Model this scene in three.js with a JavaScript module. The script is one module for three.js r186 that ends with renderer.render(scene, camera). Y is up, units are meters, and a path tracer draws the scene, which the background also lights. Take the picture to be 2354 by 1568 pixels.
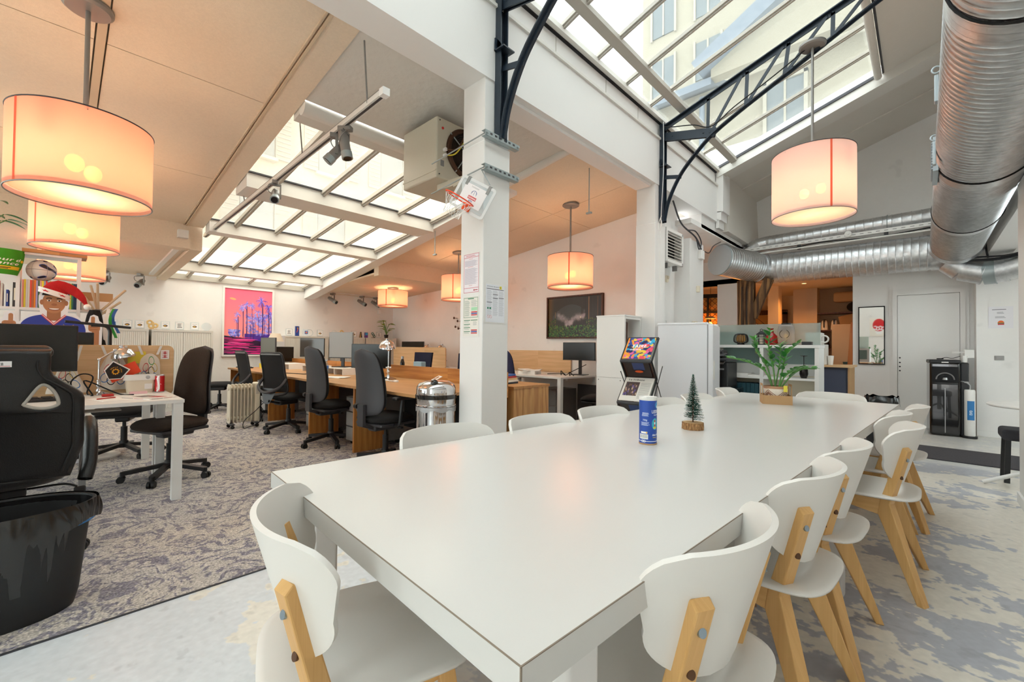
import * as THREE from 'three';
import { RoundedBoxGeometry } from 'three/addons/geometries/RoundedBoxGeometry.js';
import { mergeGeometries, mergeVertices, toCreasedNormals } from 'three/addons/utils/BufferGeometryUtils.js';
import { RectAreaLightUniformsLib } from 'three/addons/lights/RectAreaLightUniformsLib.js';

// ---------- camera, sky, exposure ----------
const scene = new THREE.Scene();
const camera = new THREE.PerspectiveCamera(2 * Math.atan(784 / 994.8) * 180 / Math.PI, 2354 / 1568, 0.05, 200);
camera.position.set(0, 1.165, 0);
camera.rotation.order = 'YXZ';
camera.rotation.set(0.01562, 0.76044, 0.01126);
const renderer = new THREE.WebGLRenderer();
renderer.toneMapping = THREE.LinearToneMapping;
renderer.toneMappingExposure = 3.3;
renderer.shadowMap.enabled = true;
RectAreaLightUniformsLib.init();
scene.background = new THREE.Color().setRGB(0.93, 0.97, 1.0);   // even overcast sky
scene.backgroundIntensity = 2.3;
const LAMP_CD = 0.11;                                             // each bulb of the fabric lamps

// ---------- helpers ----------
const V = (x, y, z) => new THREE.Vector3(x, y, z);
const PI = Math.PI;
function rng(seed) { let s = seed | 0; return () => { s = (s + 0x6d2b79f5) | 0; let t = Math.imul(s ^ (s >>> 15), 1 | s); t = (t + Math.imul(t ^ (t >>> 7), 61 | t)) ^ t; return ((t ^ (t >>> 14)) >>> 0) / 4294967296; }; }
const R0 = rng(7);
const lerp = (a, b, t) => a + (b - a) * t;
const clamp = (x, a = 0, b = 1) => Math.min(b, Math.max(a, x));
const sstep = (a, b, x) => { const t = clamp((x - a) / (b - a)); return t * t * (3 - 2 * t); };
// periodic value noise
function noise2(x, y, per, seed = 0) {
  const xi = Math.floor(x), yi = Math.floor(y), fx = x - xi, fy = y - yi;
  const h = (i, j) => { i = ((i % per) + per) % per; j = ((j % per) + per) % per; let n = Math.imul(i, 374761393) + Math.imul(j, 668265263) + Math.imul(seed, 974634777); n = Math.imul(n ^ (n >>> 13), 1274126177); return ((n ^ (n >>> 16)) >>> 0) / 4294967296; };
  const u = fx * fx * (3 - 2 * fx), v = fy * fy * (3 - 2 * fy);
  return lerp(lerp(h(xi, yi), h(xi + 1, yi), u), lerp(h(xi, yi + 1), h(xi + 1, yi + 1), u), v);
}
function fbm(x, y, per, oct, seed = 0) { let a = 0.5, s = 0, n = 0; for (let i = 0; i < oct; i++) { s += a * noise2(x, y, per, seed + i * 17); n += a; x *= 2; y *= 2; per *= 2; a *= 0.5; } return s / n; }
function tex(w, h, fn, size = 1, srgb = true) {       // fn(u, v) -> [r, g, b] 0..255; size = metres covered by one repeat
  const d = new Uint8Array(w * h * 4);
  for (let j = 0; j < h; j++) for (let i = 0; i < w; i++) { const c = fn((i + 0.5) / w, (j + 0.5) / h), o = (j * w + i) * 4; d[o] = clamp(c[0], 0, 255); d[o + 1] = clamp(c[1], 0, 255); d[o + 2] = clamp(c[2], 0, 255); d[o + 3] = 255; }
  const t = new THREE.DataTexture(d, w, h); t.magFilter = THREE.LinearFilter; t.wrapS = t.wrapT = THREE.RepeatWrapping;
  if (srgb) t.colorSpace = THREE.SRGBColorSpace;
  const s = Array.isArray(size) ? size : [size, size]; t.repeat.set(1 / s[0], 1 / s[1]); t.needsUpdate = true; return t;
}
function canvasTex(w, h, draw) { const c = document.createElement('canvas'); c.width = w; c.height = h; draw(c.getContext('2d'), w, h); const t = new THREE.CanvasTexture(c); t.colorSpace = THREE.SRGBColorSpace; return t; }
const mix3 = (a, b, t) => [lerp(a[0], b[0], t), lerp(a[1], b[1], t), lerp(a[2], b[2], t)];
const std = (color, roughness = 0.6, o = {}) => new THREE.MeshStandardMaterial({ color, roughness, ...o });
const phy = (color, roughness = 0.6, o = {}) => new THREE.MeshPhysicalMaterial({ color, roughness, ...o });

// geometry makers: all return non-indexed geometry
const flat = (g) => (g.index ? g.toNonIndexed() : g);
function at(g, x = 0, y = 0, z = 0, rx = 0, ry = 0, rz = 0) { g = flat(g); if (rx) g.rotateX(rx); if (rz) g.rotateZ(rz); if (ry) g.rotateY(ry); g.translate(x, y, z); return g; }
const bx = (w, h, d, x = 0, y = 0, z = 0, rx = 0, ry = 0, rz = 0) => at(new THREE.BoxGeometry(w, h, d), x, y, z, rx, ry, rz);
const rb = (w, h, d, r, x = 0, y = 0, z = 0, rx = 0, ry = 0, rz = 0, s = 2) => at(new RoundedBoxGeometry(w, h, d, s, Math.min(r, w / 2.01, h / 2.01, d / 2.01)), x, y, z, rx, ry, rz);
const bb = (x0, x1, y0, y1, z0, z1) => bx(Math.abs(x1 - x0), Math.abs(y1 - y0), Math.abs(z1 - z0), (x0 + x1) / 2, (y0 + y1) / 2, (z0 + z1) / 2);
const cy = (r0, r1, h, x = 0, y = 0, z = 0, seg = 24, rx = 0, ry = 0, rz = 0, open = false) => at(new THREE.CylinderGeometry(r1, r0, h, seg, 1, open), x, y, z, rx, ry, rz);   // r0 bottom, r1 top
const sp = (r, x = 0, y = 0, z = 0, sx = 1, sy = 1, sz = 1, a = 20, b = 14) => { const g = flat(new THREE.SphereGeometry(r, a, b)); g.scale(sx, sy, sz); g.computeVertexNormals && fixN(g); g.translate(x, y, z); return g; };
function fixN(g) { const m = mergeVertices((() => { const k = new THREE.BufferGeometry(); k.setAttribute('position', g.attributes.position); return k; })(), 1e-5); m.computeVertexNormals(); const f = m.toNonIndexed(); g.setAttribute('normal', f.attributes.normal); return g; }
const la = (pts, x = 0, y = 0, z = 0, seg = 32, rx = 0, ry = 0, rz = 0) => at(toCreasedNormals(new THREE.LatheGeometry(pts.map((p) => new THREE.Vector2(Math.max(p[0], 0.00001), p[1])), seg), 0.6), x, y, z, rx, ry, rz);
const to = (R, r, x = 0, y = 0, z = 0, rx = 0, ry = 0, rz = 0, s = 32, t = 8, arc = 2 * PI) => at(new THREE.TorusGeometry(R, r, t, s, arc), x, y, z, rx, ry, rz);
const tu = (pts, r, seg = 0, rad = 8, closed = false) => flat(new THREE.TubeGeometry(new THREE.CatmullRomCurve3(pts.map((p) => (p.isVector3 ? p : V(...p))), closed, 'centripetal'), seg || pts.length * 6, r, rad, closed));
const basis = (p, q) => { const d = q.clone().sub(p).normalize(); return new THREE.Quaternion().setFromUnitVectors(V(0, 1, 0), d); };
function rod(p, q, r, seg = 10, r2 = r) { p = p.isVector3 ? p : V(...p); q = q.isVector3 ? q : V(...q); const g = flat(new THREE.CylinderGeometry(r2, r, p.distanceTo(q), seg)); g.applyQuaternion(basis(p, q)); g.translate((p.x + q.x) / 2, (p.y + q.y) / 2, (p.z + q.z) / 2); return g; }
function bar(p, q, w, d, side = [0, 0, 1]) {                         // rectangular bar from p to q; d is its size along `side`, w across
  p = p.isVector3 ? p : V(...p); q = q.isVector3 ? q : V(...q);
  const y = q.clone().sub(p), L = y.length(); y.normalize(); const z = V(...side).addScaledVector(y, -V(...side).dot(y)).normalize(), x = y.clone().cross(z);
  const g = flat(new THREE.BoxGeometry(w, L, d)); g.applyMatrix4(new THREE.Matrix4().makeBasis(x, y, z)); g.translate((p.x + q.x) / 2, (p.y + q.y) / 2, (p.z + q.z) / 2); return g;
}
function ext(pts, depth, bev = 0, holes = [], curve = 12) {         // outline in xy, extruded along z from 0 to depth
  const s = Array.isArray(pts) ? new THREE.Shape(pts.map((p) => new THREE.Vector2(p[0], p[1]))) : pts; for (const h of holes) s.holes.push(Array.isArray(h) ? new THREE.Path(h.map((p) => new THREE.Vector2(p[0], p[1]))) : h);
  return flat(new THREE.ExtrudeGeometry(s, { depth: depth - 2 * bev, bevelEnabled: bev > 0, bevelSize: bev, bevelThickness: bev, bevelSegments: 2, bevelOffset: -bev, curveSegments: curve })).translate(0, 0, bev);
}
function rrect(w, h, r, x = 0, y = 0) { const s = new THREE.Shape(), a = x - w / 2, b = y - h / 2; s.moveTo(a + r, b); s.lineTo(a + w - r, b); s.absarc(a + w - r, b + r, r, -PI / 2, 0); s.lineTo(a + w, b + h - r); s.absarc(a + w - r, b + h - r, r, 0, PI / 2); s.lineTo(a + r, b + h); s.absarc(a + r, b + h - r, r, PI / 2, PI); s.lineTo(a, b + r); s.absarc(a + r, b + r, r, PI, 1.5 * PI); return s; }
function hexa(b, t) {                                                // four bottom and four top corners, same winding
  const q = [], P = (p) => q.push(...p), quad = (a, c, d, e) => { P(a); P(c); P(d); P(a); P(d); P(e); };
  quad(b[3], b[2], b[1], b[0]); quad(t[0], t[1], t[2], t[3]); for (let i = 0; i < 4; i++) { const j = (i + 1) % 4; quad(b[i], b[j], t[j], t[i]); }
  const g = new THREE.BufferGeometry(); g.setAttribute('position', new THREE.Float32BufferAttribute(q, 3)); g.computeVertexNormals(); return g;
}
const slab = (x0, x1, z0, z1, hf, t) => hexa([[x0, hf(x0), z0], [x0, hf(x0), z1], [x1, hf(x1), z1], [x1, hf(x1), z0]], [[x0, hf(x0) + t, z0], [x0, hf(x0) + t, z1], [x1, hf(x1) + t, z1], [x1, hf(x1) + t, z0]]);
function gridGeo(nu, nv, fn, closeU = false) {                       // smooth surface fn(u, v) -> [x, y, z]
  const pos = [], uv = [], idx = []; for (let j = 0; j <= nv; j++) for (let i = 0; i <= nu; i++) { pos.push(...fn(i / nu, j / nv)); uv.push(i / nu, j / nv); }
  for (let j = 0; j < nv; j++) for (let i = 0; i < nu; i++) { const a = j * (nu + 1) + i, b = a + 1, c = a + nu + 1, d = c + 1; idx.push(a, b, d, a, d, c); }
  const g = new THREE.BufferGeometry(); g.setAttribute('position', new THREE.Float32BufferAttribute(pos, 3)); g.setAttribute('uv', new THREE.Float32BufferAttribute(uv, 2)); g.setIndex(idx);
  g.computeVertexNormals();
  if (closeU) { const n = g.attributes.normal; for (let j = 0; j <= nv; j++) { const a = j * (nu + 1), b = a + nu, x = n.getX(a) + n.getX(b), y = n.getY(a) + n.getY(b), z = n.getZ(a) + n.getZ(b), l = Math.hypot(x, y, z) || 1; n.setXYZ(a, x / l, y / l, z / l); n.setXYZ(b, x / l, y / l, z / l); } }
  return flat(g);
}
// closed thick sheet from a surface fn and a per-point offset vector
function shell(nu, nv, fn, off) {
  const outer = gridGeo(nu, nv, fn), inner = gridGeo(nu, nv, (u, v) => { const p = fn(1 - u, v), o = off(1 - u, v); return [p[0] + o[0], p[1] + o[1], p[2] + o[2]]; });
  const edge = (path) => gridGeo(path.length - 1, 1, (s, t) => { const [u, v] = path[Math.round(s * (path.length - 1))], p = fn(u, v), o = off(u, v); return [p[0] + o[0] * t, p[1] + o[1] * t, p[2] + o[2] * t]; });
  const L = []; for (let i = 0; i <= nu; i++) L.push([i / nu, 0]); for (let j = 1; j <= nv; j++) L.push([1, j / nv]); for (let i = nu - 1; i >= 0; i--) L.push([i / nu, 1]); for (let j = nv - 1; j >= 0; j--) L.push([0, j / nv]);
  return [outer, inner, edge(L.reverse())];
}
function boxUV(g, grain = 'y') {
  const p = g.attributes.position, n = g.attributes.normal, uv = new Float32Array(p.count * 2), G = 'xyz'.indexOf(grain), c = [0, 0, 0];
  for (let i = 0; i < p.count; i += 3) {
    let ax = 0, ay = 0, az = 0; for (let k = 0; k < 3; k++) { ax += Math.abs(n.getX(i + k)); ay += Math.abs(n.getY(i + k)); az += Math.abs(n.getZ(i + k)); }
    const D = ax >= ay && ax >= az ? 0 : ay >= az ? 1 : 2, r = [0, 1, 2].filter((k) => k !== D), vA = r.includes(G) ? G : r[1], uA = r.find((k) => k !== vA);
    for (let k = 0; k < 3; k++) { c[0] = p.getX(i + k); c[1] = p.getY(i + k); c[2] = p.getZ(i + k); uv[(i + k) * 2] = c[uA]; uv[(i + k) * 2 + 1] = c[vA]; }
  }
  g.setAttribute('uv', new THREE.BufferAttribute(uv, 2)); return g;
}
function mg(list) {
  list = (Array.isArray(list) ? list : [list]).flat(9).map((g) => { g = flat(g); if (!g.attributes.normal) g.computeVertexNormals(); if (!g.attributes.uv) g.setAttribute('uv', new THREE.BufferAttribute(new Float32Array(g.attributes.position.count * 2), 2)); for (const k of Object.keys(g.attributes)) if (!['position', 'normal', 'uv'].includes(k)) g.deleteAttribute(k); g.morphAttributes = {}; return g; });
  return list.length === 1 ? list[0] : mergeGeometries(list);
}
// names and things
const taken = new Map();
function numbered(name) { const n = taken.get(name) ?? 0; taken.set(name, n + 1); return n ? name + '_' + String(n).padStart(3, '0') : name; }
function mesh(name, geos, mat, parent, { grain = 'y', uv = false } = {}) {
  let g = geos.isBufferGeometry && geos.userData.ready ? geos : mg(geos);
  if (!uv && !g.userData.ready) boxUV(g, grain);
  g.userData.ready = true;
  const m = new THREE.Mesh(g, mat); m.name = parent === scene ? numbered(name) : name; m.castShadow = m.receiveShadow = true; parent.add(m); return m;
}
function tag(o, label, category, group, kind) { Object.assign(o.userData, { label, category }); if (group) o.userData.group = group; if (kind) o.userData.kind = kind; return o; }
function thing(name, label, category, pos = [0, 0, 0], ry = 0, group) { const o = new THREE.Group(); o.name = numbered(name); scene.add(o); o.position.set(...pos); o.rotation.y = ry; return tag(o, label, category, group); }
function solo(name, label, category, geos, mat, pos = [0, 0, 0], ry = 0, group, opt) { const m = mesh(name, geos, mat, scene, opt); m.position.set(...pos); m.rotation.y = ry; return tag(m, label, category, group); }
function dup(o, pos, ry, label, group) { const c = o.clone(); c.name = numbered(o.name.replace(/_\d{3}$/, '')); c.userData = { ...o.userData }; if (label) c.userData.label = label; if (group) c.userData.group = group; scene.add(c); c.position.set(...pos); c.rotation.y = ry; return c; }
function struct(name, geos, mat, opt) { const m = mesh(name, geos, mat, scene, opt); m.userData.kind = 'structure'; return m; }
function structGroup(name) { const o = new THREE.Group(); o.name = numbered(name); o.userData.kind = 'structure'; scene.add(o); return o; }
// ---------- textures and materials ----------
function woodTex(light, dark, { size = [0.4, 1.6], seed = 1, rings = 9, fig = 0.25, fine = 0.2, w = 256, h = 512 } = {}) {   // grain along v
  return tex(w, h, (u, v) => {
    const wob = fbm(u * 3, v * 2, 4, 3, seed) * 0.5, r = 0.5 + 0.5 * Math.sin((u * rings + wob * 3) * 2 * PI * 0.999);
    const f = fbm(u * 96, v * 6, 96, 2, seed + 5), big = fbm(u * 4, v * 2, 4, 3, seed + 9);
    return mix3(light, dark, clamp(r * fig + (f - 0.5) * fine * 2 + (big - 0.5) * 0.6 + 0.2));
  }, size);
}
const T = {
  birch: woodTex([226, 181, 118], [203, 152, 88], { seed: 3, rings: 4, fig: 0.22, size: [0.16, 1.0] }),
  cherry: woodTex([205, 144, 74], [150, 88, 36], { seed: 11, rings: 7, fig: 0.35, fine: 0.3, size: [0.5, 1.4] }),
  benchTop: woodTex([196, 152, 103], [160, 112, 66], { seed: 15, rings: 8, fig: 0.25, size: [0.6, 1.6] }),
  acacia: woodTex([207, 158, 100], [160, 107, 60], { seed: 21, rings: 5, fig: 0.5, fine: 0.3, size: [0.5, 0.9] }),
  oakLight: woodTex([222, 186, 142], [196, 156, 110], { seed: 31, rings: 10, fig: 0.25, fine: 0.35, size: [0.7, 1.5] }),
  oldWood: woodTex([158, 116, 72], [64, 42, 24], { seed: 41, rings: 6, fig: 0.7, fine: 0.5, size: [0.5, 1.3] }),
  darkWood: woodTex([92, 48, 26], [52, 26, 14], { seed: 45, rings: 5, fig: 0.5, size: [0.3, 1.0] }),
};
const carpetFn = (u, v) => {
  const w = fbm(u * 20, v * 20, 20, 2, 90) - 0.5, a = fbm(u * 150 + w * 14, v * 64, 150, 4, 2), b = fbm(u * 58, v * 150 + w * 14, 150, 4, 8), c = fbm(u * 14, v * 14, 14, 3, 15), k = noise2(u * 420, v * 420, 420, 21);
  const s = Math.max(sstep(0.545, 0.64, a * 0.7 + c * 0.3 + (k - 0.5) * 0.1), sstep(0.555, 0.65, b * 0.7 + (1 - c) * 0.3 + (k - 0.5) * 0.1) * 0.95);
  return [s * (0.45 + 0.55 * k), noise2(u * 640, v * 640, 640, 4), fbm(u * 5, v * 5, 5, 3, 40)];
};
T.carpet = tex(1536, 1536, (u, v) => { const [s, g, w] = carpetFn(u, v); const base = mix3([194, 183, 169], [178, 174, 173], w); const c = mix3(base, [104, 100, 116], clamp(s * 0.95)); const k = 0.78 + g * 0.44; return [c[0] * k, c[1] * k, c[2] * k]; }, 3.2);
T.carpetBump = tex(512, 512, (u, v) => { const g = noise2(u * 160, v * 160, 160, 4) * 150 + noise2(u * 250, v * 90, 250, 5) * 105; return [g, g, g]; }, 0.8, false);
// painted concrete of the nave: worn white-grey paint over cream and grey screed, laid out as in the place. uv = metres (x, -z)
const FX0 = -2.6, FW = 6, FZ0 = -4, FH = 14;
T.floor = tex(1024, 2048, (u, v) => {
  const x = FX0 + u * FW, z = FZ0 + v * FH;                       // z here = distance into the hall
  const nx = x * 2.6, nz = z * 2.6 + 40, xx = nx + 40;
  const warp = fbm(xx * 2, nz * 2, 512, 3, 60) - 0.5, n = fbm(xx * 1.0 + warp * 1.5, nz * 1.35 - warp * 1.5, 512, 5, 61), m = fbm(xx * 0.3, nz * 0.3, 512, 2, 70), sp = fbm(xx * 7, nz * 9, 1024, 3, 66);
  const right = sstep(-1.75, -0.95, x + (m - 0.5) * 0.8);         // which coat the area carries
  const cream = [226, 219, 207], grey = [172, 174, 183], white = [212, 216, 220];
  const fr = fbm(xx * 16, nz * 22, 2048, 3, 68) - 0.5, worn = sstep(0.566, 0.578, n + (sp - 0.5) * 0.34 + fr * 0.16), rareCream = sstep(0.63, 0.645, n + (sp - 0.5) * 0.34 + fr * 0.14);
  let c = mix3(mix3(white, [228, 223, 212], rareCream), mix3(cream, grey, worn * 0.9), right);
  const far = sstep(6.3, 6.45, z); c = mix3(c, [214, 213, 209], far * 0.8);
  const k = 0.955 + 0.09 * fbm(xx * 20, nz * 20, 1024, 3, 77), d = sstep(0.7, 0.78, sp) * 0.06; return [c[0] * (k - d), c[1] * (k - d), c[2] * (k - d)];
}, [FW, FH]);
T.floor.wrapS = T.floor.wrapT = THREE.ClampToEdgeWrapping;
T.grain = tex(256, 256, (u, v) => { const g = 128 + (noise2(u * 128, v * 128, 128, 1) - 0.5) * 160 + (noise2(u * 64, v * 64, 64, 2) - 0.5) * 90; return [g, g, g]; }, 0.25, false);
T.weave = tex(256, 256, (u, v) => { const a = Math.sin(u * 64 * 2 * PI), b = Math.sin(v * 64 * 2 * PI), g = 128 + 60 * a * (b > 0 ? 1 : -1) + (noise2(u * 128, v * 128, 128, 3) - 0.5) * 80; return [g, g, g]; }, 0.16, false);
T.plaster = tex(512, 512, (u, v) => { const g = 255 * fbm(u * 24, v * 24, 24, 5, 5); return [g, g, g]; }, 1.2, false);
T.speckle = (a, b, seed = 1, n = 256) => tex(256, 256, (u, v) => mix3(a, b, clamp(noise2(u * n, v * n, n, seed) * 0.7 + noise2(u * n / 2, v * n / 2, n / 2, seed + 3) * 0.5 - 0.1)), 0.3);
T.zinc = tex(512, 512, (u, v) => { const a = fbm(u * 18, v * 18, 18, 3, 9), b = noise2(u * 40, v * 40, 40, 12), g = 214 + (a - 0.5) * 26 + (Math.floor(b * 5) / 5 - 0.4) * 14; return [g, g + 2, g + 4]; }, 0.7);
T.zincRough = tex(512, 512, (u, v) => { const a = fbm(u * 14, v * 14, 14, 4, 19), g = 72 + a * 50; return [g, g, g]; }, 0.7, false);
T.wall = tex(512, 512, (u, v) => { const a = fbm(u * 5, v * 5, 5, 5, 33), s = sstep(0.72, 0.8, fbm(u * 11, v * 11, 11, 4, 36)); const k = 0.97 + 0.05 * a - 0.03 * s; return [238 * k, 236 * k, 233 * k]; }, 3.1);
T.ceil = tex(512, 512, (u, v) => { const a = fbm(u * 4, v * 4, 4, 5, 53), s = noise2(u * 256, v * 256, 256, 3); const k = 0.95 + 0.06 * a + 0.03 * s; return [229 * k, 210 * k, 186 * k]; }, 2.3);

const M = {
  wall: std(0xffffff, 0.75, { map: T.wall, bumpMap: T.plaster, bumpScale: 0.0012 }),
  paint: std(0xe8e6e3, 0.55, { bumpMap: T.plaster, bumpScale: 0.0006 }),
  gloss: std(0xe9e8e5, 0.38),
  ceil: std(0xffffff, 0.85, { map: T.ceil, bumpMap: T.grain, bumpScale: 0.0004 }),
  plasterGrey: std(0xd6d2ca, 0.85, { bumpMap: T.plaster, bumpScale: 0.004 }),
  roofGrey: std(0xdad5cc, 0.85, { bumpMap: T.plaster, bumpScale: 0.002 }),
  barGrey: std(0xb6b0a6, 0.6), barWhite: std(0xdedbd4, 0.5), batten: std(0xcdb79b, 0.7),
  carpet: std(0xffffff, 1, { map: T.carpet, bumpMap: T.carpetBump, bumpScale: 0.004 }),
  floor: std(0xffffff, 0.32, { map: T.floor, bumpMap: T.plaster, bumpScale: 0.0006 }),
  mat: std(0xb0aeb4, 1, { map: T.speckle([128, 126, 130], [70, 68, 72], 4), bumpMap: T.grain, bumpScale: 0.002 }),
  birch: std(0xffffff, 0.45, { map: T.birch }), cherry: std(0xffffff, 0.42, { map: T.cherry }), benchTop: std(0xffffff, 0.4, { map: T.benchTop }), acacia: std(0xffffff, 0.5, { map: T.acacia }),
  oak: std(0xffffff, 0.55, { map: T.oakLight }), oldWood: std(0xffffff, 0.85, { map: T.oldWood, bumpMap: T.plaster, bumpScale: 0.01 }), darkWood: std(0xffffff, 0.5, { map: T.darkWood }),
  chairWhite: std(0xe6e2dc, 0.42), tableWhite: std(0xdedcd8, 0.22, { bumpMap: T.grain, bumpScale: 0.00006 }), tableEdge: std(0xd2d0cc, 0.35), edgeBrown: std(0x8d7f70, 0.7), legWhite: std(0xdcd9d6, 0.4),
  black: std(0x141416, 0.5), blackMatte: std(0x17171a, 0.85), blackGloss: phy(0x0c0c0e, 0.12, { clearcoat: 0.6 }), blackPlastic: std(0x1a1a1d, 0.42), darkGrey: std(0x3b3b3f, 0.5), screen: std(0x15130f, 0.25), midGrey: std(0x7d7c7c, 0.5), silver: std(0xb6b6b8, 0.35, { metalness: 0.6 }),
  fabricBlack: std(0xffffff, 0.95, { map: T.speckle([34, 32, 31], [16, 16, 18], 6), bumpMap: T.weave, bumpScale: 0.001 }), fabricBrown: std(0xffffff, 0.95, { map: T.speckle([70, 52, 38], [28, 22, 20], 8), bumpMap: T.weave, bumpScale: 0.001 }), fabricNavy: std(0xffffff, 0.95, { map: T.speckle([36, 38, 66], [18, 20, 40], 9), bumpMap: T.weave, bumpScale: 0.001 }),
  meshBlack: std(0x161618, 0.9, { bumpMap: T.weave, bumpScale: 0.002 }), leather: std(0x161618, 0.38, { bumpMap: T.grain, bumpScale: 0.0008 }),
  chrome: std(0xd8d8da, 0.07, { metalness: 1 }), steel: std(0xb9b9bb, 0.22, { metalness: 1 }), zinc: std(0xffffff, 1, { map: T.zinc, roughnessMap: T.zincRough, metalness: 1 }), zincCap: std(0xb8c2c8, 0.45, { metalness: 0.55 }),
  iron: std(0x1f2b38, 0.4, { bumpMap: T.grain, bumpScale: 0.0008 }), galv: std(0xa7b2b4, 0.4, { metalness: 0.7 }), beigeMetal: std(0xc2bba9, 0.45), rust: std(0x4a3020, 0.6, { metalness: 0.5 }),
  metalGrey: std(0x8c8a87, 0.4, { metalness: 0.4 }), cupboard: std(0xdcdad2, 0.5), cupboardTrim: std(0xcfccc4, 0.5), heater: std(0xd6cebb, 0.4),
  red: std(0xb5231d, 0.5), orange: std(0xf05a1a, 0.5), orangeRed: std(0xf24a22, 0.6), yellow: std(0xe6d24a, 0.7), blue: std(0x2a5ca8, 0.5), green: std(0x2f9a3c, 0.6), white: std(0xeceae6, 0.5), paper: std(0xeceae6, 0.8), cream: std(0xe7dcc6, 0.7), teal: std(0x1f4a55, 0.6), cardboard: std(0xbb9468, 0.85, { bumpMap: T.grain, bumpScale: 0.0006 }), brown: std(0x5a3a22, 0.7),
  glassSky: phy(0xdcdfdd, 0.18, { transmission: 1, thickness: 0, ior: 1.45 }), glassMilk: phy(0xedeae1, 0.3, { transmission: 1, thickness: 0, ior: 1.45 }), glass: phy(0xf2f6f4, 0.02, { transmission: 1, thickness: 0, ior: 1.5 }), glassFrost: phy(0xdfe8e4, 0.5, { transmission: 0.85, thickness: 0, ior: 1.5 }), acrylic: phy(0xf4f8fa, 0.05, { transmission: 0.9, thickness: 0, ior: 1.45 }), glassTeal: phy(0x9fb9b6, 0.6, { transmission: 0.4, thickness: 0, ior: 1.5 }), bottle: phy(0xdfeaf2, 0.06, { transmission: 0.9, thickness: 0, ior: 1.3 }), glassRed: phy(0xb3201f, 0.12, { transmission: 0.35, thickness: 0, ior: 1.45 }), glassDark: phy(0x1a1416, 0.08, { transmission: 0.2, thickness: 0 }),
  shade: phy(0xf1b5a2, 0.88, { transmission: 0.55, thickness: 0, ior: 1.2, specularIntensity: 0.2 }), shadePale: phy(0xefd0ca, 0.88, { transmission: 0.55, thickness: 0, ior: 1.2, specularIntensity: 0.2 }), diffuser: phy(0xfff2e4, 0.97, { transmission: 0.6, thickness: 0, ior: 1.2, specularIntensity: 0.2 }), seam: phy(0xf0785c, 0.95, { transmission: 0.3, thickness: 0, ior: 1.2 }), bulb: std(0xfff0d0, 0.5, { emissive: 0xffc04a, emissiveIntensity: 2.4 }),
  foliage: phy(0x4f9a3e, 0.35, { transmission: 0.15, thickness: 0 }), foliageDark: phy(0x2f7a33, 0.35, { transmission: 0.15, thickness: 0 }), stem: std(0x5a8a45, 0.5), soil: std(0x2c2018, 1), leafLime: phy(0x9cab2e, 0.5, { transmission: 0.2, thickness: 0 }),
  facade: std(0x8f8878, 0.9, { bumpMap: T.plaster, bumpScale: 0.01 }), facadeTrim: std(0x9a9486, 0.9), facadeWin: std(0x5c6366, 0.25), zincRoof: std(0x666f7a, 0.5), shutter: std(0x7d7a72, 0.7),
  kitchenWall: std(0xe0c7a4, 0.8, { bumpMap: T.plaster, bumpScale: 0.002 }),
  screw: std(0x9fb0bd, 0.25, { metalness: 0.9 }), binBlack: std(0x1b1d20, 0.55), bagBlack: phy(0x0d0e11, 0.22, { clearcoat: 0.5, clearcoatRoughness: 0.2 }), fridge: std(0xe3e4e8, 0.35),
};
// ---------- the building ----------
T.floor.repeat.set(1 / FW, -1 / FH); T.floor.offset.set(-FX0 / FW, -FZ0 / FH);
const XF = -2.37, XB = -2.63, XP = -9.9, ZB = -5.95, ZG = -9.3;
const hA = (x) => 3.564 + 0.116 * x;                 // aisle roof
const hN = (x) => 4.03 + 0.333 * (x + 2.37);         // nave roof
const hD = (x) => 2.475 + 0.043 * (x + 7.2);         // dropped ceiling at the far end of the aisle
const ZEND = 3.2;                                    // wall behind the camera

struct('floor', bb(-2.485, 4, -0.12, 0, ZEND, -13), M.floor);
{ // carpet laid over the aisle
  struct('floor', [bb(-10.1, -2.485, -0.12, 0.004, ZEND, -6.1)], M.carpet);
  struct('trim_1', bb(-2.489, -2.481, 0, 0.006, ZEND, -6), M.darkGrey);
}
struct('wall_left', bb(XP - 0.2, XP, 0, 3.0, ZEND, ZB - 0.2), M.wall);
struct('wall_back', bb(XP - 0.2, XB, 0, 3.6, ZB, ZB - 0.2), M.wall);
// street front behind the camera: glazed bays between piers
struct('wall_front', [bb(XP - 0.2, 1.2, 0, 0.45, ZEND, ZEND + 0.2), bb(XP - 0.2, XB, 2.5, 3.6, ZEND, ZEND + 0.2), bb(XB, 1.2, 3.1, 5.3, ZEND, ZEND + 0.2), ...[[-10.1, -9.85, 2.5], [-7.9, -7.65, 2.5], [-5.6, -5.35, 2.5], [-3.1, -0.95, 2.5], [-2.63, -0.95, 3.1], [0.3, 1.2, 3.1]].map(([a, b, y]) => bb(a, b, y > 3 && a < -2 ? 2.5 : 0.45, y, ZEND, ZEND + 0.2))], M.wall);
{ const g = structGroup('window_3'); for (const [a, b, y] of [[-9.85, -7.9, 2.5], [-7.65, -5.6, 2.5], [-5.35, -3.1, 2.5], [-0.95, 0.3, 3.1]]) { mesh('pane', bb(a, b, 0.45, y, ZEND + 0.1, ZEND + 0.105), M.glass, g); mesh('mullion', bb((a + b) / 2 - 0.025, (a + b) / 2 + 0.025, 0.45, y, ZEND + 0.07, ZEND + 0.14), M.barWhite, g); } }
struct('ground', bb(-30, 30, -0.3, -0.15, ZEND + 0.2, 30), M.roofGrey);
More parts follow.
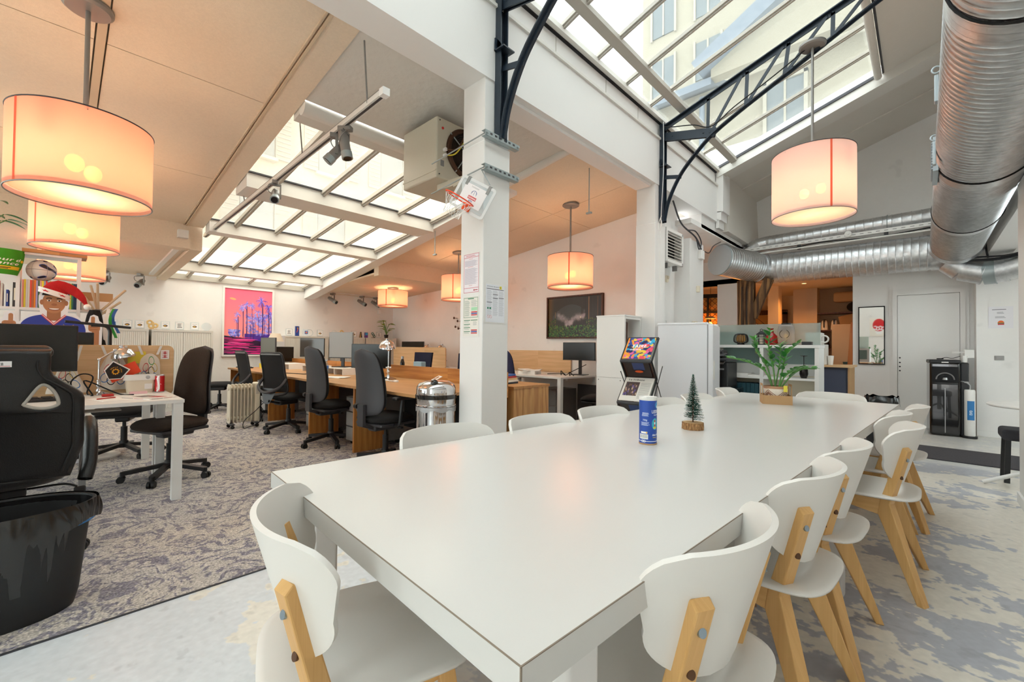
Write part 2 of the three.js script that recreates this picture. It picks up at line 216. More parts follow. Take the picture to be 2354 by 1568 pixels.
// gable wall with the door, above the kitchen opening
struct('wall_gable', [bb(-0.87, 0.54, 0, 2.5, ZG, ZG - 0.2), bb(-4.3, 1.0, 2.5, 5.3, ZG, ZG - 0.2)], M.wall);
struct('wall_notice', bb(0.54, 3.2, 0, 4.9, -8.95, -9.5), M.wall);
struct('wall_right', [bb(0.545, 0.8, 0, 2.5, ZEND, -5.235), bb(0.63, 0.86, 2.5, 5.2, ZEND, -8.95)], M.paint);
struct('wall_side', [bb(3.0, 3.2, 0, 0.9, ZEND, -9), bb(3.0, 3.2, 2.3, 4.9, ZEND, -9), bb(3.0, 3.2, 0.9, 2.3, ZEND, -5.4), bb(3.0, 3.2, 0.9, 2.3, -7.66, -9)], M.wall);
{ const g = structGroup('window_4'); for (const [a, b] of [[-5.4, -6.53], [-6.53, -7.66]]) { mesh('pane', bb(3.1, 3.105, 0.9, 2.3, a, b), M.glass, g); mesh('mullion', bb(3.07, 3.13, 0.9, 2.3, b + 0.03, b - 0.0), M.barWhite, g); } }
struct('ceiling_side', bb(0.86, 3.2, 3.0, 3.1, ZEND, -8.95), M.ceil);
struct('baseboard_right', [bb(0.54, 3.0, 0, 0.08, -8.95, -8.935), bb(0.53, 0.545, 0, 0.08, -4.2, -5.235)], M.gloss);
// pillars: shaft and wider lower sleeve
for (const [z0, z1, n] of [[-2.17, -2.445, 1], [-5.01, -5.29, 2]]) {
  const g = structGroup('pillar'); mesh('shaft', bb(XB + 0.005, XF - 0.01, 0, 3.2, z0 - 0.01, z1 + 0.01), M.paint, g);
  mesh('sleeve', rb(XF - XB, 2.72, z0 - z1, 0.008, (XF + XB) / 2, 1.36, (z0 + z1) / 2), M.paint, g);
}
{ const g = structGroup('pillar'); mesh('shaft', bb(XB, XF, 0, 3.2, 0.7, 0.42), M.paint, g); }
// pilasters and recess between second pillar and kitchen
{ const g = structGroup('wall_pilaster');
  mesh('recess', bb(XB, -2.56, 0, 3.2, -5.29, -6.03), M.wall, g); mesh('recess_trim', bb(-2.56, -2.545, 0, 3.2, -5.66, -5.69), M.paint, g);
  mesh('post', bb(XB, XF, 0, 2.72, -6.03, -6.6), M.paint, g); mesh('post_edge', bb(XF, XF + 0.02, 0, 2.72, -6.03, -6.1), M.paint, g); mesh('ledge', bb(-2.56, -2.5, 1.36, 1.39, -5.29, -6.03), M.paint, g); }
// long beam with upstand and trim
{ const g = structGroup('beam'); mesh('beam_body', bb(XB, XF, 3.2, 3.78, ZEND, ZG), M.paint, g); mesh('upstand', bb(XB, XF - 0.03, 3.78, 4.02, ZEND, -7.35), M.paint, g);
  mesh('trim', bb(XF - 0.03, XF + 0.02, 3.765, 3.79, ZEND, -7.3), M.barWhite, g); mesh('gutter_seal', bb(XF - 0.04, XF - 0.005, 3.985, 4.0, ZEND, -7.2), M.blackMatte, g);
  for (const z of [-3.05, -3.9, -4.6, -6.2]) mesh('seam', bb(XF - 0.032, XF - 0.027, 3.79, 3.98, z, z - 0.006), M.barGrey, g);
  mesh('beam_soffit_step', bb(XB, XF - 0.06, 3.17, 3.2, -2.45, -5.0), M.paint, g);
  mesh('end_corbel', [bb(XF - 0.02, XF + 0.09, 3.35, 4.0, -7.18, -7.5), bb(XF - 0.02, XF + 0.06, 3.22, 3.36, -7.18, -7.46), bb(XF - 0.02, XF + 0.03, 3.1, 3.23, -7.18, -7.42)], M.paint, g); }
// low beam from pillar to gable and the deeper wall below it
struct("beam", [bb(-2.95, XF - 0.03, 3.0, 3.2, -6.6, ZG)], M.paint);
struct('beam', [bb(-0.0, 0.62, 3.0, 3.2, -9.05, ZG)], M.paint);

// aisle ceiling: fibre panels with open joints on both sides of the skylight
{ const g = structGroup('ceiling'), e = 0.004, xs = [XB, -3.855, -5.478, -7.05];
  for (let i = 0; i < 3; i++) for (const [z0, z1] of [[ZEND, 1.6], [1.6, -0.13], [-0.185, -1.14]]) mesh('panel', slab(xs[i + 1] + e, xs[i] - e, z1 + e, z0 - e, hA, 0.03), M.ceil, g);
  mesh('batten', slab(-7.05, XB, -0.18, -0.135, (x) => hA(x) - 0.006, 0.03), M.batten, g);
  mesh('edge_board', slab(-7.05, XB, -1.335, -1.155, (x) => hA(x) - 0.012, 0.25), M.ceil, g); mesh('edge_bead', slab(-7.05, XB, -1.155, -1.14, (x) => hA(x) - 0.02, 0.03), M.batten, g);
  mesh('edge_bead', slab(-7.05, XB, -1.125, -1.115, (x) => hA(x) - 0.012, 0.03), M.batten, g);
  for (const [x0, x1] of [[-7.1, -8.4], [-8.4, XP]]) for (const [z0, z1] of [[ZEND, 0.6], [0.6, -1.2]]) mesh('panel', slab(x1 + e, x0 - e, z1 + e, z0 - e, hD, 0.03), M.ceil, g);
  mesh('edge_board', slab(XP, -7.1, -1.335, -1.2, (x) => hD(x) - 0.05, 0.5), M.ceil, g); mesh('cable_tray', slab(XP + 0.3, -7.2, -1.12, -1.06, (x) => hD(x) - 0.03, 0.03), M.barWhite, g);
  mesh('cross_beam', bb(-7.25, -7.05, 2.43, 2.8, ZEND, -1.2), M.ceil, g); mesh('junction_box', bb(-7.06, -6.96, 2.55, 2.65, -1.05, -1.16), M.barWhite, g);
  const xr = [XB, -3.9, -5.5, -7.1];
  for (let i = 0; i < 3; i++) for (const [z0, z1] of [[-3.72, -4.93], [-4.93, ZB]]) mesh('panel', slab(xr[i + 1] + e, xr[i] - e, z1 + e, z0 - e, hA, 0.03), M.ceil, g);
  for (const [x0, x1] of [[-7.2, -8.5], [-8.5, XP]]) for (const [z0, z1] of [[-3.95, -4.93], [-4.93, ZB]]) mesh('panel', slab(x1 + e, x0 - e, z1 + e, z0 - e, hD, 0.03), M.ceil, g);
  mesh('cross_beam', bb(-7.24, -7.08, 2.44, 2.8, -3.95, ZB), M.ceil, g);
  mesh('roof_board', [slab(XP, XB, -1.33, ZEND, (x) => hA(x) + 0.3, 0.1), slab(XP, XB, ZB, -3.76, (x) => hA(x) + 0.3, 0.1)], M.roofGrey, g); }
// aisle skylight
{ const g = structGroup('window_1'), z0 = -1.345, z1 = -3.72, bars = [-1.65, -2.15, -2.65, -3.17], up = (x) => hA(x) + 0.03;
  mesh('plaster_bay', slab(-3.6, XB, -3.66, -1.335, (x) => hA(x) - 0.004, 0.12), M.plasterGrey, g);
  mesh('roller_tube', rod([-3.68, hA(-3.68) - 0.02, z0], [-3.68, hA(-3.68) - 0.02, -3.66], 0.065, 20), M.barWhite, g);
  mesh('edge_roll', tu([[-2.66, hA(-2.66) + 0.005, -3.66], [-3.2, hA(-3.2) - 0.01, -3.66], [-3.68, hA(-3.68) - 0.02, -3.67]], 0.05, 12, 12), M.barWhite, g);
  mesh('head_rail', slab(-3.86, -3.74, z1, z0, (x) => hA(x) - 0.05, 0.12), M.plasterGrey, g);
  for (const [xa, xb] of [[-5.16, -5.56], [-6.76, -6.98], [-8.92, -9.08]]) { mesh('purlin', bb(xb, xa, hA(xa) - 0.13, hA(xa) + 0.05, z0, z1 - 0.02), M.barWhite, g); mesh('gutter_lip', bb(xa, xa + 0.03, hA(xa) + 0.02, hA(xa) + 0.035, z0, z1), M.darkGrey, g); }
  for (const [xa, xb] of [[-3.84, -5.16], [-5.56, -6.76], [-6.98, -8.92], [-9.08, XP]]) {
    const edges = [z0, ...bars, z1];
    for (let i = 0; i < 5; i++) mesh('pane', slab(xb, xa, edges[i + 1] + 0.015, edges[i] - 0.015, up, 0.005), M.glassMilk, g);
    for (const z of [...bars, z1 + 0.02]) { mesh('glazing_bar', slab(xb, xa, z - 0.03, z + 0.03, (x) => hA(x) - 0.012, 0.05), M.barGrey, g); mesh('bar_web', slab(xb, xa, z - 0.01, z + 0.01, (x) => hA(x) - 0.03, 0.02), M.barGrey, g); } }
  mesh('side_curb', hexa([[XP, hA(XP) - 0.22, -3.74], [XP, hA(XP) - 0.22, -3.95], [-3.7, hA(-3.7) - 0.05, -3.95], [-3.7, hA(-3.7) - 0.05, -3.74]], [[XP, hA(XP) + 0.3, -3.74], [XP, hA(XP) + 0.3, -3.95], [-3.7, hA(-3.7) + 0.3, -3.95], [-3.7, hA(-3.7) + 0.3, -3.74]]), M.paint, g);
  mesh('foot_rail', bb(XP, XP + 0.05, hA(XP) - 0.06, hA(XP) + 0.04, z0, z1), M.barGrey, g); }
// nave skylight
{ const g = structGroup('window_2'), step = 0.57, xr = -0.41, up = (x) => hN(x) + 0.04; const zs = []; for (let z = -3.08 + step * 10; z > -7.0; z -= step) zs.push(z);
  const edges = [ZEND, ...zs, -7.15];
  for (let i = 0; i < edges.length - 1; i++) for (const [xa, xb] of [[XF - 0.02, -2.14], [-2.1, xr]]) mesh('pane', slab(xa, xb, edges[i + 1] + 0.014, edges[i] - 0.014, up, 0.005), M.glassSky, g);
  for (const z of zs) { mesh('glazing_bar', slab(XF, xr, z - 0.028, z + 0.028, (x) => hN(x) + 0.004, 0.035), M.barGrey, g); mesh('bar_web', slab(XF, xr, z - 0.01, z + 0.01, (x) => hN(x) - 0.012, 0.02), M.barGrey, g); }
  mesh('cross_rail', slab(-2.16, -2.08, -7.2, ZEND, (x) => hN(x) - 0.035, 0.05), M.barGrey, g);
  mesh('sill', hexa([[XF - 0.06, 4.0, ZEND], [XF - 0.06, 4.0, -7.2], [XF + 0.04, 4.0, -7.2], [XF + 0.04, 4.0, ZEND]], [[XF - 0.06, 4.03, ZEND], [XF - 0.06, 4.03, -7.2], [XF + 0.04, 4.05, -7.2], [XF + 0.04, 4.05, ZEND]]), M.barWhite, g);
  mesh('ridge_tube', rod([xr, hN(xr) - 0.03, ZEND], [xr, hN(xr) - 0.03, -7.12], 0.04, 14), M.plasterGrey, g); mesh('ridge_seal', slab(xr + 0.04, xr + 0.06, -7.12, ZEND, (x) => hN(x) - 0.02, 0.03), M.darkGrey, g);
  mesh('end_beam', slab(XF, 0.62, -7.55, -7.17, (x) => hN(x) - 0.09, 0.22), M.barWhite, g); mesh('end_beam_lip', slab(XF, 0.3, -7.3, -7.16, (x) => hN(x) - 0.13, 0.05), M.barWhite, g); mesh('end_seal', slab(XF, xr, -7.18, -7.15, (x) => hN(x) + 0.0, 0.04), M.darkGrey, g); }
{ const g = structGroup('ceiling_nave'); mesh('slope', [slab(-0.37, 0.9, -7.3, ZEND, hN, 0.12), slab(-4.3, 0.9, ZG, -7.5, hN, 0.12)], M.roofGrey, g); mesh('joint_bead', slab(XF, 0.62, -8.42, -8.36, (x) => hN(x) - 0.02, 0.05), M.roofGrey, g);
  mesh('valley_board', hexa([[-2.45, 3.1, -7.5], [-2.45, 3.1, ZG], [-2.3, 3.1, ZG], [-2.3, 3.1, -7.5]], [[-2.45, 4.1, -7.5], [-2.45, 4.1, ZG], [-2.34, 4.1, ZG], [-2.34, 4.1, -7.5]]), M.roofGrey, g); }
// door in the gable wall
{ const g = structGroup('door_1'); mesh('door_leaf', bx(0.69, 2.06, 0.04, 0.045, 1.03, ZG + 0.012), M.gloss, g);
  mesh('frame', [bb(-0.36, -0.305, 0, 2.07, ZG, ZG + 0.05), bb(0.395, 0.45, 0, 2.07, ZG, ZG + 0.05), bb(-0.36, 0.45, 2.07, 2.13, ZG, ZG + 0.05)], M.paint, g); mesh('outer_moulding', [bb(-0.4, -0.36, 0, 2.13, ZG, ZG + 0.02), bb(-0.4, 0.49, 2.13, 2.17, ZG, ZG + 0.02), bb(0.45, 0.49, 0, 2.13, ZG, ZG + 0.02)], M.paint, g);
  for (const y of [1.075, 1.0, 0.935, 0.87]) mesh('lock_hole', cy(0.012, 0.012, 0.006, -0.275, y, ZG + 0.035, 12, PI / 2), M.darkGrey, g); mesh('lock_plate', bx(0.035, 0.26, 0.004, -0.275, 0.97, ZG + 0.034), M.white, g); }
// floor mat across the hall end
solo('floor_mat', 'dark grey ribbed runner mat across the hall floor before the water dispenser', 'mat', rb(3.9, 0.012, 0.86, 0.004, 0.35, 0.006, -7.03), M.mat);

// neighbouring buildings seen through the roof glazing
{ const b = thing('apartment_building', 'cream apartment building rising beyond the aisle skylight', 'building', [-15.5, 0, -4]);
  mesh('wall', bb(-1, 0, 0, 13, -7, 6), M.facade, b); mesh('cornice', bb(0, 0.25, 6.3, 6.5, -7, 6), M.facadeTrim, b); mesh('cornice', bb(0, 0.25, 9.6, 9.8, -7, 6), M.facadeTrim, b);
  for (const y of [4.6, 7.3, 10.4]) for (let k = 0; k < 5; k++) { const z = -5.6 + k * 2.4, w = mesh('window', bb(0, 0.06, y, y + 1.7, z, z + 0.95), M.facadeWin, b); for (const s of [-0.52, 0.98]) mesh('shutter', [bb(0.02, 0.09, y, y + 1.7, z + s, z + s + 0.48), ...Array.from({ length: 10 }, (_, i) => bx(0.03, 0.05, 0.42, 0.1, y + 0.15 + i * 0.15, z + s + 0.24, 0, 0, 0.5))], M.shutter, w); mesh('sill', bb(0, 0.16, y - 0.1, y, z - 0.1, z + 1.05), M.facadeTrim, w); } }
{ const b = thing('house', 'cream rendered house with zinc gable roof beyond the hall glazing', 'building', [-1.2, 0, -15.5]);
  mesh('wall', bb(-7, 6, 0, 10.2, -5, 0), M.facade, b); mesh('gable', ext([[-3.9, 10.2], [3.1, 10.2], [3.1, 10.9], [-0.4, 12.6], [-3.9, 10.9]], 0.4).translate(0, 0, 0.3), M.facade, b);
  mesh('eave_roof', hexa([[-7.3, 10.0, 0.7], [-7.3, 11.4, -3], [-3.9, 11.4, -3], [-3.9, 10.0, 0.7]], [[-7.3, 10.25, 0.7], [-7.3, 11.65, -3], [-3.9, 11.65, -3], [-3.9, 10.25, 0.7]]), M.zincRoof, b); mesh('verge_board', bar([-4.3, 10.55, 0.6], [-0.4, 12.65, 0.6], 0.5, 0.9), M.zincRoof, b); mesh('verge_board', bar([-0.4, 12.65, 0.6], [3.5, 10.55, 0.6], 0.5, 0.9), M.zincRoof, b);
  for (const [x, y, w2] of [[-5.6, 5.6, 0.9], [-2.6, 5.4, 0.9], [0.4, 5.4, 0.9], [3.2, 5.4, 0.9], [-2.4, 8.0, 1.0], [0.6, 8.0, 1.0], [3.4, 8.2, 0.9]]) { const w = mesh('window', bb(x, x + w2, y, y + 1.6, 0, 0.05), M.facadeWin, b); mesh('frame', [bb(x - 0.1, x, y - 0.08, y + 1.7, 0, 0.12), bb(x + w2, x + w2 + 0.1, y - 0.08, y + 1.7, 0, 0.12), bb(x - 0.1, x + w2 + 0.1, y + 1.6, y + 1.7, 0, 0.12), bb(x + w2 / 2 - 0.03, x + w2 / 2 + 0.03, y, y + 1.6, 0, 0.09)], M.facadeTrim, w); mesh('sill', bb(x - 0.15, x + w2 + 0.15, y - 0.18, y - 0.06, 0, 0.25), M.facadeTrim, w); }
  mesh('downpipe', rod([-4.4, 1, 0.1], [-4.4, 10, 0.1], 0.09, 12), M.zincRoof, b); mesh('string_course', bb(-7, 6, 7.3, 7.5, 0, 0.15), M.facadeTrim, b); }
{ const b = thing('tower_block', 'tall pale building with rows of windows beyond the hall glazing', 'building', [0, 0, -22]);
  mesh('wall', bb(-11.2, 8, 0, 26, -5, 0), M.facade, b); for (let r = 0; r < 4; r++) for (let k = 0; k < 8; k++) { const x = -10.6 + k * 2.3, y = 11.5 + r * 3.2, w = mesh('window', bb(x, x + 1.2, y, y + 1.9, 0, 0.06), M.facadeWin, b); mesh('frame', [bb(x - 0.1, x, y - 0.1, y + 2, 0, 0.12), bb(x + 1.2, x + 1.3, y - 0.1, y + 2, 0, 0.12), bb(x + 0.56, x + 0.64, y, y + 1.9, 0, 0.1)], M.facadeTrim, w); } }
// ---------- lamps ----------
function pendant(name, label, x, z, yc, y0, y1, r, shadeMat, group, stem = true) {
  const o = thing(name, label, 'lamp', [x, 0, z], 0, group), H = y1 - y0;
  mesh('ceiling_plate', la([[0, yc - 0.035], [0.1, yc - 0.032], [0.115, yc - 0.02], [0.115, yc - 0.002], [0, yc - 0.002]]), M.metalGrey, o);
  if (stem) mesh('rod', cy(0.012, 0.012, yc - y1 + 0.06, 0, (yc + y1 - 0.06) / 2, 0, 14), M.metalGrey, o); else mesh('rod', cy(0.05, 0.05, Math.max(0.03, yc - y1), 0, (yc + y1) / 2, 0, 14), M.metalGrey, o);
  const s = mesh('shade', cy(r, r, H, 0, (y0 + y1) / 2, 0, 64, 0, 0, 0, true), shadeMat, o);
  mesh('rim', [to(r, 0.004, 0, y1, 0, PI / 2, 0, 0, 64, 6)], M.darkGrey, s); mesh('rim', [to(r, 0.004, 0, y0, 0, PI / 2, 0, 0, 64, 6)], M.metalGrey, s);
  mesh('seam', gridGeo(3, 1, (u, v) => { const a = 0.55 + u * 0.05; return [Math.sin(a) * (r + 0.002), lerp(y0, y1, v), Math.cos(a) * (r + 0.002)]; }), M.seam, s);
  mesh('diffuser', cy(r - 0.012, r - 0.012, 0.004, 0, y0 + 0.03, 0, 48), M.diffuser, o);
  mesh('spider', [0, 1, 2].map((k) => rod([0, y1 - 0.06, 0], [Math.cos(k * 2.094) * r, y1 - 0.02, Math.sin(k * 2.094) * r], 0.003, 6)), M.metalGrey, o);
  for (const a of [0.5, 0.5 + PI]) { const px = Math.cos(a) * 0.085, pz = Math.sin(a) * 0.085; const yb = y0 + H * 0.42;
    mesh('socket', cy(0.018, 0.018, 0.07, px, yb + 0.075, pz, 12), M.metalGrey, o); mesh('bulb', sp(0.042, px, yb, pz, 1, 1.2, 1, 16, 12), M.bulb, o);
    const L = new THREE.PointLight(0xffd9b2, LAMP_CD * (shadeMat === M.shadePale ? 0.75 : 1)); L.position.set(px, yb, pz); L.castShadow = true; L.shadow.radius = 1.5; L.name = 'lamp_bulb'; o.add(L); }
  return o;
}
pendant('pendant_lamp', 'pink drum pendant lamp on a long rod above the black office waste bin', -3.56, -0.09, hA(-3.56), 2.0, 2.44, 0.31, M.shade, 'drum pendant lamps');
pendant('pendant_lamp', 'orange glowing drum pendant lamp above the bookcase and football', -5.5, -0.1, hA(-5.5), 2.0, 2.4, 0.29, M.shade, 'drum pendant lamps');
pendant('pendant_lamp', 'pink drum lamp behind the open top of the white bookcase', -7.85, -0.12, hD(-7.85), 1.98, 2.36, 0.31, M.shade, 'drum pendant lamps', false);
pendant('pendant_lamp', 'drum pendant lamp hanging in front of the dark forest picture', -3.53, -4.86, hA(-3.53), 2.0, 2.43, 0.31, M.shade, 'drum pendant lamps');
pendant('pendant_lamp', 'drum pendant lamp half hidden by the pillar with notices', -6.03, -4.93, hA(-6.03), 2.0, 2.43, 0.3, M.shade, 'drum pendant lamps');
pendant('pendant_lamp', 'drum ceiling lamp fixed close under the low ceiling near the potted plant', -8.3, -4.98, hD(-8.3), 2.02, 2.36, 0.31, M.shade, 'drum pendant lamps', false);
pendant('pendant_lamp', 'pale drum pendant lamp hung on a white rod from the iron truss', -0.79, -5.1, 4.2, 2.48, 3.1, 0.345, M.shadePale, 'drum pendant lamps');

// ---------- iron trusses ----------
function truss(z, label, full) {
  const o = thing('roof_truss', label, 'truss', [0, 0, z], 0, 'riveted iron roof trusses'), top = (x) => 3.9 + 0.333 * (x + 2.33);
  const curve = new THREE.CatmullRomCurve3([[-2.32, 2.76], [-2.27, 2.98], [-2.124, 3.272], [-1.95, 3.47], [-1.774, 3.629], [-1.5, 3.79], [-1.201, 3.94], [-0.7, 4.19], [-0.319, 4.385], [0.2, 4.6], [0.66, 4.76]].map((p) => V(p[0], p[1], 0)), false, 'centripetal'), cp = curve.getPoints(60);
  const ribbon = (w, d) => { const L = []; for (let i = 0; i < cp.length - 1; i++) { const p = cp[i], q = cp[i + 1].clone(), e = q.clone().sub(p).multiplyScalar(0.04); L.push(bar(p.clone().sub(e), q.add(e), w, d)); } return L; };
  mesh('lower_chord', [ribbon(0.012, 0.07), ribbon(0.045, 0.01)], M.iron, o);
  mesh('upper_chord', [bar([-2.35, top(-2.35), 0], [0.68, top(0.68), 0], 0.05, 0.012), bar([-2.35, top(-2.35) + 0.028, 0], [0.68, top(0.68) + 0.028, 0], 0.01, 0.08)], M.iron, o);
  mesh('foot_channel', [bb(-2.372, -2.355, 2.74, 3.96, -0.035, 0.035), bb(-2.372, -2.31, 2.74, 3.96, -0.04, -0.032), bb(-2.372, -2.31, 2.74, 3.96, 0.032, 0.04)], M.iron, o);
  mesh('bracket', [bb(-2.36, -2.26, 3.42, 3.43, -0.06, 0.06), bb(-2.36, -2.35, 3.42, 3.52, -0.06, 0.06), ext([[-2.35, 3.42], [-2.27, 3.42], [-2.35, 3.52]], 0.01).translate(0, 0, 0.03)], M.iron, o);
  mesh('strut', bar([-2.33, 3.3, 0], [-2.11, 3.25, 0], 0.045, 0.012), M.iron, o);
  const at2 = (x) => { let b = cp[0]; for (const p of cp) if (Math.abs(p.x - x) < Math.abs(b.x - x)) b = p; return b; };
  mesh('gusset_plate', [bar([-2.33, 3.8, 0.01], [-1.72, 3.66, 0.01], 0.1, 0.012), bar([-2.33, 3.8, -0.02], [-1.72, 3.66, -0.02], 0.1, 0.012)], M.iron, o);
  const xs = [-1.8, -1.39, -1.0, -0.63, -0.27, 0.08, 0.4];
  xs.forEach((x, i) => { const b = at2(x), t = V(x, top(x), 0); mesh('post', bar(b, t, 0.035, 0.012), M.iron, o); if (i < xs.length - 1) mesh('diagonal', bar(V(b.x, b.y, 0.01), V(xs[i + 1] - 0.05, top(xs[i + 1] - 0.05), 0.01), 0.032, 0.01), M.iron, o);
    for (const [p, q] of [[b.x, b.y], [t.x, t.y], [t.x - 0.05, t.y - 0.016], [b.x + 0.04, b.y + 0.03]]) mesh('rivet', sp(0.009, p, q, 0.014, 1, 1, 0.6, 8, 6), M.iron, o); });
  for (const [x, y] of [[-2.28, 3.79], [-2.22, 3.775], [-1.85, 3.69], [-1.78, 3.67]]) mesh('rivet', sp(0.009, x, y, 0.018, 1, 1, 0.6, 8, 6), M.iron, o);
  return o;
}
truss(-5.15, 'riveted black iron roof truss springing from the pillar beside the fridge');
truss(-2.31, 'black iron truss foot curving up from the pillar with notices');
solo('electric_cable', 'thin black cable clipped along the truss to the hanging lamp', 'cable', tu([[-2.3, 3.9, -5.09], [-2.2, 3.86, -5.08], [-1.95, 3.8, -5.09], [-1.75, 3.71, -5.08], [-1.5, 3.85, -5.09], [-1.25, 3.96, -5.08], [-1.0, 4.09, -5.09], [-0.8, 4.2, -5.09]], 0.006, 60, 6), M.blackMatte);
solo('pull_cord', 'white skylight pull cord hanging down beside the second pillar', 'cord', [tu([[-2.3, 3.95, -5.06], [-2.28, 3.4, -5.03], [-2.3, 2.6, -5.0], [-2.3, 1.75, -5.0]], 0.004, 40, 6), tu([[-2.3, 2.75, -5.0], [-2.28, 2.66, -4.99], [-2.31, 2.6, -4.99], [-2.32, 2.7, -5.0], [-2.29, 2.78, -5.0]], 0.005, 24, 6)], M.white);

// ---------- ventilation ducts ----------
function ductGeo(L, r, pitch, h = 0.006, seg = 44) { const p = []; const n = Math.floor(L / pitch); for (let i = 0; i < n; i++) { const y = i * pitch; p.push([r, y + 0.002], [r, y + pitch - 0.012], [r + h, y + pitch - 0.008], [r + h, y + pitch - 0.004]); } p.push([r, n * pitch], [r, L]); return at(new THREE.LatheGeometry(p.map((q) => new THREE.Vector2(q[0], q[1])), seg)); }
function along(g, p, q) { p = V(...p); q = V(...q); g.applyQuaternion(basis(p, q)); g.translate(p.x, p.y, p.z); return g; }
function elbow(pts, r, lobes) { const L = []; for (let i = 0; i < pts.length - 1; i++) { const p = V(...pts[i]), q = V(...pts[i + 1]), d = q.clone().sub(p).multiplyScalar(0.06); L.push(rod(p.clone().sub(d), q.clone().add(d), r, 32)); L.push(rod(q.clone().sub(d.clone().multiplyScalar(0.2)), q.clone().add(d.clone().multiplyScalar(0.2)), r + 0.007, 32)); } return L; }
{ const o = thing('ventilation_duct', 'huge galvanised spiral ventilation duct running overhead along the hall', 'duct');
  mesh('spiral_pipe', along(ductGeo(11.2, 0.26, 0.055), [0.33, 2.66, 2.85], [0.33, 2.66, -8.35]), M.zinc, o, { uv: false });
  for (const z of [-1.25, -2.45, -4.6, -6.4]) { mesh('joint', to(0.267, 0.006, 0.33, 2.66, z, 0, 0, 0, 48, 6), M.blackMatte, o); mesh('collar', along(cy(0.266, 0.266, 0.16, 0, 0.08, 0, 44, 0, 0, 0, true), [0.33, 2.66, z - 0.01], [0.33, 2.66, z - 1]), M.zinc, o); }
  mesh('saddle_collar', along(cy(0.285, 0.265, 0.14, 0, 0.05, 0, 44, 0, 0, 0, true), [0.33, 2.66, -8.42], [0.33, 2.66, -8]), M.zinc, o);
  for (const [z, y] of [[-1.95, 2.9], [-3.6, 2.86], [-4.35, 2.72]]) mesh('hanger_clip', [rb(0.02, 0.16, 0.05, 0.005, 0.06, y - 0.12, z), to(0.02, 0.005, 0.06, y, z, 0, 0, 0, 12, 6)], M.zincCap, o);
  mesh('side_grille', [bx(0.03, 0.26, 0.4, 0.07, 2.67, -4.75), ...Array.from({ length: 10 }, (_, i) => bx(0.012, 0.006, 0.34, 0.052, 2.57 + i * 0.022, -4.75))], M.zincCap, o); }
{ const o = thing('ventilation_duct', 'galvanised cross duct with a closed round end above the kitchen opening', 'duct');
  mesh('spiral_pipe', along(ductGeo(2.05, 0.255, 0.085), [0.12, 2.62, -8.75], [-1.93, 2.62, -8.75]), M.zinc, o); mesh('tee_collar', rod([0.33, 2.62, -8.75], [0.08, 2.62, -8.75], 0.262, 40), M.zinc, o);
  mesh('bend', elbow([[-1.93, 2.62, -8.75], [-2.08, 2.63, -8.7], [-2.16, 2.64, -8.55]], 0.258), M.zinc, o);
  mesh('branch_pipe', along(ductGeo(0.82, 0.255, 0.05), [-2.16, 2.64, -8.55], [-2.53, 2.71, -7.82]), M.zinc, o);
  const c = V(-2.53, 2.71, -7.82), d = c.clone().sub(V(-2.16, 2.64, -8.55)).normalize(); mesh('end_cap', [rod(c, c.clone().addScaledVector(d, 0.02), 0.258, 44)], M.zincCap, o); mesh('cap_rim', (() => { const g = to(0.258, 0.007, 0, 0, 0, PI / 2, 0, 0, 48, 6); g.applyQuaternion(basis(c, c.clone().add(d))); g.translate(c.x, c.y, c.z); return g; })(), M.galv, o); }
{ const o = thing('ventilation_duct', 'narrow galvanised duct running above the cross duct', 'duct'); mesh('spiral_pipe', along(ductGeo(2.25, 0.125, 0.11), [0.2, 3.16, -8.8], [-2.05, 3.1, -8.8]), M.zinc, o); mesh('bend', elbow([[-2.05, 3.1, -8.8], [-2.2, 3.07, -8.76], [-2.3, 2.98, -8.68], [-2.34, 2.86, -8.62]], 0.125), M.zinc, o); mesh('clamp', to(0.13, 0.006, -0.4, 3.145, -8.8, 0, PI / 2, 0, 32, 6), M.galv, o); }
{ const o = thing('ventilation_duct', 'segmented duct elbow curving round the wall beside the posted notice', 'duct'); mesh('bend', elbow([[0.28, 2.45, -8.66], [0.4, 2.33, -8.66], [0.6, 2.26, -8.64], [0.8, 2.28, -8.6], [0.98, 2.34, -8.55], [1.15, 2.48, -8.5], [1.25, 2.75, -8.5]], 0.165), M.zinc, o); mesh('strap', elbow([[0.6, 2.26, -8.64], [0.7, 2.265, -8.62]], 0.169), M.galv, o);
  mesh('cable_bundle', [tu([[0.2, 2.45, -8.45], [0.45, 2.41, -8.44], [0.75, 2.4, -8.42], [1.1, 2.48, -8.4]], 0.018, 30, 8), tu([[0.25, 2.42, -8.44], [0.5, 2.44, -8.43], [0.8, 2.43, -8.4], [1.1, 2.52, -8.4]], 0.012, 30, 8), tu([[0.62, 2.42, -8.43], [0.6, 2.55, -8.42], [0.6, 2.75, -8.42]], 0.012, 20, 6)], M.blackMatte, o); }
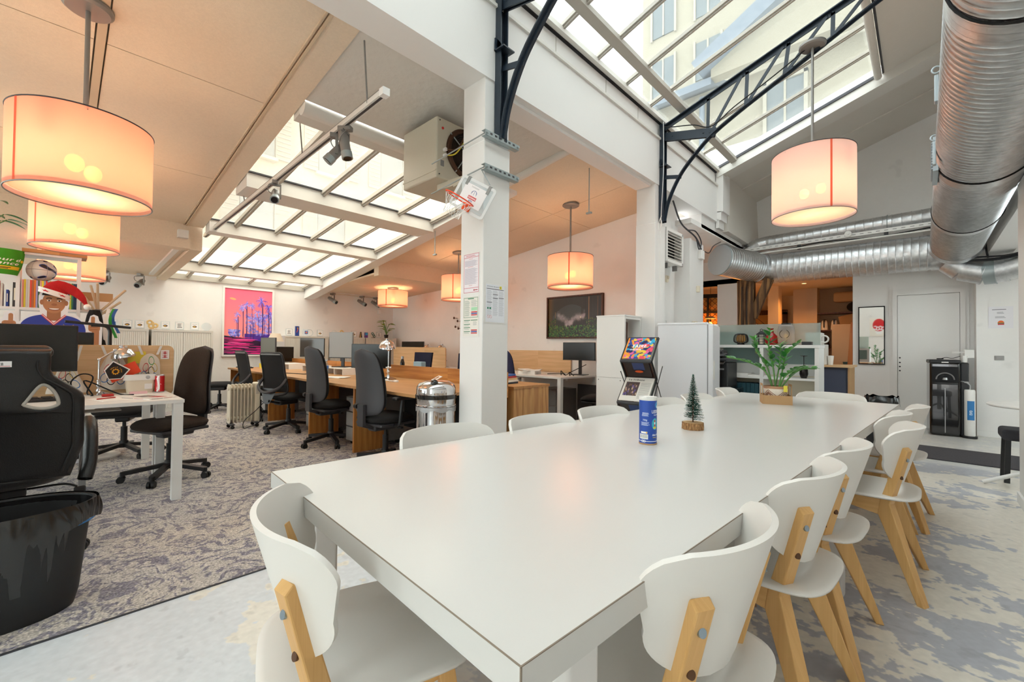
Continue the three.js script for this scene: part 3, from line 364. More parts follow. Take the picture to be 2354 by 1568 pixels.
{ const o = thing('cable_tray', 'white perforated cable channel between the two cross ducts', 'cable tray'); mesh('channel', [bar([-2.42, 2.955, -8.5], [0.12, 2.99, -8.5], 0.055, 0.03, [0, 0, 1])], M.white, o); for (let i = 0; i < 26; i++) mesh('slot', bx(0.045, 0.008, 0.004, -2.3 + i * 0.095, 2.957 + i * 0.0013, -8.484), M.midGrey, o); mesh('sensor', [cy(0.045, 0.045, 0.02, -0.85, 3.0, -8.47, 20, PI / 2), cy(0.016, 0.016, 0.01, -0.85, 3.0, -8.455, 12, PI / 2)], M.white, o); for (const [x, y] of [[-1.5, 2.9], [-0.4, 2.93]]) mesh('hanger', bx(0.05, 0.08, 0.02, x, y, -8.5), M.blackPlastic, o); mesh('wiring', tu([[-2.4, 2.9, -8.46], [-1.8, 2.87, -8.45], [-1.2, 2.92, -8.45], [-0.5, 2.89, -8.45], [0.1, 2.93, -8.45]], 0.009, 60, 6), M.blackMatte, o); mesh('pipe', rod([-2.4, 2.86, -8.44], [0.1, 2.89, -8.44], 0.012, 10), M.white, o); }

// ---------- unit heater on the pillar, with its straps, and the basketball hoop ----------
{ const o = thing('unit_heater', 'beige metal box fan heater mounted high behind the first pillar', 'heater', [-3.22, 2.6, -2.42]);
  mesh('casing', rb(0.51, 0.52, 0.5, 0.015, 0, 0.26, 0), M.beigeMetal, o); mesh('base_lip', bx(0.5, 0.01, 0.5, 0, 0.06, 0.004), M.beigeMetal, o);
  const f = mesh('fan_ring', [to(0.2, 0.022, 0.262, 0.28, -0.07, 0, PI / 2, 0, 40, 8)], M.rust, o); mesh('fan_backing', cy(0.195, 0.195, 0.01, 0.256, 0.28, -0.07, 36, 0, 0, PI / 2), M.blackMatte, f); for (let k = 1; k < 12; k++) mesh('guard_wire', to(0.016 * k, 0.0022, 0.272, 0.28, -0.07, 0, PI / 2, 0, 32, 5), M.rust, f); for (let k = 0; k < 4; k++) { const a = k * PI / 2 + 0.6; mesh('guard_arm', rod([0.275, 0.28, -0.07], [0.275, 0.28 + Math.sin(a) * 0.23, -0.07 + Math.cos(a) * 0.23], 0.005, 6), M.galv, f); }
  mesh('cable_gland', [cy(0.016, 0.016, 0.03, 0.265, 0.25, 0.17, 12, 0, 0, PI / 2), cy(0.016, 0.016, 0.03, 0.265, 0.2, 0.17, 12, 0, 0, PI / 2)], M.white, o); mesh('earth_wire', tu([[0.27, 0.2, 0.17], [0.3, 0.22, 0.1], [0.31, 0.35, 0.0], [0.4, 0.5, -0.06]], 0.006, 24, 6), M.yellow, o); mesh('supply_wire', tu([[0.27, 0.25, 0.17], [0.31, 0.27, 0.08], [0.34, 0.45, -0.02], [0.45, 0.56, -0.08]], 0.006, 24, 6), M.brown, o);
  mesh('warning_light', cy(0.011, 0.011, 0.008, 0.257, 0.43, 0.19, 12, 0, 0, PI / 2), M.red, o); mesh('rating_plate', bx(0.003, 0.05, 0.035, 0.256, 0.13, 0.19), M.midGrey, o); mesh('mounting_arm', [bar([0.1, -0.02, 0.12], [0.62, -0.04, 0.1], 0.06, 0.012, [0, 0, 1]), bx(0.2, 0.05, 0.03, 0.45, -0.05, 0.13, 0, 0, 0.12)], M.beigeMetal, o); for (const [y, z] of [[0.49, 0.22], [0.03, 0.22], [0.49, -0.22]]) mesh('screw', cy(0.006, 0.006, 0.006, 0.257, y, z, 8, 0, 0, PI / 2), M.darkGrey, o); }
for (const [y, n] of [[2.745, 'upper'], [2.495, 'lower']]) { const o = thing('strut_channel', n + ' perforated steel channel clamped across the pillar face', 'bracket', [-2.34, y, -2.31]);
  mesh('channel', [bx(0.006, 0.04, 0.36, 0.02, 0, 0), bx(0.04, 0.004, 0.36, 0, 0.02, 0), bx(0.04, 0.004, 0.36, 0, -0.02, 0)], M.galv, o); for (let k = 0; k < 6; k++) mesh('slot', rb(0.003, 0.014, 0.022, 0.001, 0.0235, 0.003, -0.12 + k * 0.048), M.darkGrey, o); mesh('threaded_rod', rod([0, 0, 0.17], [-0.62, -0.06, 0.19], 0.005, 8), M.galv, o); mesh('nut', cy(0.011, 0.011, 0.014, 0.03, 0, 0.165, 6, 0, 0, PI / 2), M.galv, o); mesh('nut', cy(0.011, 0.011, 0.014, 0.03, 0, -0.165, 6, 0, 0, PI / 2), M.galv, o); }
{ const o = thing('basketball_hoop', 'small clear mini basketball backboard with orange hoop hung askew on the pillar', 'basketball hoop', [-2.37, 2.255, -2.06], 0.5); const t = new THREE.Group(); 
  const Rm = new THREE.Matrix4().makeRotationZ(-0.52), ap = (g) => { g = mg(g); g.applyMatrix4(Rm); return g; };
  mesh('backboard', ap(ext(rrect(0.3, 0.24, 0.025), 0.004)), M.acrylic, o); mesh('board_border', ap(ext(rrect(0.3, 0.24, 0.025), 0.005, 0, [rrect(0.26, 0.2, 0.012)])), phy(0xf4f2f0, 0.5, { transmission: 0.3, thickness: 0 }), o);
  const pr = canvasTex(256, 200, (c, w, h) => { c.clearRect(0, 0, w, h); c.fillStyle = '#efe9e8'; c.fillRect(0, 0, w, h); c.fillStyle = '#b9b4b2'; c.font = 'bold 22px sans-serif'; c.fillText('TARMAK', 70, 26); c.strokeStyle = '#2c3f86'; c.lineWidth = 3; c.beginPath(); c.arc(128, 76, 30, PI, 2 * PI); c.moveTo(128, 46); c.lineTo(128, 90); c.moveTo(112, 50); c.quadraticCurveTo(104, 66, 100, 88); c.moveTo(144, 50); c.quadraticCurveTo(152, 66, 156, 88); c.stroke(); c.fillStyle = '#c42226'; c.fillRect(84, 104, 92, 32); c.fillStyle = '#fff'; for (let k = 0; k < 6; k++) { c.fillRect(91 + k * 14, 110, 5, 20); c.fillRect(91 + k * 14, 118 + (k % 2) * 4, 11, 4); } c.fillStyle = '#2c3f86'; c.fillRect(108, 142, 6, 18); c.fillRect(120, 142, 14, 5); c.fillRect(120, 151, 14, 5); c.fillRect(140, 142, 5, 18); });
  mesh('print', ap(at(new THREE.BoxGeometry(0.19, 0.15, 0.001), 0, 0.005, 0.0065)), std(0xffffff, 0.6, { map: pr }), o, { uv: true });
  for (const x of [0.09, -0.09]) mesh('hook_strap', ap([bx(0.022, 0.06, 0.006, x, 0.09, 0.006), bx(0.022, 0.006, 0.09, x, 0.122, -0.04)]), M.metalGrey, o); mesh('hanging_wire', rod([0.13, 0.08, -0.005], [0.03, 0.24, -0.085], 0.003, 6), M.galv, o);
  const b = mesh('hoop_bracket', ap([rb(0.06, 0.055, 0.02, 0.004, 0, -0.085, 0.014), bx(0.05, 0.006, 0.05, 0, -0.07, 0.04)]), M.orange, o); for (const [x, y] of [[0.018, -0.075], [-0.018, -0.075], [0, -0.1]]) mesh('screw', ap(cy(0.005, 0.005, 0.004, x, y, 0.026, 10, PI / 2)), M.screw, b);
  const hoopC = [0, -0.07, 0.165], rr = 0.105; mesh('rim', ap(to(rr, 0.0045, ...hoopC, PI / 2, 0, 0, 48, 8)), M.orangeRed, o);
  const net = []; for (let k = 0; k < 10; k++) { const a = k / 10 * 2 * PI, f = (y, r, da) => [Math.sin(a + da) * r, -0.07 - y, 0.165 + Math.cos(a + da) * r]; net.push(tu([f(0, rr, 0), f(0.04, 0.085, 0.3), f(0.085, 0.065, 0), f(0.13, 0.06, 0.3)], 0.0016, 14, 5), tu([f(0, rr, 0), f(0.04, 0.085, -0.3), f(0.085, 0.065, 0), f(0.13, 0.06, -0.3)], 0.0016, 14, 5)); } mesh('net', ap(net), M.white, o); }

// ---------- lighting track and spotlights ----------
{ const p = [-2.58, 2.83, -1.45], q = [-7.28, 2.68, -1.4]; const o = thing('light_track', 'long white lighting track hung on rods below the aisle skylight', 'track light rail'); mesh('rail', bar(p, q, 0.035, 0.045), M.barWhite, o); mesh('top_rib', bar([p[0], p[1] + 0.03, p[2]], [q[0], q[1] + 0.03, q[2]], 0.02, 0.02), M.metalGrey, o); mesh('end_block', bx(0.05, 0.05, 0.05, -2.56, 2.83, -1.45), M.white, o); mesh('conductor_slot', bar([p[0], p[1] - 0.019, p[2]], [q[0], q[1] - 0.019, q[2]], 0.004, 0.016), M.darkGrey, o); for (const x of [-2.75, -3.88, -5.53, -6.9]) { const y = lerp(2.83, 2.68, (x + 2.58) / -4.7); mesh('hanging_rod', rod([x, y, -1.43], [x, hA(x), -1.4], 0.006, 8), M.metalGrey, o); } }
function spot(label, pos, yaw, tilt, group) { const o = thing('spotlight', label, 'spotlight', pos, yaw, group); mesh('adapter', rb(0.05, 0.035, 0.1, 0.004, 0, -0.018, 0), M.metalGrey, o); mesh('yoke', [bx(0.012, 0.14, 0.02, 0.045, -0.1, 0), bx(0.1, 0.012, 0.02, 0, -0.04, 0)], M.metalGrey, o);
  const G = (g) => { g = mg(g); g.rotateX(tilt); g.translate(0, -0.14, 0); return g; }; mesh('body', G([cy(0.036, 0.036, 0.13, 0, 0, 0.0, 24, PI / 2), cy(0.03, 0.036, 0.05, 0, 0, -0.08, 24, PI / 2)]), M.metalGrey, o); mesh('ring', G(cy(0.04, 0.04, 0.05, 0, 0, 0.08, 24, PI / 2)), M.galv, o); mesh('lens', G(cy(0.03, 0.03, 0.004, 0, 0, 0.106, 20, PI / 2)), M.glassDark, o); mesh('lead', tu([[0.02, -0.03, 0.02], [-0.05, -0.05, 0.04], [-0.06, -0.1, 0], [0, -0.13, -0.05]], 0.004, 20, 5), M.metalGrey, o); return o; }
spot('grey track spotlight pointing down on the lighting track near the fan heater', [-3.12, 2.8, -1.45], 2.2, 1.35, 'spotlights on the long track'); spot('second grey track spotlight clipped beside the first below the skylight', [-3.26, 2.79, -1.45], -0.4, 0.9, 'spotlights on the long track'); spot('single grey track spotlight tilted at the middle of the lighting track', [-4.55, 2.755, -1.43], 1.2, 0.7, 'spotlights on the long track');
for (const [z, l, y] of [[-0.52, 'silver wall spotlight near the coat stand facing the room', 0], [-0.95, 'silver wall spotlight between coat stand and palm picture', 0], [-4.25, 'silver wall spotlight above the trophies right of the skylight', 0], [-4.95, 'silver wall spotlight in the middle of the right hand rail', 0], [-5.3, 'silver wall spotlight nearest the corner above the potted plant', 0]]) { const s = spot(l, [-9.62, hD(-9.62) - 0.02, z], z > -2 ? 1.1 : 2.0, 0.5, 'spotlights along the far wall'); s.scale.setScalar(1.15); }
{ const o = thing('light_track', 'short white lighting rail under the low ceiling above the trophies', 'track light rail'); mesh('rail', bb(-9.65, -9.6, hD(-9.62) - 0.025, hD(-9.62) + 0.01, -3.98, -5.6), M.barWhite, o); }
for (const [x, z, y, l] of [[-2.78, -4.18, 2.72, 'thin steel rod with a hook hanging from the ceiling beside the forest picture lamp'], [-5.2, -3.8, 2.52, 'thin steel rod with a hook hanging from the skylight curb']]) { const o = thing('ceiling_rod', l, 'rod', [x, 0, z]); mesh('rod', rod([0, y, 0], [0, hA(x) + 0.02, 0], 0.006, 8), M.galv, o); mesh('hook', rb(0.07, 0.022, 0.03, 0.005, 0, y, 0), M.galv, o); }
// wall heater and little boxes on the pilaster
{ const o = thing('wall_heater', 'white wall heater with open slatted front fixed high on the pilaster', 'heater', [-2.5, 2.32, -5.62], PI / 2); mesh('casing', [bx(0.5, 0.04, 0.14, 0, 0.4, 0.05), bx(0.5, 0.04, 0.14, 0, 0.0, 0.05), bx(0.04, 0.44, 0.14, 0.25, 0.2, 0.05), bx(0.04, 0.44, 0.14, -0.25, 0.2, 0.05)], M.white, o); mesh('back_panel', bx(0.48, 0.4, 0.02, 0, 0.2, 0), M.blackMatte, o); for (let k = 0; k < 9; k++) mesh('slat', bx(0.46, 0.01, 0.03, 0, 0.04 + k * 0.04, 0.1, 0.5), M.barWhite, o); for (const s of [-0.15, 0.15]) mesh('foot_bracket', bx(0.02, 0.08, 0.06, s, -0.05, 0.05), M.midGrey, o); }
solo('thermostat', 'cream thermostat box on the recessed wall below the slatted heater', 'thermostat', [rb(0.03, 0.09, 0.07, 0.008, 0, 0, 0), cy(0.022, 0.022, 0.02, 0.02, 0.015, 0, 16, 0, 0, PI / 2)], M.cream, [-2.54, 2.13, -5.72]);
solo('socket_box', 'small cream switch box at eye level on the white post', 'switch', rb(0.04, 0.09, 0.06, 0.008), M.cream, [XF + 0.02, 2.04, -6.35]); solo('socket_box', 'small cream socket box low on the white post above the fridge', 'switch', rb(0.05, 0.075, 0.09, 0.008), M.cream, [XF + 0.03, 1.53, -6.2]); solo('junction_box', 'square white junction box at the top of the white post', 'junction box', rb(0.05, 0.13, 0.13, 0.01), M.white, [XF + 0.025, 2.55, -6.45]);
solo('cable_tangle', 'dark and white cables looping from the beam to the junction box', 'cable', [tu([[-2.45, 3.18, -5.7], [-2.4, 2.9, -5.85], [-2.33, 2.75, -6.2], [-2.33, 2.62, -6.4]], 0.012, 30, 6), tu([[-2.33, 2.8, -5.9], [-2.31, 2.82, -6.15], [-2.31, 2.7, -6.35], [-2.32, 2.6, -6.3], [-2.32, 2.72, -6.2]], 0.009, 30, 6), tu([[-2.34, 2.62, -6.5], [-2.36, 2.64, -6.8], [-2.4, 2.8, -7.1], [-2.45, 2.97, -7.6]], 0.008, 30, 6)], M.darkGrey);
// ---------- long white table ----------
const TC = [-0.867, -2.618], TR = -0.0578;                           // centre and turn of the long table
const tl = (lx, lz) => [TC[0] + lx * Math.cos(TR) + lz * Math.sin(TR), TC[1] - lx * Math.sin(TR) + lz * Math.cos(TR)];
{ const o = thing('meeting_table', 'long glossy white meeting table with thick edge and square legs', 'table', [TC[0], 0, TC[1]], TR);
  mesh('table_top', bx(1.2, 0.052, 4.3, 0, 0.7135, 0), M.tableWhite, o);
  mesh('edge_band', [bx(0.002, 0.05, 4.3, 0.601, 0.7125, 0), bx(0.002, 0.05, 4.3, -0.601, 0.7125, 0), bx(1.204, 0.05, 0.002, 0, 0.7125, 2.151), bx(1.204, 0.05, 0.002, 0, 0.7125, -2.151)], M.tableEdge, o);
  mesh('edge_line', [bx(0.0022, 0.0016, 4.304, 0.6012, 0.7388, 0), bx(0.0022, 0.0016, 4.304, -0.6012, 0.7388, 0), bx(1.204, 0.0016, 0.0022, 0, 0.7388, 2.1512), bx(1.204, 0.0016, 0.0022, 0, 0.7388, -2.1512), bx(0.0025, 0.05, 0.0025, 0.6012, 0.7125, 2.1512), bx(0.0025, 0.05, 0.0025, -0.6012, 0.7125, 2.1512)], M.edgeBrown, o);
  for (const x of [-0.55, 0.55]) for (const z of [-2.05, 0, 2.0]) mesh('leg', rb(0.085, 0.688, 0.085, 0.012, x, 0.344, z), M.legWhite, o); }
// ---------- white plywood chairs with birch frame ----------
const chair0 = (() => {
  const o = thing('dining_chair', 'x', 'chair');
  // local: faces -z, back at +z
  const sw = [[-0.19, 0.2], [-0.215, 0.12], [-0.22, -0.05], [-0.205, -0.17], [-0.15, -0.215], [0, -0.225], [0.15, -0.215], [0.205, -0.17], [0.22, -0.05], [0.215, 0.12], [0.19, 0.2], [0.13, 0.235], [0, 0.245], [-0.13, 0.235]]; const cv = new THREE.CatmullRomCurve3(sw.map((p) => V(p[0], p[1], 0)), true, 'centripetal'); const pts = cv.getPoints(56);
  const seat = gridGeo(56, 6, (u, v) => { const p = pts[Math.round(u * 56) % 56], k = [0, 0.5, 0.93, 1, 1, 0.93, 0][Math.round(v * 6)], y = [0.462, 0.462, 0.462, 0.457, 0.449, 0.444, 0.444][Math.round(v * 6)]; const dip = -0.01 * (1 - k * k) - 0.012 * clamp((-p.y * k - 0.12) * 5); return [p.x * k, y + dip * 0.7, p.y * k]; });
  mesh('seat', seat, M.chairWhite, o);
  const hw = (t) => (t < 0.5 ? 0.262 * Math.pow(Math.sin(PI / 2 * t / 0.5), 0.62) : t < 0.78 ? lerp(0.262, 0.298, (t - 0.5) / 0.28) : 0.298 - 0.085 * (1 - Math.sqrt(Math.max(0, 1 - ((t - 0.78) / 0.22) ** 2))));
  const Rb = 0.3, fn = (u, v) => { const t = 0.004 + 0.996 * v, s = (u * 2 - 1) * hw(t), a = s / Rb, h = 0.495 + 0.3 * t + 0.02 * Math.cos(a * 1.3) * 0 - 0.012 * (1 - Math.cos(a)) , lean = 0.145 + 0.085 * t; return [Math.sin(a) * Rb, h, lean + (Math.cos(a) - 1) * Rb * 0.92 + 0.02]; };
  const off = (u, v) => { const t = v, s = (u * 2 - 1) * hw(0.004 + 0.996 * t), a = s / Rb, th = 0.013; return [Math.sin(a) * th, -0.003, Math.cos(a) * th * 0.97]; };
  mesh('backrest', shell(32, 26, fn, off), M.chairWhite, o);
  for (const s of [-1, 1]) {
    // rear leg: foot behind, knee under the seat, upright along the outside of the shell
    const prof = [[0.268, 0], [0.24, 0], [0.082, 0.36], [0.092, 0.43], [0.174, 0.7], [0.19, 0.705], [0.206, 0.69], [0.134, 0.42]];
    const g = ext(prof, 0.044, 0.004).translate(0, 0, -0.022); g.applyMatrix4(new THREE.Matrix4().makeBasis(V(0, 0, 1), V(0, 1, 0), V(-1, 0, 0))); g.translate(0, 0, -0.165); g.rotateY(s * 0.42); g.translate(0, 0, 0.17); const p = g.attributes.position; for (let i = 0; i < p.count; i++) { const y = p.getY(i), xo = y < 0.4 ? lerp(0.21, 0.178, y / 0.4) : lerp(0.178, 0.16, (y - 0.4) / 0.3); p.setX(i, p.getX(i) + s * xo); } g.computeVertexNormals();
    const leg = mesh('rear_leg', g, M.birch, o); for (const [y, z, m] of [[0.645, 0.1955, M.screw], [0.555, 0.1715, M.brown]]) { const xo = lerp(0.178, 0.16, (y - 0.4) / 0.3); const bg = cy(0.009, 0.009, 0.006, 0, y, z, 16, PI / 2 - 0.27); bg.translate(0, 0, -0.165); bg.rotateY(s * 0.42); bg.translate(s * xo, 0, 0.17); mesh(m === M.screw ? 'bolt' : 'bolt_hole', bg, m, leg); }
    const fl = ext([[-0.155, 0.44], [-0.115, 0.44], [-0.19, 0], [-0.215, 0]], 0.03, 0.003).translate(0, 0, -0.015); fl.applyMatrix4(new THREE.Matrix4().makeBasis(V(0, 0, 1), V(0, 1, 0), V(-1, 0, 0))); const q = fl.attributes.position; for (let i = 0; i < q.count; i++) q.setX(i, q.getX(i) + s * lerp(0.195, 0.165, q.getY(i) / 0.44)); fl.computeVertexNormals(); mesh('front_leg', fl, M.birch, o);
    const rl = ext([[-0.15, 0.44], [0.13, 0.44], [0.115, 0.35], [-0.14, 0.4]], 0.024, 0.002).translate(0, 0, -0.012); rl.applyMatrix4(new THREE.Matrix4().makeBasis(V(0, 0, 1), V(0, 1, 0), V(-1, 0, 0))); rl.translate(s * 0.152, 0, 0); mesh('side_rail', rl, M.birch, o, { grain: 'z' });
  }
  mesh('cross_rail', [bx(0.3, 0.05, 0.022, 0, 0.405, 0.09), bx(0.3, 0.045, 0.022, 0, 0.415, -0.12)], M.birch, o, { grain: 'x' });
  return o;
})();
{ let first = true; const G = 'white plywood chairs round the long table';
  const put = (lx, lz, face, label) => { const [x, z] = tl(lx, lz), ry = TR + face; if (first) { chair0.position.set(x, 0, z); chair0.rotation.y = ry; tag(chair0, label, 'chair', G); first = false; } else dup(chair0, [x, 0, z], ry, label, G); };
  const W = 'white plywood chair with birch legs, ';
  put(0.475, 1.58, PI / 2, W + 'first along the worn floor side of the table'); put(0.48, 0.88, PI / 2, W + 'second along the worn floor side of the table'); put(0.48, 0.36, PI / 2, W + 'third along the worn floor side of the table'); put(0.59, -0.42, PI / 2 + 0.05, W + 'pulled out from the table on the worn floor'); put(0.5, -1.0, PI / 2, W + 'fifth along the worn floor side of the table'); put(0.55, -1.55, PI / 2, W + 'nearest the black water dispenser');
  put(-0.49, 1.41, -PI / 2, W + 'across the table before the steel bin'); put(-0.43, 0.84, -PI / 2, W + 'across the table before the pillar with notices'); put(-0.42, 0.29, -PI / 2, W + 'across the table before the magazine rack'); put(-0.4, -0.5, -PI / 2, W + 'behind the blue salt canister'); put(-0.4, -1.02, -PI / 2, W + 'behind the little tree, before the fridge'); put(-0.46, -1.86, -PI / 2 + 0.12, W + 'before the black printer');
  put(0.14, -2.0, PI, W + 'at the table end beyond the potted plant'); put(-0.02, 2.07, -0.24, W + 'turned at the table head near the waste bin');
}
// ---------- things on the table ----------
{ const [x, z] = [-0.905, -1.85]; const o = thing('salt_canister', 'tall blue cardboard salt canister with white lid on the table', 'canister', [x, 0.74, z], 0.9);
  const lab = canvasTex(1024, 768, (c, w, h) => {
    const g = c; g.fillStyle = '#1d4aa6'; g.fillRect(0, 0, w, h);
    for (const ox of [0, 512]) { g.save(); g.translate(ox, 0);
      g.fillStyle = '#2f8fd0'; g.beginPath(); g.ellipse(150, 95, 80, 60, 0, 0, 7); g.fill(); g.fillStyle = '#f2f4f6'; g.beginPath(); g.moveTo(112, 128); g.quadraticCurveTo(150, 66, 205, 112); g.quadraticCurveTo(212, 138, 180, 146); g.lineTo(130, 146); g.closePath(); g.fill(); g.fillRect(146, 52, 6, 24);
      g.font = 'bold 76px sans-serif'; g.fillStyle = '#f4f5f7'; g.fillText('BALEINE', -110, 232); g.font = 'bold 26px sans-serif'; g.fillText('depuis 1934', 40, 272);
      g.fillStyle = '#39b6c9'; g.beginPath(); g.ellipse(70, 420, 70, 100, 0, 0, 7); g.fill(); g.fillStyle = '#d8392f'; for (let k = 0; k < 3; k++) { g.fillStyle = k % 2 ? '#f2f2f2' : '#d8392f'; g.fillRect(52, 350 + k * 38, 30, 38); } g.fillStyle = '#e8d33c'; g.fillRect(30, 470, 80, 30);
      g.fillStyle = '#f4f5f7'; g.font = 'italic bold 46px sans-serif'; g.fillText('de Mer Fin', -60, 628); g.fillStyle = '#f0d53a'; g.fillRect(20, 650, 90, 7);
      g.fillStyle = 'rgba(236,240,246,0.85)'; for (let k = 0; k < 4; k++) g.fillRect(330 - k * 4, 226 + k * 17, 118 + (k % 2) * 14, 8); g.font = 'bold 40px sans-serif'; g.fillText('750g', 338, 368); for (let k = 0; k < 5; k++) g.fillRect(300 + (k % 2) * 12, 392 + k * 13, 160 - (k % 3) * 18, 6);
      g.fillStyle = '#f1eee6'; g.fillRect(300, 556, 130, 34); g.fillStyle = '#e8a93a'; g.fillRect(405, 561, 22, 24); g.fillStyle = '#f1f1ee'; g.fillRect(268, 602, 175, 84); g.fillStyle = '#222'; for (let k = 0; k < 34; k++) if ((k * 7) % 5 > 1) g.fillRect(280 + k * 4.6, 610, 2.4, 60);
      g.strokeStyle = '#f2f4f6'; g.lineWidth = 10; g.beginPath(); g.moveTo(-40, 722); g.lineTo(512, 722); g.stroke(); g.lineWidth = 8; for (const k of [336, 372]) { g.beginPath(); g.ellipse(k, 722, 24, 18, 0, 0, 7); g.stroke(); } g.restore(); } });
  const body = gridGeo(48, 1, (u, v) => { const a = -u * 2 * PI; return [Math.sin(a) * 0.0385, 0.004 + v * 0.196, Math.cos(a) * 0.0385]; }, true); { const uv = body.attributes.uv; for (let i = 0; i < uv.count; i++) uv.setX(i, 1 - uv.getX(i)); }
  mesh('tube', body, std(0xffffff, 0.42, { map: lab }), o, { uv: true }); mesh('base', cy(0.0392, 0.0392, 0.006, 0, 0.003, 0, 40), M.cardboard, o); const lid = mesh('lid', la([[0, 0.207], [0.036, 0.207], [0.0395, 0.211], [0.0395, 0.198], [0.0385, 0.196]], 0, 0, 0, 40), M.white, o); mesh('spout', rb(0.045, 0.005, 0.03, 0.002, 0, 0.211, 0.012), M.white, lid); }
{ const o = thing('toy_christmas_tree', 'small frosted bottle-brush Christmas tree on a sliced log base', 'ornament', [-0.898, 0.74, -2.36]); const r = rng(5);
  const bark = gridGeo(40, 3, (u, v) => { const a = u * 2 * PI, k = 0.054 + 0.002 * Math.sin(a * 9) + 0.0015 * Math.sin(a * 23 + v * 4); return [Math.sin(a) * k, v * 0.036, Math.cos(a) * k]; }, true); mesh('log_base', [bark, cy(0.053, 0.053, 0.001, 0, 0.036, 0, 40)], std(0xffffff, 0.9, { map: tex(256, 64, (u, v) => mix3([120, 84, 52], [196, 150, 100], clamp(fbm(u * 40, v * 3, 40, 3, 5) * 1.6 - 0.35)), [0.12, 0.04]) }), o);
  mesh('wood_disc', cy(0.05, 0.05, 0.002, 0, 0.037, 0, 36), std(0xc9a77b, 0.8), o); mesh('trunk_wire', cy(0.004, 0.002, 0.25, 0, 0.16, 0, 8), M.brown, o);
  const grn = [], frost = []; for (let k = 0; k < 1500; k++) { const t = Math.pow(r(), 0.8), y = 0.05 + t * 0.24, L = 0.052 * (1 - t) * (0.75 + r() * 0.4) + 0.004, a = r() * 2 * PI, dy = (r() - 0.35) * 0.012; const p = V(0, y, 0), q = V(Math.sin(a) * L, y + dy, Math.cos(a) * L); grn.push(rod(p, q, 0.0008, 3, 0.0005)); if (r() < 0.4) frost.push(rod(q.clone().lerp(p, 0.16), q, 0.0011, 3, 0.001)); }
  mesh('bristles', grn, std(0x24584a, 0.8), o).userData.kind = 'stuff'; mesh('frost_tips', frost, std(0xe9eeea, 0.8), o).userData.kind = 'stuff'; }
{ const o = thing('potted_plant', 'leafy green plant in a patterned pot inside a cardboard sleeve on the table', 'plant', [-0.87, 0.74, -4.02], 0.35); const r = rng(12);
  const pt = canvasTex(512, 160, (c, w, h) => { c.fillStyle = '#e9ddcd'; c.fillRect(0, 0, w, h); c.fillStyle = '#b88a68'; c.fillRect(0, 0, w, 22); c.strokeStyle = '#8a5a40'; c.lineWidth = 6; for (let k = 0; k < 4; k++) { const x = 64 + k * 128; c.beginPath(); for (const s of [56, 38, 20]) { c.moveTo(x, 90 - s); c.lineTo(x + s, 90); c.lineTo(x, 90 + s); c.lineTo(x - s, 90); c.closePath(); } c.stroke(); if (k % 2 === 0) { for (let a = 0; a < 12; a++) { c.beginPath(); c.ellipse(x + Math.cos(a * 0.5236) * 22, 90 + Math.sin(a * 0.5236) * 22, 13, 4, a * 0.5236, 0, 7); c.fillStyle = '#8a5a40'; c.fill(); } } } });
  const potFn = (u, v) => { const a = -u * 2 * PI, R = lerp(0.068, 0.086, Math.pow(v, 0.7)); return [Math.sin(a) * R, 0.012 + v * 0.125, Math.cos(a) * R]; }; mesh('pot', gridGeo(40, 6, potFn, true), std(0xffffff, 0.55, { map: pt }), o, { uv: true }); mesh('pot_rim', [to(0.084, 0.004, 0, 0.137, 0, PI / 2, 0, 0, 40, 8)], std(0xb88a68, 0.6), o); mesh('soil', cy(0.08, 0.08, 0.004, 0, 0.128, 0, 28), M.soil, o);
  mesh('cardboard_sleeve', [bx(0.2, 0.07, 0.004, 0, 0.035, 0.095), bx(0.2, 0.07, 0.004, 0, 0.035, -0.095), bx(0.004, 0.07, 0.19, 0.1, 0.035, 0), bx(0.004, 0.07, 0.19, -0.1, 0.035, 0), bx(0.2, 0.003, 0.19, 0, 0.002, 0), ...[-1, 1].flatMap((s) => [bx(0.004, 0.08, 0.02, s * 0.1, 0.11, 0.06), bx(0.004, 0.08, 0.02, s * 0.1, 0.11, -0.06), bx(0.004, 0.018, 0.14, s * 0.1, 0.15, 0)])], M.cardboard, o); mesh('price_tag', [bx(0.026, 0.05, 0.002, 0.055, 0.125, 0.09)], M.yellow, o);
  const leafGeo = (L, w) => { const g = gridGeo(4, 8, (u, v) => { const s = (u * 2 - 1), k = w * Math.pow(Math.sin(PI * Math.pow(v, 0.75)), 0.9); return [s * k, -0.02 * v * v * L * 6 + Math.abs(s) * k * 0.35, v * L]; }); g.userData.raw = true; return g; };
  const LV = [mg(leafGeo(0.085, 0.02)), mg(leafGeo(0.07, 0.017)), mg(leafGeo(0.1, 0.024))]; LV.forEach((g) => { boxUV(g); g.userData.ready = true; });
  const stems = [[[0, 0.12, 0], [-0.02, 0.3, 0.01], [-0.05, 0.45, 0.02], [-0.045, 0.61, 0.03]], [[-0.02, 0.12, 0.02], [-0.08, 0.26, 0.03], [-0.2, 0.33, 0.05], [-0.36, 0.37, 0.08]], [[-0.02, 0.12, 0], [-0.06, 0.3, -0.02], [-0.13, 0.42, -0.03], [-0.15, 0.54, -0.04]], [[0.02, 0.12, 0], [0.05, 0.28, 0], [0.07, 0.4, 0.02], [0.16, 0.5, 0.05]], [[0.03, 0.12, 0.02], [0.1, 0.22, 0.02], [0.17, 0.28, 0.03], [0.27, 0.29, 0.04]], [[0.0, 0.12, -0.03], [0.03, 0.27, -0.06], [0.05, 0.4, -0.1], [0.05, 0.48, -0.13]], [[0.02, 0.12, 0.03], [0.05, 0.22, 0.08], [0.11, 0.28, 0.12], [0.17, 0.3, 0.14]]];
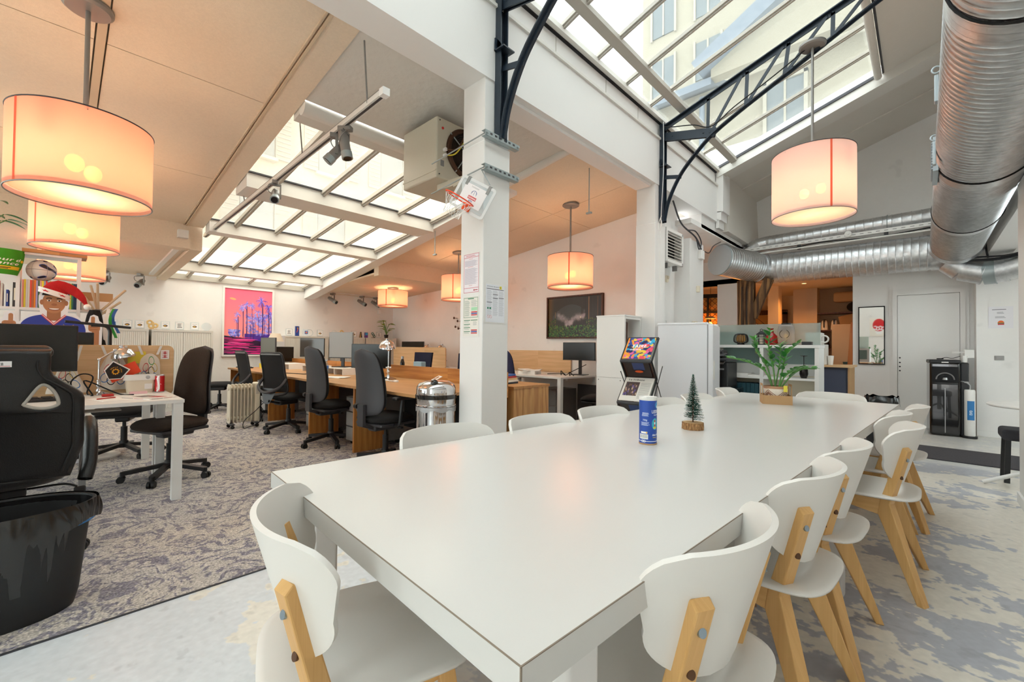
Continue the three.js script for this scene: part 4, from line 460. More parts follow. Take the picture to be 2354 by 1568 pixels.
  for (const s of stems) { const cvs = new THREE.CatmullRomCurve3(s.map((p) => V(...p))); const st = mesh('stem', tu(s, 0.006, 24, 7), M.stem, o); const n = 17; for (let k = 2; k < n; k++) { const t = 0.22 + 0.78 * k / n, p = cvs.getPoint(t), tg = cvs.getTangent(t); const l = new THREE.Mesh(LV[k % 3], (k + s.length) % 3 ? M.foliage : M.foliageDark); l.name = 'leaf'; l.castShadow = l.receiveShadow = true; const side = V(0, 1, 0).cross(tg).normalize().multiplyScalar(k % 2 ? 1 : -1); const d = side.addScaledVector(tg, 0.75).addScaledVector(V(0, 1, 0), 0.25 + (r() - 0.5) * 0.5).normalize(); l.position.copy(p); l.lookAt ? l.quaternion.setFromRotationMatrix(new THREE.Matrix4().lookAt(d, V(0, 0, 0), V((r() - 0.5) * 0.4, 1, (r() - 0.5) * 0.4))) : 0; const sc = 0.62 + r() * 0.38; l.scale.set(sc, sc, sc); st.add(l); } } }
// ---------- office chairs ----------
function starBase(o, R = 0.31, mat = M.blackPlastic) {
  for (let k = 0; k < 5; k++) { const a = k * 2 * PI / 5 + 0.3, c = Math.cos(a), s = Math.sin(a); const leg = mesh('base_leg', [bar([c * 0.03, 0.115, s * 0.03], [c * R, 0.078, s * R], 0.032, 0.045, [-s, 0, c]), cy(0.018, 0.018, 0.04, c * R, 0.072, s * R, 10)], mat, o);
    mesh('caster', [-0.016, 0.016].map((d) => cy(0.028, 0.028, 0.02, c * (R + 0.01) - s * d, 0.028, s * (R + 0.01) + c * d, 16, PI / 2, -a, 0)).concat([sp(0.024, c * R, 0.045, s * R, 1, 0.7, 1, 10, 8)]), M.black, leg); }
  mesh('column', [cy(0.028, 0.028, 0.2, 0, 0.2, 0, 18), cy(0.016, 0.016, 0.18, 0, 0.34, 0, 14), cy(0.045, 0.036, 0.07, 0, 0.12, 0, 18)], mat, o);
}
function backShape(w0, w1, h, t, depth, lean, bulge, exp = 0.35) { // rounded tall cushion: w0 bottom half width, w1 top half width
  return gridGeo(28, 24, (u, v) => { const a = u * 2 * PI, y = v, hwid = lerp(w0, w1, y) * Math.pow(Math.max(0, 1 - Math.pow(Math.abs(2 * y - 1), 5)), exp), cx = Math.cos(a), sx = Math.sin(a), x = Math.sign(cx) * Math.pow(Math.abs(cx), 0.7) * hwid, cur = (x / (w0 + 0.001)) ** 2 * -bulge; const th = t * Math.pow(Math.max(0, 1 - Math.pow(Math.abs(2 * y - 1), 6)), 0.5); return [x, h[0] + (h[1] - h[0]) * y, depth + lean * y + Math.sin(y * PI) * -0.03 + cur + sx * th]; }, true);
}
function seatShape(w, d, y, t) { return gridGeo(32, 10, (u, v) => { const a = u * 2 * PI, p = v * PI, r = Math.pow(Math.sin(p), 0.45), c = Math.cos(a), s = Math.sin(a); const x = Math.sign(c) * Math.pow(Math.abs(c), 0.6) * w * r, z = Math.sign(s) * Math.pow(Math.abs(s), 0.6) * d * r; return [x, y - Math.cos(p) * t - 0.025 * clamp((-z / d - 0.6) * 2), z]; }, true); }
function taskChair(name, label, pos, ry, { fab = M.fabricBlack, shellMat = M.blackPlastic, arms = false, group, top = 1.12 } = {}) {
  const o = thing(name, label, 'chair', pos, ry, group); starBase(o);
  mesh('seat', seatShape(0.24, 0.24, 0.475, 0.045), fab, o); mesh('seat_pan', rb(0.4, 0.03, 0.4, 0.012, 0, 0.425, 0), shellMat, o); mesh('mechanism', rb(0.12, 0.07, 0.26, 0.02, 0, 0.39, 0.04), shellMat, o);
  mesh('backrest', backShape(0.225, 0.17, [0.52, top], 0.035, 0.205, 0.05, 0.05), fab, o); mesh('back_shell', backShape(0.235, 0.18, [0.505, top + 0.012], 0.022, 0.238, 0.05, 0.05), shellMat, o);
  mesh('back_bar', [bar([0, 0.38, 0.14], [0, 0.43, 0.28], 0.03, 0.08, [1, 0, 0]), bar([0, 0.42, 0.275], [0, 0.62, 0.275], 0.03, 0.09, [1, 0, 0])], shellMat, o); mesh('height_knob', cy(0.024, 0.024, 0.04, -0.07, 0.6, 0.28, 14, 0, 0, PI / 2), M.black, o); mesh('tilt_lever', [rod([0.05, 0.41, 0.02], [0.24, 0.4, 0.02], 0.006, 8), rb(0.05, 0.018, 0.03, 0.006, 0.25, 0.4, 0.02)], M.black, o);
  if (arms) for (const s of [-1, 1]) { const a = mesh('armrest', rb(0.07, 0.03, 0.25, 0.014, s * 0.28, 0.68, 0.0), M.blackPlastic, o); mesh('arm_post', tu([[s * 0.2, 0.42, 0.05], [s * 0.28, 0.44, 0.06], [s * 0.29, 0.55, 0.05], [s * 0.285, 0.67, 0.03]], 0.016, 20, 8), M.blackPlastic, a); }
  return o;
}
function meshChair(label, pos, ry, group) {
  const o = thing('mesh_office_chair', label, 'chair', pos, ry, group); starBase(o); mesh('seat', seatShape(0.24, 0.235, 0.47, 0.04), M.fabricBlack, o); mesh('mechanism', rb(0.14, 0.07, 0.28, 0.02, 0, 0.4, 0.04), M.blackPlastic, o);
  const f = (u, v) => { const x = (u * 2 - 1) * lerp(0.215, 0.19, v); return [x, 0.55 + v * 0.5, 0.23 + 0.07 * v - Math.sin(v * PI) * 0.02 - (x * x) * 0.6]; }; mesh('mesh_back', shell(12, 10, f, () => [0, 0, 0.008]), M.meshBlack, o);
  mesh('back_frame', tu([[-0.215, 0.55, 0.2], [-0.205, 0.8, 0.23], [-0.19, 1.05, 0.28], [-0.1, 1.062, 0.3], [0.1, 1.062, 0.3], [0.19, 1.05, 0.28], [0.205, 0.8, 0.23], [0.215, 0.55, 0.2], [0.1, 0.5, 0.24], [-0.1, 0.5, 0.24]], 0.013, 60, 8, true), M.blackPlastic, o);
  mesh('headband', gridGeo(10, 2, (u, v) => [(u * 2 - 1) * 0.185, 1.035 + v * 0.035, 0.312 - ((u * 2 - 1) * 0.185) ** 2 * 0.6]), M.midGrey, o);
  mesh('lumbar_yoke', tu([[-0.22, 0.72, 0.22], [-0.2, 0.62, 0.3], [0, 0.55, 0.36], [0.2, 0.62, 0.3], [0.22, 0.72, 0.22]], 0.018, 40, 8), M.darkGrey, o); mesh('spine', gridGeo(8, 6, (u, v) => [(u * 2 - 1) * lerp(0.05, 0.16, v), 0.4 + v * 0.2, 0.33 - v * 0.03]), M.blackPlastic, o); mesh('back_bar', bar([0, 0.38, 0.1], [0, 0.44, 0.34], 0.03, 0.09, [1, 0, 0]), M.blackPlastic, o); return o;
}
taskChair('task_chair', 'tall black fabric task chair tucked under the end of the white desk', [-4.78, 0, -0.7], PI + 0.42, { fab: M.fabricBrown, shellMat: M.darkGrey, top: 1.14 });
taskChair('task_chair', 'black task chair mostly hidden behind the wood veneer desk screen', [-6.05, 0, -0.5], -PI / 2 - 0.3, { top: 0.95 });
// gaming chair
{ const o = thing('gaming_chair', 'black leather gaming chair with cut-out holes in its backrest', 'chair', [-3.52, 0, 0.2], PI / 2 + 0.05); starBase(o, 0.32);
  mesh('seat', seatShape(0.27, 0.27, 0.47, 0.06), M.leather, o); mesh('mechanism', rb(0.2, 0.06, 0.26, 0.02, 0, 0.38, 0), M.blackPlastic, o);
  const hwB = (y) => (y < 0.25 ? lerp(0.25, 0.3, y / 0.25) : y < 0.62 ? lerp(0.3, 0.295, (y - 0.25) / 0.37) : y < 0.85 ? lerp(0.295, 0.165, sstep(0.62, 0.85, y)) : 0.165);
  const s = new THREE.Shape(), N = 26; for (let k = 0; k <= N; k++) { const y = k / N, x = hwB(y); k ? s.lineTo(x, 0.46 + y * 0.67) : s.moveTo(x, 0.46); } for (let k = N; k >= 0; k--) { const y = k / N; s.lineTo(-hwB(y), 0.46 + y * 0.67); }
  const hole = (c) => { const h = new THREE.Path(); h.moveTo(c * 0.075, 0.86); h.bezierCurveTo(c * 0.1, 0.9, c * 0.12, 0.955, c * 0.14, 0.955); h.bezierCurveTo(c * 0.17, 0.95, c * 0.2, 0.88, c * 0.195, 0.85); h.bezierCurveTo(c * 0.17, 0.825, c * 0.11, 0.83, c * 0.075, 0.86); return h; };
  const g = ext(s, 0.09, 0.02, [hole(1), hole(-1)]); const p = g.attributes.position; for (let i = 0; i < p.count; i++) { const x = p.getX(i), y = p.getY(i); p.setZ(i, p.getZ(i) + 0.22 - x * x * 0.7 + (y - 0.5) * 0.12); } mesh('backrest', fixN(g), M.leather, o);
  for (const c of [1, -1]) { const pts = hole(c).getPoints(8).map((q) => [q.x, q.y, 0.33 - q.x * q.x * 0.7 + (q.y - 0.5) * 0.12 - 0.03]); mesh('hole_trim', tu(pts.slice(0, -1), 0.008, 60, 8, true), M.barGrey, o); const pl = hwB; }
  mesh('piping', [1, -1].map((c) => tu(Array.from({ length: 14 }, (_, k) => { const y = 0.06 + k / 13 * 0.86, x = c * (hwB(y) - 0.045); return [x, 0.46 + y * 0.67, 0.315 - x * x * 0.7 + (y * 0.67 - 0.04) * 0.12]; }), 0.005, 40, 6)), M.black, o); mesh('head_roll', at(new THREE.CapsuleGeometry(0.035, 0.28, 6, 14), 0, 1.115, 0.29, 0, 0, PI / 2), M.leather, o);
  const tg = canvasTex(128, 48, (c, w, h) => { c.fillStyle = '#eceaea'; c.fillRect(0, 0, w, h); c.fillStyle = '#444'; c.font = 'bold 30px sans-serif'; c.fillText('78', 48, 34); c.fillStyle = '#b33'; c.fillRect(8, 38, 112, 4); }); mesh('asset_tag', at(new THREE.BoxGeometry(0.07, 0.028, 0.002), 0, 1.06, 0.377), std(0xffffff, 0.6, { map: tg }), o, { uv: true });
  for (const c of [1, -1]) { const a = mesh('armrest', tu([[c * 0.31, 0.42, 0.2], [c * 0.33, 0.5, 0.16], [c * 0.34, 0.68, 0.05], [c * 0.34, 0.7, -0.08], [c * 0.335, 0.62, -0.17], [c * 0.32, 0.47, -0.18]], 0.032, 40, 10), M.leather, o); mesh('arm_strut', bar([c * 0.32, 0.44, 0.05], [c * 0.33, 0.66, 0.03], 0.05, 0.03), M.silver, a); } mesh('tilt_lever', [tu([[0.1, 0.38, 0.05], [0.25, 0.38, 0.08], [0.29, 0.36, 0.09]], 0.006, 12, 6), rb(0.05, 0.06, 0.02, 0.01, 0.3, 0.33, 0.09)], M.blackPlastic, o); }
// oval waste bin with bag
{ const o = thing('waste_bin', 'black oval plastic waste bin lined with a shiny bin bag on the carpet edge', 'bin', [-2.785, 0.004, 0.16]); const el = (ax, az, y) => (u) => [Math.cos(u) * ax, y, Math.sin(u) * az];
  const prof = [[0.14, 0.235, 0.0], [0.144, 0.238, 0.01], [0.15, 0.25, 0.06], [0.172, 0.285, 0.42], [0.178, 0.29, 0.445]]; mesh('tub', gridGeo(56, 4, (u, v) => { const [ax, az, y] = prof[Math.round(v * 4)], a = -u * 2 * PI; return [Math.cos(a) * ax, y, Math.sin(a) * az]; }, true), M.binBlack, o); mesh('tub_base', gridGeo(40, 1, (u, v) => { const a = u * 2 * PI; return [Math.cos(a) * 0.14 * v, 0.004, Math.sin(a) * 0.235 * v]; }), M.binBlack, o); mesh('rim', tu(Array.from({ length: 24 }, (_, k) => { const a = k / 24 * 2 * PI; return [Math.cos(a) * 0.182, 0.45, Math.sin(a) * 0.295]; }), 0.008, 80, 8, true), M.binBlack, o);
  const r = rng(31), ph = Array.from({ length: 12 }, () => r() * 6.28), fold = (a, k) => 0.5 + 0.5 * Math.sin(a * 11 + ph[0] + 2 * Math.sin(a * 4 + k)) * (0.5 + 0.5 * Math.sin(a * 29 + ph[1] + k * 4)) + 0.18 * Math.sin(a * 57 + ph[2] + k * 2);
  mesh('bag_outside', gridGeo(240, 10, (u, v) => { const a = -u * 2 * PI, L = 0.105 + 0.018 * Math.sin(a * 2 + 1) + 0.007 * Math.sin(a * 7), y = 0.462 - v * L, k = 1.06 + fold(a + 0.1 * v * Math.sin(a * 6), v) * 0.035 * (0.35 + Math.sin(v * PI * 0.8)); return [Math.cos(a) * 0.178 * k, y, Math.sin(a) * 0.29 * k]; }, true), M.bagBlack, o); mesh('bag_inside', gridGeo(120, 8, (u, v) => { const a = u * 2 * PI, y = 0.455 - v * 0.32, k = lerp(1.0, 0.86, v) + fold(a, v) * 0.025 * v; return [Math.cos(a) * 0.176 * k, y, Math.sin(a) * 0.288 * k]; }, true), M.bagBlack, o); mesh('bag_bottom', gridGeo(40, 4, (u, v) => { const a = u * 2 * PI; return [Math.cos(a) * 0.15 * v, 0.135 + 0.02 * Math.sin(a * 3) * v, Math.sin(a) * 0.25 * v]; }), M.bagBlack, o); mesh('bag_tie', gridGeo(30, 1, (u, v) => { const a = lerp(-1.75, -0.75, u); return [Math.cos(a) * 0.186, 0.362 + v * 0.009 + 0.012 * (1 - u), Math.sin(a) * 0.301]; }), std(0x3b7fc0, 0.5), o); }
// white desks back to back with a veneer screen
function whiteDesk(label, x0, x1, z0, z1, group) { const o = thing('office_desk', label, 'desk', [0, 0, 0], 0, group); mesh('desk_top', bb(x0, x1, 0.725, 0.75, z0, z1), M.gloss, o); for (const x of [x0 - 0.035 * Math.sign(x0 - x1), x1 + 0.035 * Math.sign(x0 - x1)]) for (const z of [z0 + 0.035 * Math.sign(z1 - z0), z1 - 0.035 * Math.sign(z1 - z0)]) { const l = mesh('leg', bx(0.06, 0.725, 0.06, x, 0.3625, z), M.gloss, o); mesh('foot', bx(0.03, 0.012, 0.03, x, 0.006, z), M.white, l); } mesh('under_beam', bb(lerp(x0, x1, 0.15), lerp(x0, x1, 0.85), 0.67, 0.72, (z0 + z1) / 2 - 0.03, (z0 + z1) / 2 + 0.03), M.gloss, o); mesh('cable_tray', bb(lerp(x0, x1, 0.8), lerp(x0, x1, 0.98), 0.62, 0.63, z0 + 0.3 * Math.sign(z1 - z0), z1 - 0.3 * Math.sign(z1 - z0)), M.barGrey, o); return o; }
whiteDesk('white office desk with square legs in front of the veneer screen', -4.03, -4.88, -0.67, 1.13, 'white office desks'); whiteDesk('white office desk standing behind the veneer screen by the bookcase', -4.95, -5.75, -0.67, 1.13, 'white office desks');
{ const o = thing('desk_screen', 'light oak veneer desk screen with rounded corners and hanging bags', 'screen', [-4.915, 0, 0.2]); const g = ext(rrect(1.86, 0.44, 0.05, 0, 0.93), 0.025, 0.003); g.rotateY(PI / 2); g.translate(-0.0125, 0, 0); mesh('panel', g, M.oak, o, { grain: 'z' }); for (const z of [-0.6, 0.6]) mesh('clamp', bx(0.05, 0.06, 0.04, 0, 0.715, z), M.silver, o); }
const X1 = -4.898; // front face of the screen
{ const t = canvasTex(64, 96, (c, w, h) => { c.fillStyle = '#efe9e6'; c.fillRect(0, 0, w, h); c.fillStyle = '#b9272f'; for (const y of [14, 52]) { c.fillRect(28, y, 8, 32); c.fillRect(14, y + 6, 36, 6); c.fillRect(18, y + 18, 28, 5); c.fillRect(12, y + 26, 40, 5); } }); solo('sticker', 'white sticker with red characters on the veneer screen corner', 'sticker', at(new THREE.BoxGeometry(0.06, 0.08, 0.001), 0, 0, 0, 0, PI / 2), std(0xffffff, 0.6, { map: t }), [X1 + 0.001, 1.07, -0.665], 0, null, { uv: true }); }
solo('sticky_note', 'yellow sticky note stuck on the veneer desk screen', 'note', at(new THREE.BoxGeometry(0.12, 0.1, 0.002), 0, 0, 0, 0, PI / 2, 0.03), M.yellow, [X1 + 0.002, 1.045, -0.475]);
{ const ringT = (cols) => canvasTex(256, 256, (c, w, h) => { c.fillStyle = '#efe6da'; c.fillRect(0, 0, w, h); c.lineWidth = 6; for (const [x, y, k] of [[70, 70, '#3f78c0'], [110, 118, '#222'], [150, 70, '#222'], [70, 150, '#e0b83a'], [110, 200, '#3c9a58'], [176, 150, '#c8343a'], [200, 90, '#3f78c0']]) { c.strokeStyle = k; c.beginPath(); c.arc(x, y, 32, 0, 7); c.stroke(); } });
  const tm = phy(0xffffff, 0.95, { map: ringT(), transmission: 0.25, thickness: 0 });
  for (const [z, w, h, y, l] of [[-0.33, 0.22, 0.3, 0.93, 'gauzy white tote bag with ring print hanging by the desk lamp'], [-0.56, 0.2, 0.28, 0.94, 'gauzy white tote bag with ring print hanging behind the drinks can'], [-0.06, 0.2, 0.26, 0.9, 'gauzy white tote bag with ring print behind the desk lamp cable']]) { const o = thing('tote_bag', l, 'bag', [X1, 0, z], 0, 'gauzy tote bags hung on the screen'); const r = rng(Math.round(z * 100) + 400), k0 = r() * 6; mesh('cloth', gridGeo(14, 12, (u, v) => { const s = u * 2 - 1, wv = w / 2 * (0.55 + 0.5 * v) * (1 - 0.25 * Math.sin(v * 5 + k0) * 0.5); return [0.02 + 0.016 * Math.sin(u * 9 + k0) * (0.3 + v) + 0.01 * v, y + h / 2 - v * h + 0.05 * s * s * (1 - v) * -1, s * wv]; }), tm, o, { uv: true }); for (const d of [-0.05, 0.05]) mesh('strap', gridGeo(1, 6, (u, v) => [0.012 + 0.004 * v, y + h / 2 - 0.01 + v * (1.155 - y - h / 2), d * (1 + v * 0.5) + (u - 0.5) * 0.018]), M.paper, o); } }
function deskLamp(label, pos, ry, group, S = 1) { const o = thing('desk_lamp', label, 'lamp', pos, ry, group); o.scale.setScalar(S); mesh('base', la([[0, 0], [0.075, 0], [0.078, 0.008], [0.05, 0.018], [0.018, 0.03], [0.014, 0.05], [0, 0.05]]), M.chrome, o); mesh('stem', [cy(0.006, 0.006, 0.24, 0, 0.17, 0, 10), sp(0.016, 0, 0.075, 0), sp(0.014, 0, 0.115, 0), cy(0.012, 0.012, 0.03, 0, 0.095, 0, 12), sp(0.013, 0, 0.285, 0)], M.chrome, o); mesh('knob', [cy(0.009, 0.009, 0.05, 0, 0.115, 0, 10, PI / 2)], M.chrome, o); mesh('arm', [rod([0, 0.285, 0], [0.1, 0.36, 0], 0.006, 8), sp(0.012, 0.1, 0.36, 0)], M.chrome, o); const h = mesh('shade', la([[0.078, 0], [0.082, 0.004], [0.078, 0.02], [0.062, 0.055], [0.035, 0.075], [0.018, 0.08], [0.016, 0.1], [0, 0.1]], 0.16, 0.3, 0, 32, 0, 0, 0.22), M.chrome, o); mesh('shade_inside', la([[0.077, 0.001], [0.06, 0.05], [0.02, 0.07]], 0.16, 0.3, 0, 28, 0, 0, 0.22), M.white, h); return o; }
deskLamp('chrome banker desk lamp with a pennant hanging from its arm', [-4.78, 0.75, -0.235], PI / 2 + 0.35, 'chrome desk lamps');
{ const t = canvasTex(256, 256, (c, w, h) => { c.fillStyle = '#efe9e6'; c.fillRect(0, 0, w, h); c.fillStyle = '#1a1416'; c.beginPath(); c.moveTo(16, 16); c.lineTo(240, 16); c.lineTo(240, 170); c.lineTo(128, 244); c.lineTo(16, 170); c.fill(); c.fillStyle = '#e9a21d'; for (let k = 0; k < 10; k++) { c.save(); c.translate(128, 118); c.rotate(k * 0.628); c.fillRect(-8, -46, 16, 14); c.restore(); } c.strokeStyle = '#e9a21d'; c.lineWidth = 7; c.beginPath(); c.arc(128, 118, 30, 0, 7); c.stroke(); c.font = 'bold 22px sans-serif'; for (let k = 0; k < 12; k++) { c.save(); c.translate(128, 118); c.rotate(-1.6 + k * 0.3); c.fillText('WORLD TOUR  '[k], -7, -60); c.restore(); } });
  const s = new THREE.Shape([[-0.5, 0.5], [0.5, 0.5], [0.5, -0.17], [0, -0.5], [-0.5, -0.17]].map((p) => new THREE.Vector2(p[0], p[1]))), g = new THREE.ExtrudeGeometry(s, { depth: 0.02, bevelEnabled: false }), gg = flat(g), uv = gg.attributes.uv, p = gg.attributes.position; for (let i = 0; i < p.count; i++) uv.setXY(i, p.getX(i) + 0.5, p.getY(i) + 0.5); gg.scale(0.13, 0.14, 0.13); gg.rotateZ(-0.6); gg.rotateY(PI / 2); solo('pennant', 'small black pennant with orange round emblem hanging from the desk lamp', 'pennant', gg, std(0xffffff, 0.7, { map: t }), [-4.76, 0.93, -0.33], 0, null, { uv: true }); }
{ const o = thing('fabric_pouch', 'white canvas pouch with a button full of papers on the desk', 'pouch', [-4.8, 0.75, -0.49], PI / 2); mesh('body', gridGeo(32, 6, (u, v) => { const a = u * 2 * PI, c = Math.cos(a), s = Math.sin(a), k = lerp(0.85, 1, v); return [Math.sign(c) * Math.pow(Math.abs(c), 0.4) * 0.1 * k, v * 0.15, Math.sign(s) * Math.pow(Math.abs(s), 0.5) * 0.045 * k]; }, true), M.cream, o); mesh('fold', gridGeo(32, 2, (u, v) => { const a = u * 2 * PI, c = Math.cos(a), s = Math.sin(a); return [Math.sign(c) * Math.pow(Math.abs(c), 0.4) * 0.108, 0.108 + v * 0.048, Math.sign(s) * Math.pow(Math.abs(s), 0.5) * 0.052]; }, true), M.paper, o); mesh('button', cy(0.015, 0.015, 0.006, 0.045, 0.132, 0.055, 16, PI / 2), M.silver, o); mesh('label', bx(0.05, 0.045, 0.002, 0.05, 0.055, 0.045), M.white, o); }
solo('paper_folder', 'bright orange-red card folder leaning in the canvas pouch', 'folder', at(new THREE.BoxGeometry(0.004, 0.1, 0.2), 0, 0, 0, 0.45, 0, 0), M.orangeRed, [-4.8, 0.93, -0.385]);
{ const t = canvasTex(256, 256, (c, w, h) => { c.fillStyle = '#c81e24'; c.fillRect(0, 0, w, h); c.strokeStyle = '#f2f2f2'; c.lineWidth = 16; for (const o of [150, 278, 22]) { c.beginPath(); c.moveTo(o + 40, 0); c.bezierCurveTo(o + 20, 90, o + 70, 150, o + 30, 256); c.stroke(); } c.fillStyle = '#f6f2f2'; c.font = 'bold 44px serif'; for (const x of [60, 188]) { c.save(); c.translate(x + 16, 246); c.rotate(-PI / 2); c.fillText('Mitoyendor', 0, 0); c.restore(); } });
  const o = thing('drinks_can', 'red drinks can with white lettering at the end of the desk', 'can', [-4.76, 0.75, -0.615], 1.2); mesh('body', gridGeo(32, 1, (u, v) => { const a = u * 2 * PI; return [Math.cos(a) * 0.033, 0.008 + v * 0.132, -Math.sin(a) * 0.033]; }, true), std(0xffffff, 0.3, { map: t, metalness: 0.2 }), o, { uv: true }); mesh('lid', la([[0, 0.146], [0.026, 0.146], [0.028, 0.152], [0.03, 0.15], [0.033, 0.14]]), M.silver, o); mesh('foot', la([[0, 0.002], [0.026, 0], [0.033, 0.008]]), M.silver, o); }
{ const t = canvasTex(256, 160, (c, w, h) => { c.fillStyle = '#ebe8e4'; c.fillRect(0, 0, w, h); c.fillStyle = '#8d8078'; c.fillRect(14, 20, 100, 90); c.fillStyle = '#b23a3a'; c.fillRect(120, 24, 80, 60); c.fillStyle = '#4a4550'; for (let k = 0; k < 7; k++) c.fillRect(20 + k * 14, 40 + (k % 3) * 8, 9, 50); c.fillStyle = '#9a9a9a'; for (let k = 0; k < 5; k++) c.fillRect(120, 96 + k * 10, 110, 3); });
  solo('magazine', 'open magazine with a red and grey photo near the desk edge', 'magazine', at(new THREE.BoxGeometry(0.3, 0.006, 0.21), 0, 0.003, 0), std(0xffffff, 0.4, { map: t }), [-4.32, 0.75, -0.5], 0.5, null, { uv: true }); solo('paper_sheet', 'white loose paper sheet lying beside the magazine', 'paper', bx(0.3, 0.002, 0.21, 0, 0.001, 0), M.paper, [-4.38, 0.75, -0.3], 0.25, 'loose sheets on the white desk'); solo('paper_sheet', 'white loose paper sheet under the red pen', 'paper', bx(0.3, 0.002, 0.21, 0, 0.001, 0), M.paper, [-4.6, 0.75, -0.42], -0.3, 'loose sheets on the white desk'); }
solo('notepad', 'pink sticky notepad lying before the canvas pouch', 'notepad', rb(0.05, 0.02, 0.11, 0.003, 0, 0.01, 0), std(0xe3b9bd, 0.7), [-4.69, 0.75, -0.47]); solo('pen', 'red pen lying on the white desk', 'pen', at(new THREE.CapsuleGeometry(0.005, 0.12, 4, 8), 0, 0.006, 0, PI / 2, 0.6), M.red, [-4.4, 0.75, -0.26]); solo('key_case', 'small red leather key case on the white desk', 'case', rb(0.06, 0.02, 0.07, 0.008, 0, 0.01, 0), M.red, [-4.6, 0.75, -0.28]); solo('computer_keyboard', 'black keyboard on the white desk behind the gaming chair', 'keyboard', [rb(0.14, 0.02, 0.42, 0.006, 0, 0.012, 0), ...Array.from({ length: 24 }, (_, k) => rb(0.016, 0.008, 0.05, 0.002, -0.045 + (k % 4) * 0.03, 0.025, -0.17 + Math.floor(k / 4) * 0.066))], M.blackPlastic, [-4.52, 0.75, 0.08], 0.1); solo('power_cable', 'black cable loops on the white desk beside the lamp', 'cable', tu([[-4.72, 0.758, -0.12], [-4.78, 0.86, -0.08], [-4.8, 0.92, -0.14], [-4.79, 0.9, -0.2], [-4.77, 0.77, -0.17], [-4.7, 0.757, -0.2], [-4.74, 0.87, -0.15], [-4.66, 0.757, -0.36], [-4.58, 0.756, -0.43]], 0.005, 80, 6), M.blackMatte);
// computer monitor seen from the gaming chair and its neighbour
function monitor(label, pos, ry, w, h, yb, matFront, group, back = M.blackPlastic) { const o = thing('computer_monitor', label, 'monitor', pos, ry, group); mesh('screen_housing', rb(w, h, 0.03, 0.006, 0, yb + h / 2, 0), back, o); const s = mesh('screen', bx(w - 0.02, h - 0.022, 0.002, 0, yb + h / 2 + 0.002, 0.0155), matFront, o); mesh('bezel_strip', bx(w - 0.004, 0.012, 0.003, 0, yb + 0.007, 0.016), M.black, o); mesh('rear_bulge', rb(w * 0.5, h * 0.55, 0.04, 0.012, 0, yb + h * 0.5, -0.03), back, o); if (yb > 0.02) { mesh('stand_neck', bx(0.05, yb + h * 0.3, 0.02, 0, (yb + h * 0.3) / 2 + 0.005, -0.045), M.blackPlastic, o); mesh('stand_foot', rb(0.24, 0.012, 0.18, 0.005, 0, 0.006, -0.02), M.blackPlastic, o); } return o; }
monitor('wide black computer monitor standing before the cardboard footballer', [-4.66, 0.75, 0.24], PI / 2, 0.7, 0.345, 0.2, M.screen, null); monitor('second black monitor half hidden beyond the first one', [-5.45, 0.75, 0.12], PI / 2, 0.7, 0.3, 0.21, M.screen, null);
{ const o = thing('monitor_light_bar', 'black slim desk light bar on a bent arm behind the screen', 'lamp', [-5.2, 0, 0]); mesh('bar', rb(0.03, 0.022, 0.42, 0.006, 0, 1.325, -0.25, -0.09), M.blackPlastic, o); mesh('arm', tu([[0, 1.32, -0.2], [0, 1.315, -0.29], [0, 1.29, -0.315], [0, 1.2, -0.32], [0, 0.75, -0.32]], 0.014, 40, 8), M.blackPlastic, o); mesh('clamp', rb(0.05, 0.04, 0.05, 0.005, 0, 0.77, -0.32), M.blackPlastic, o); }
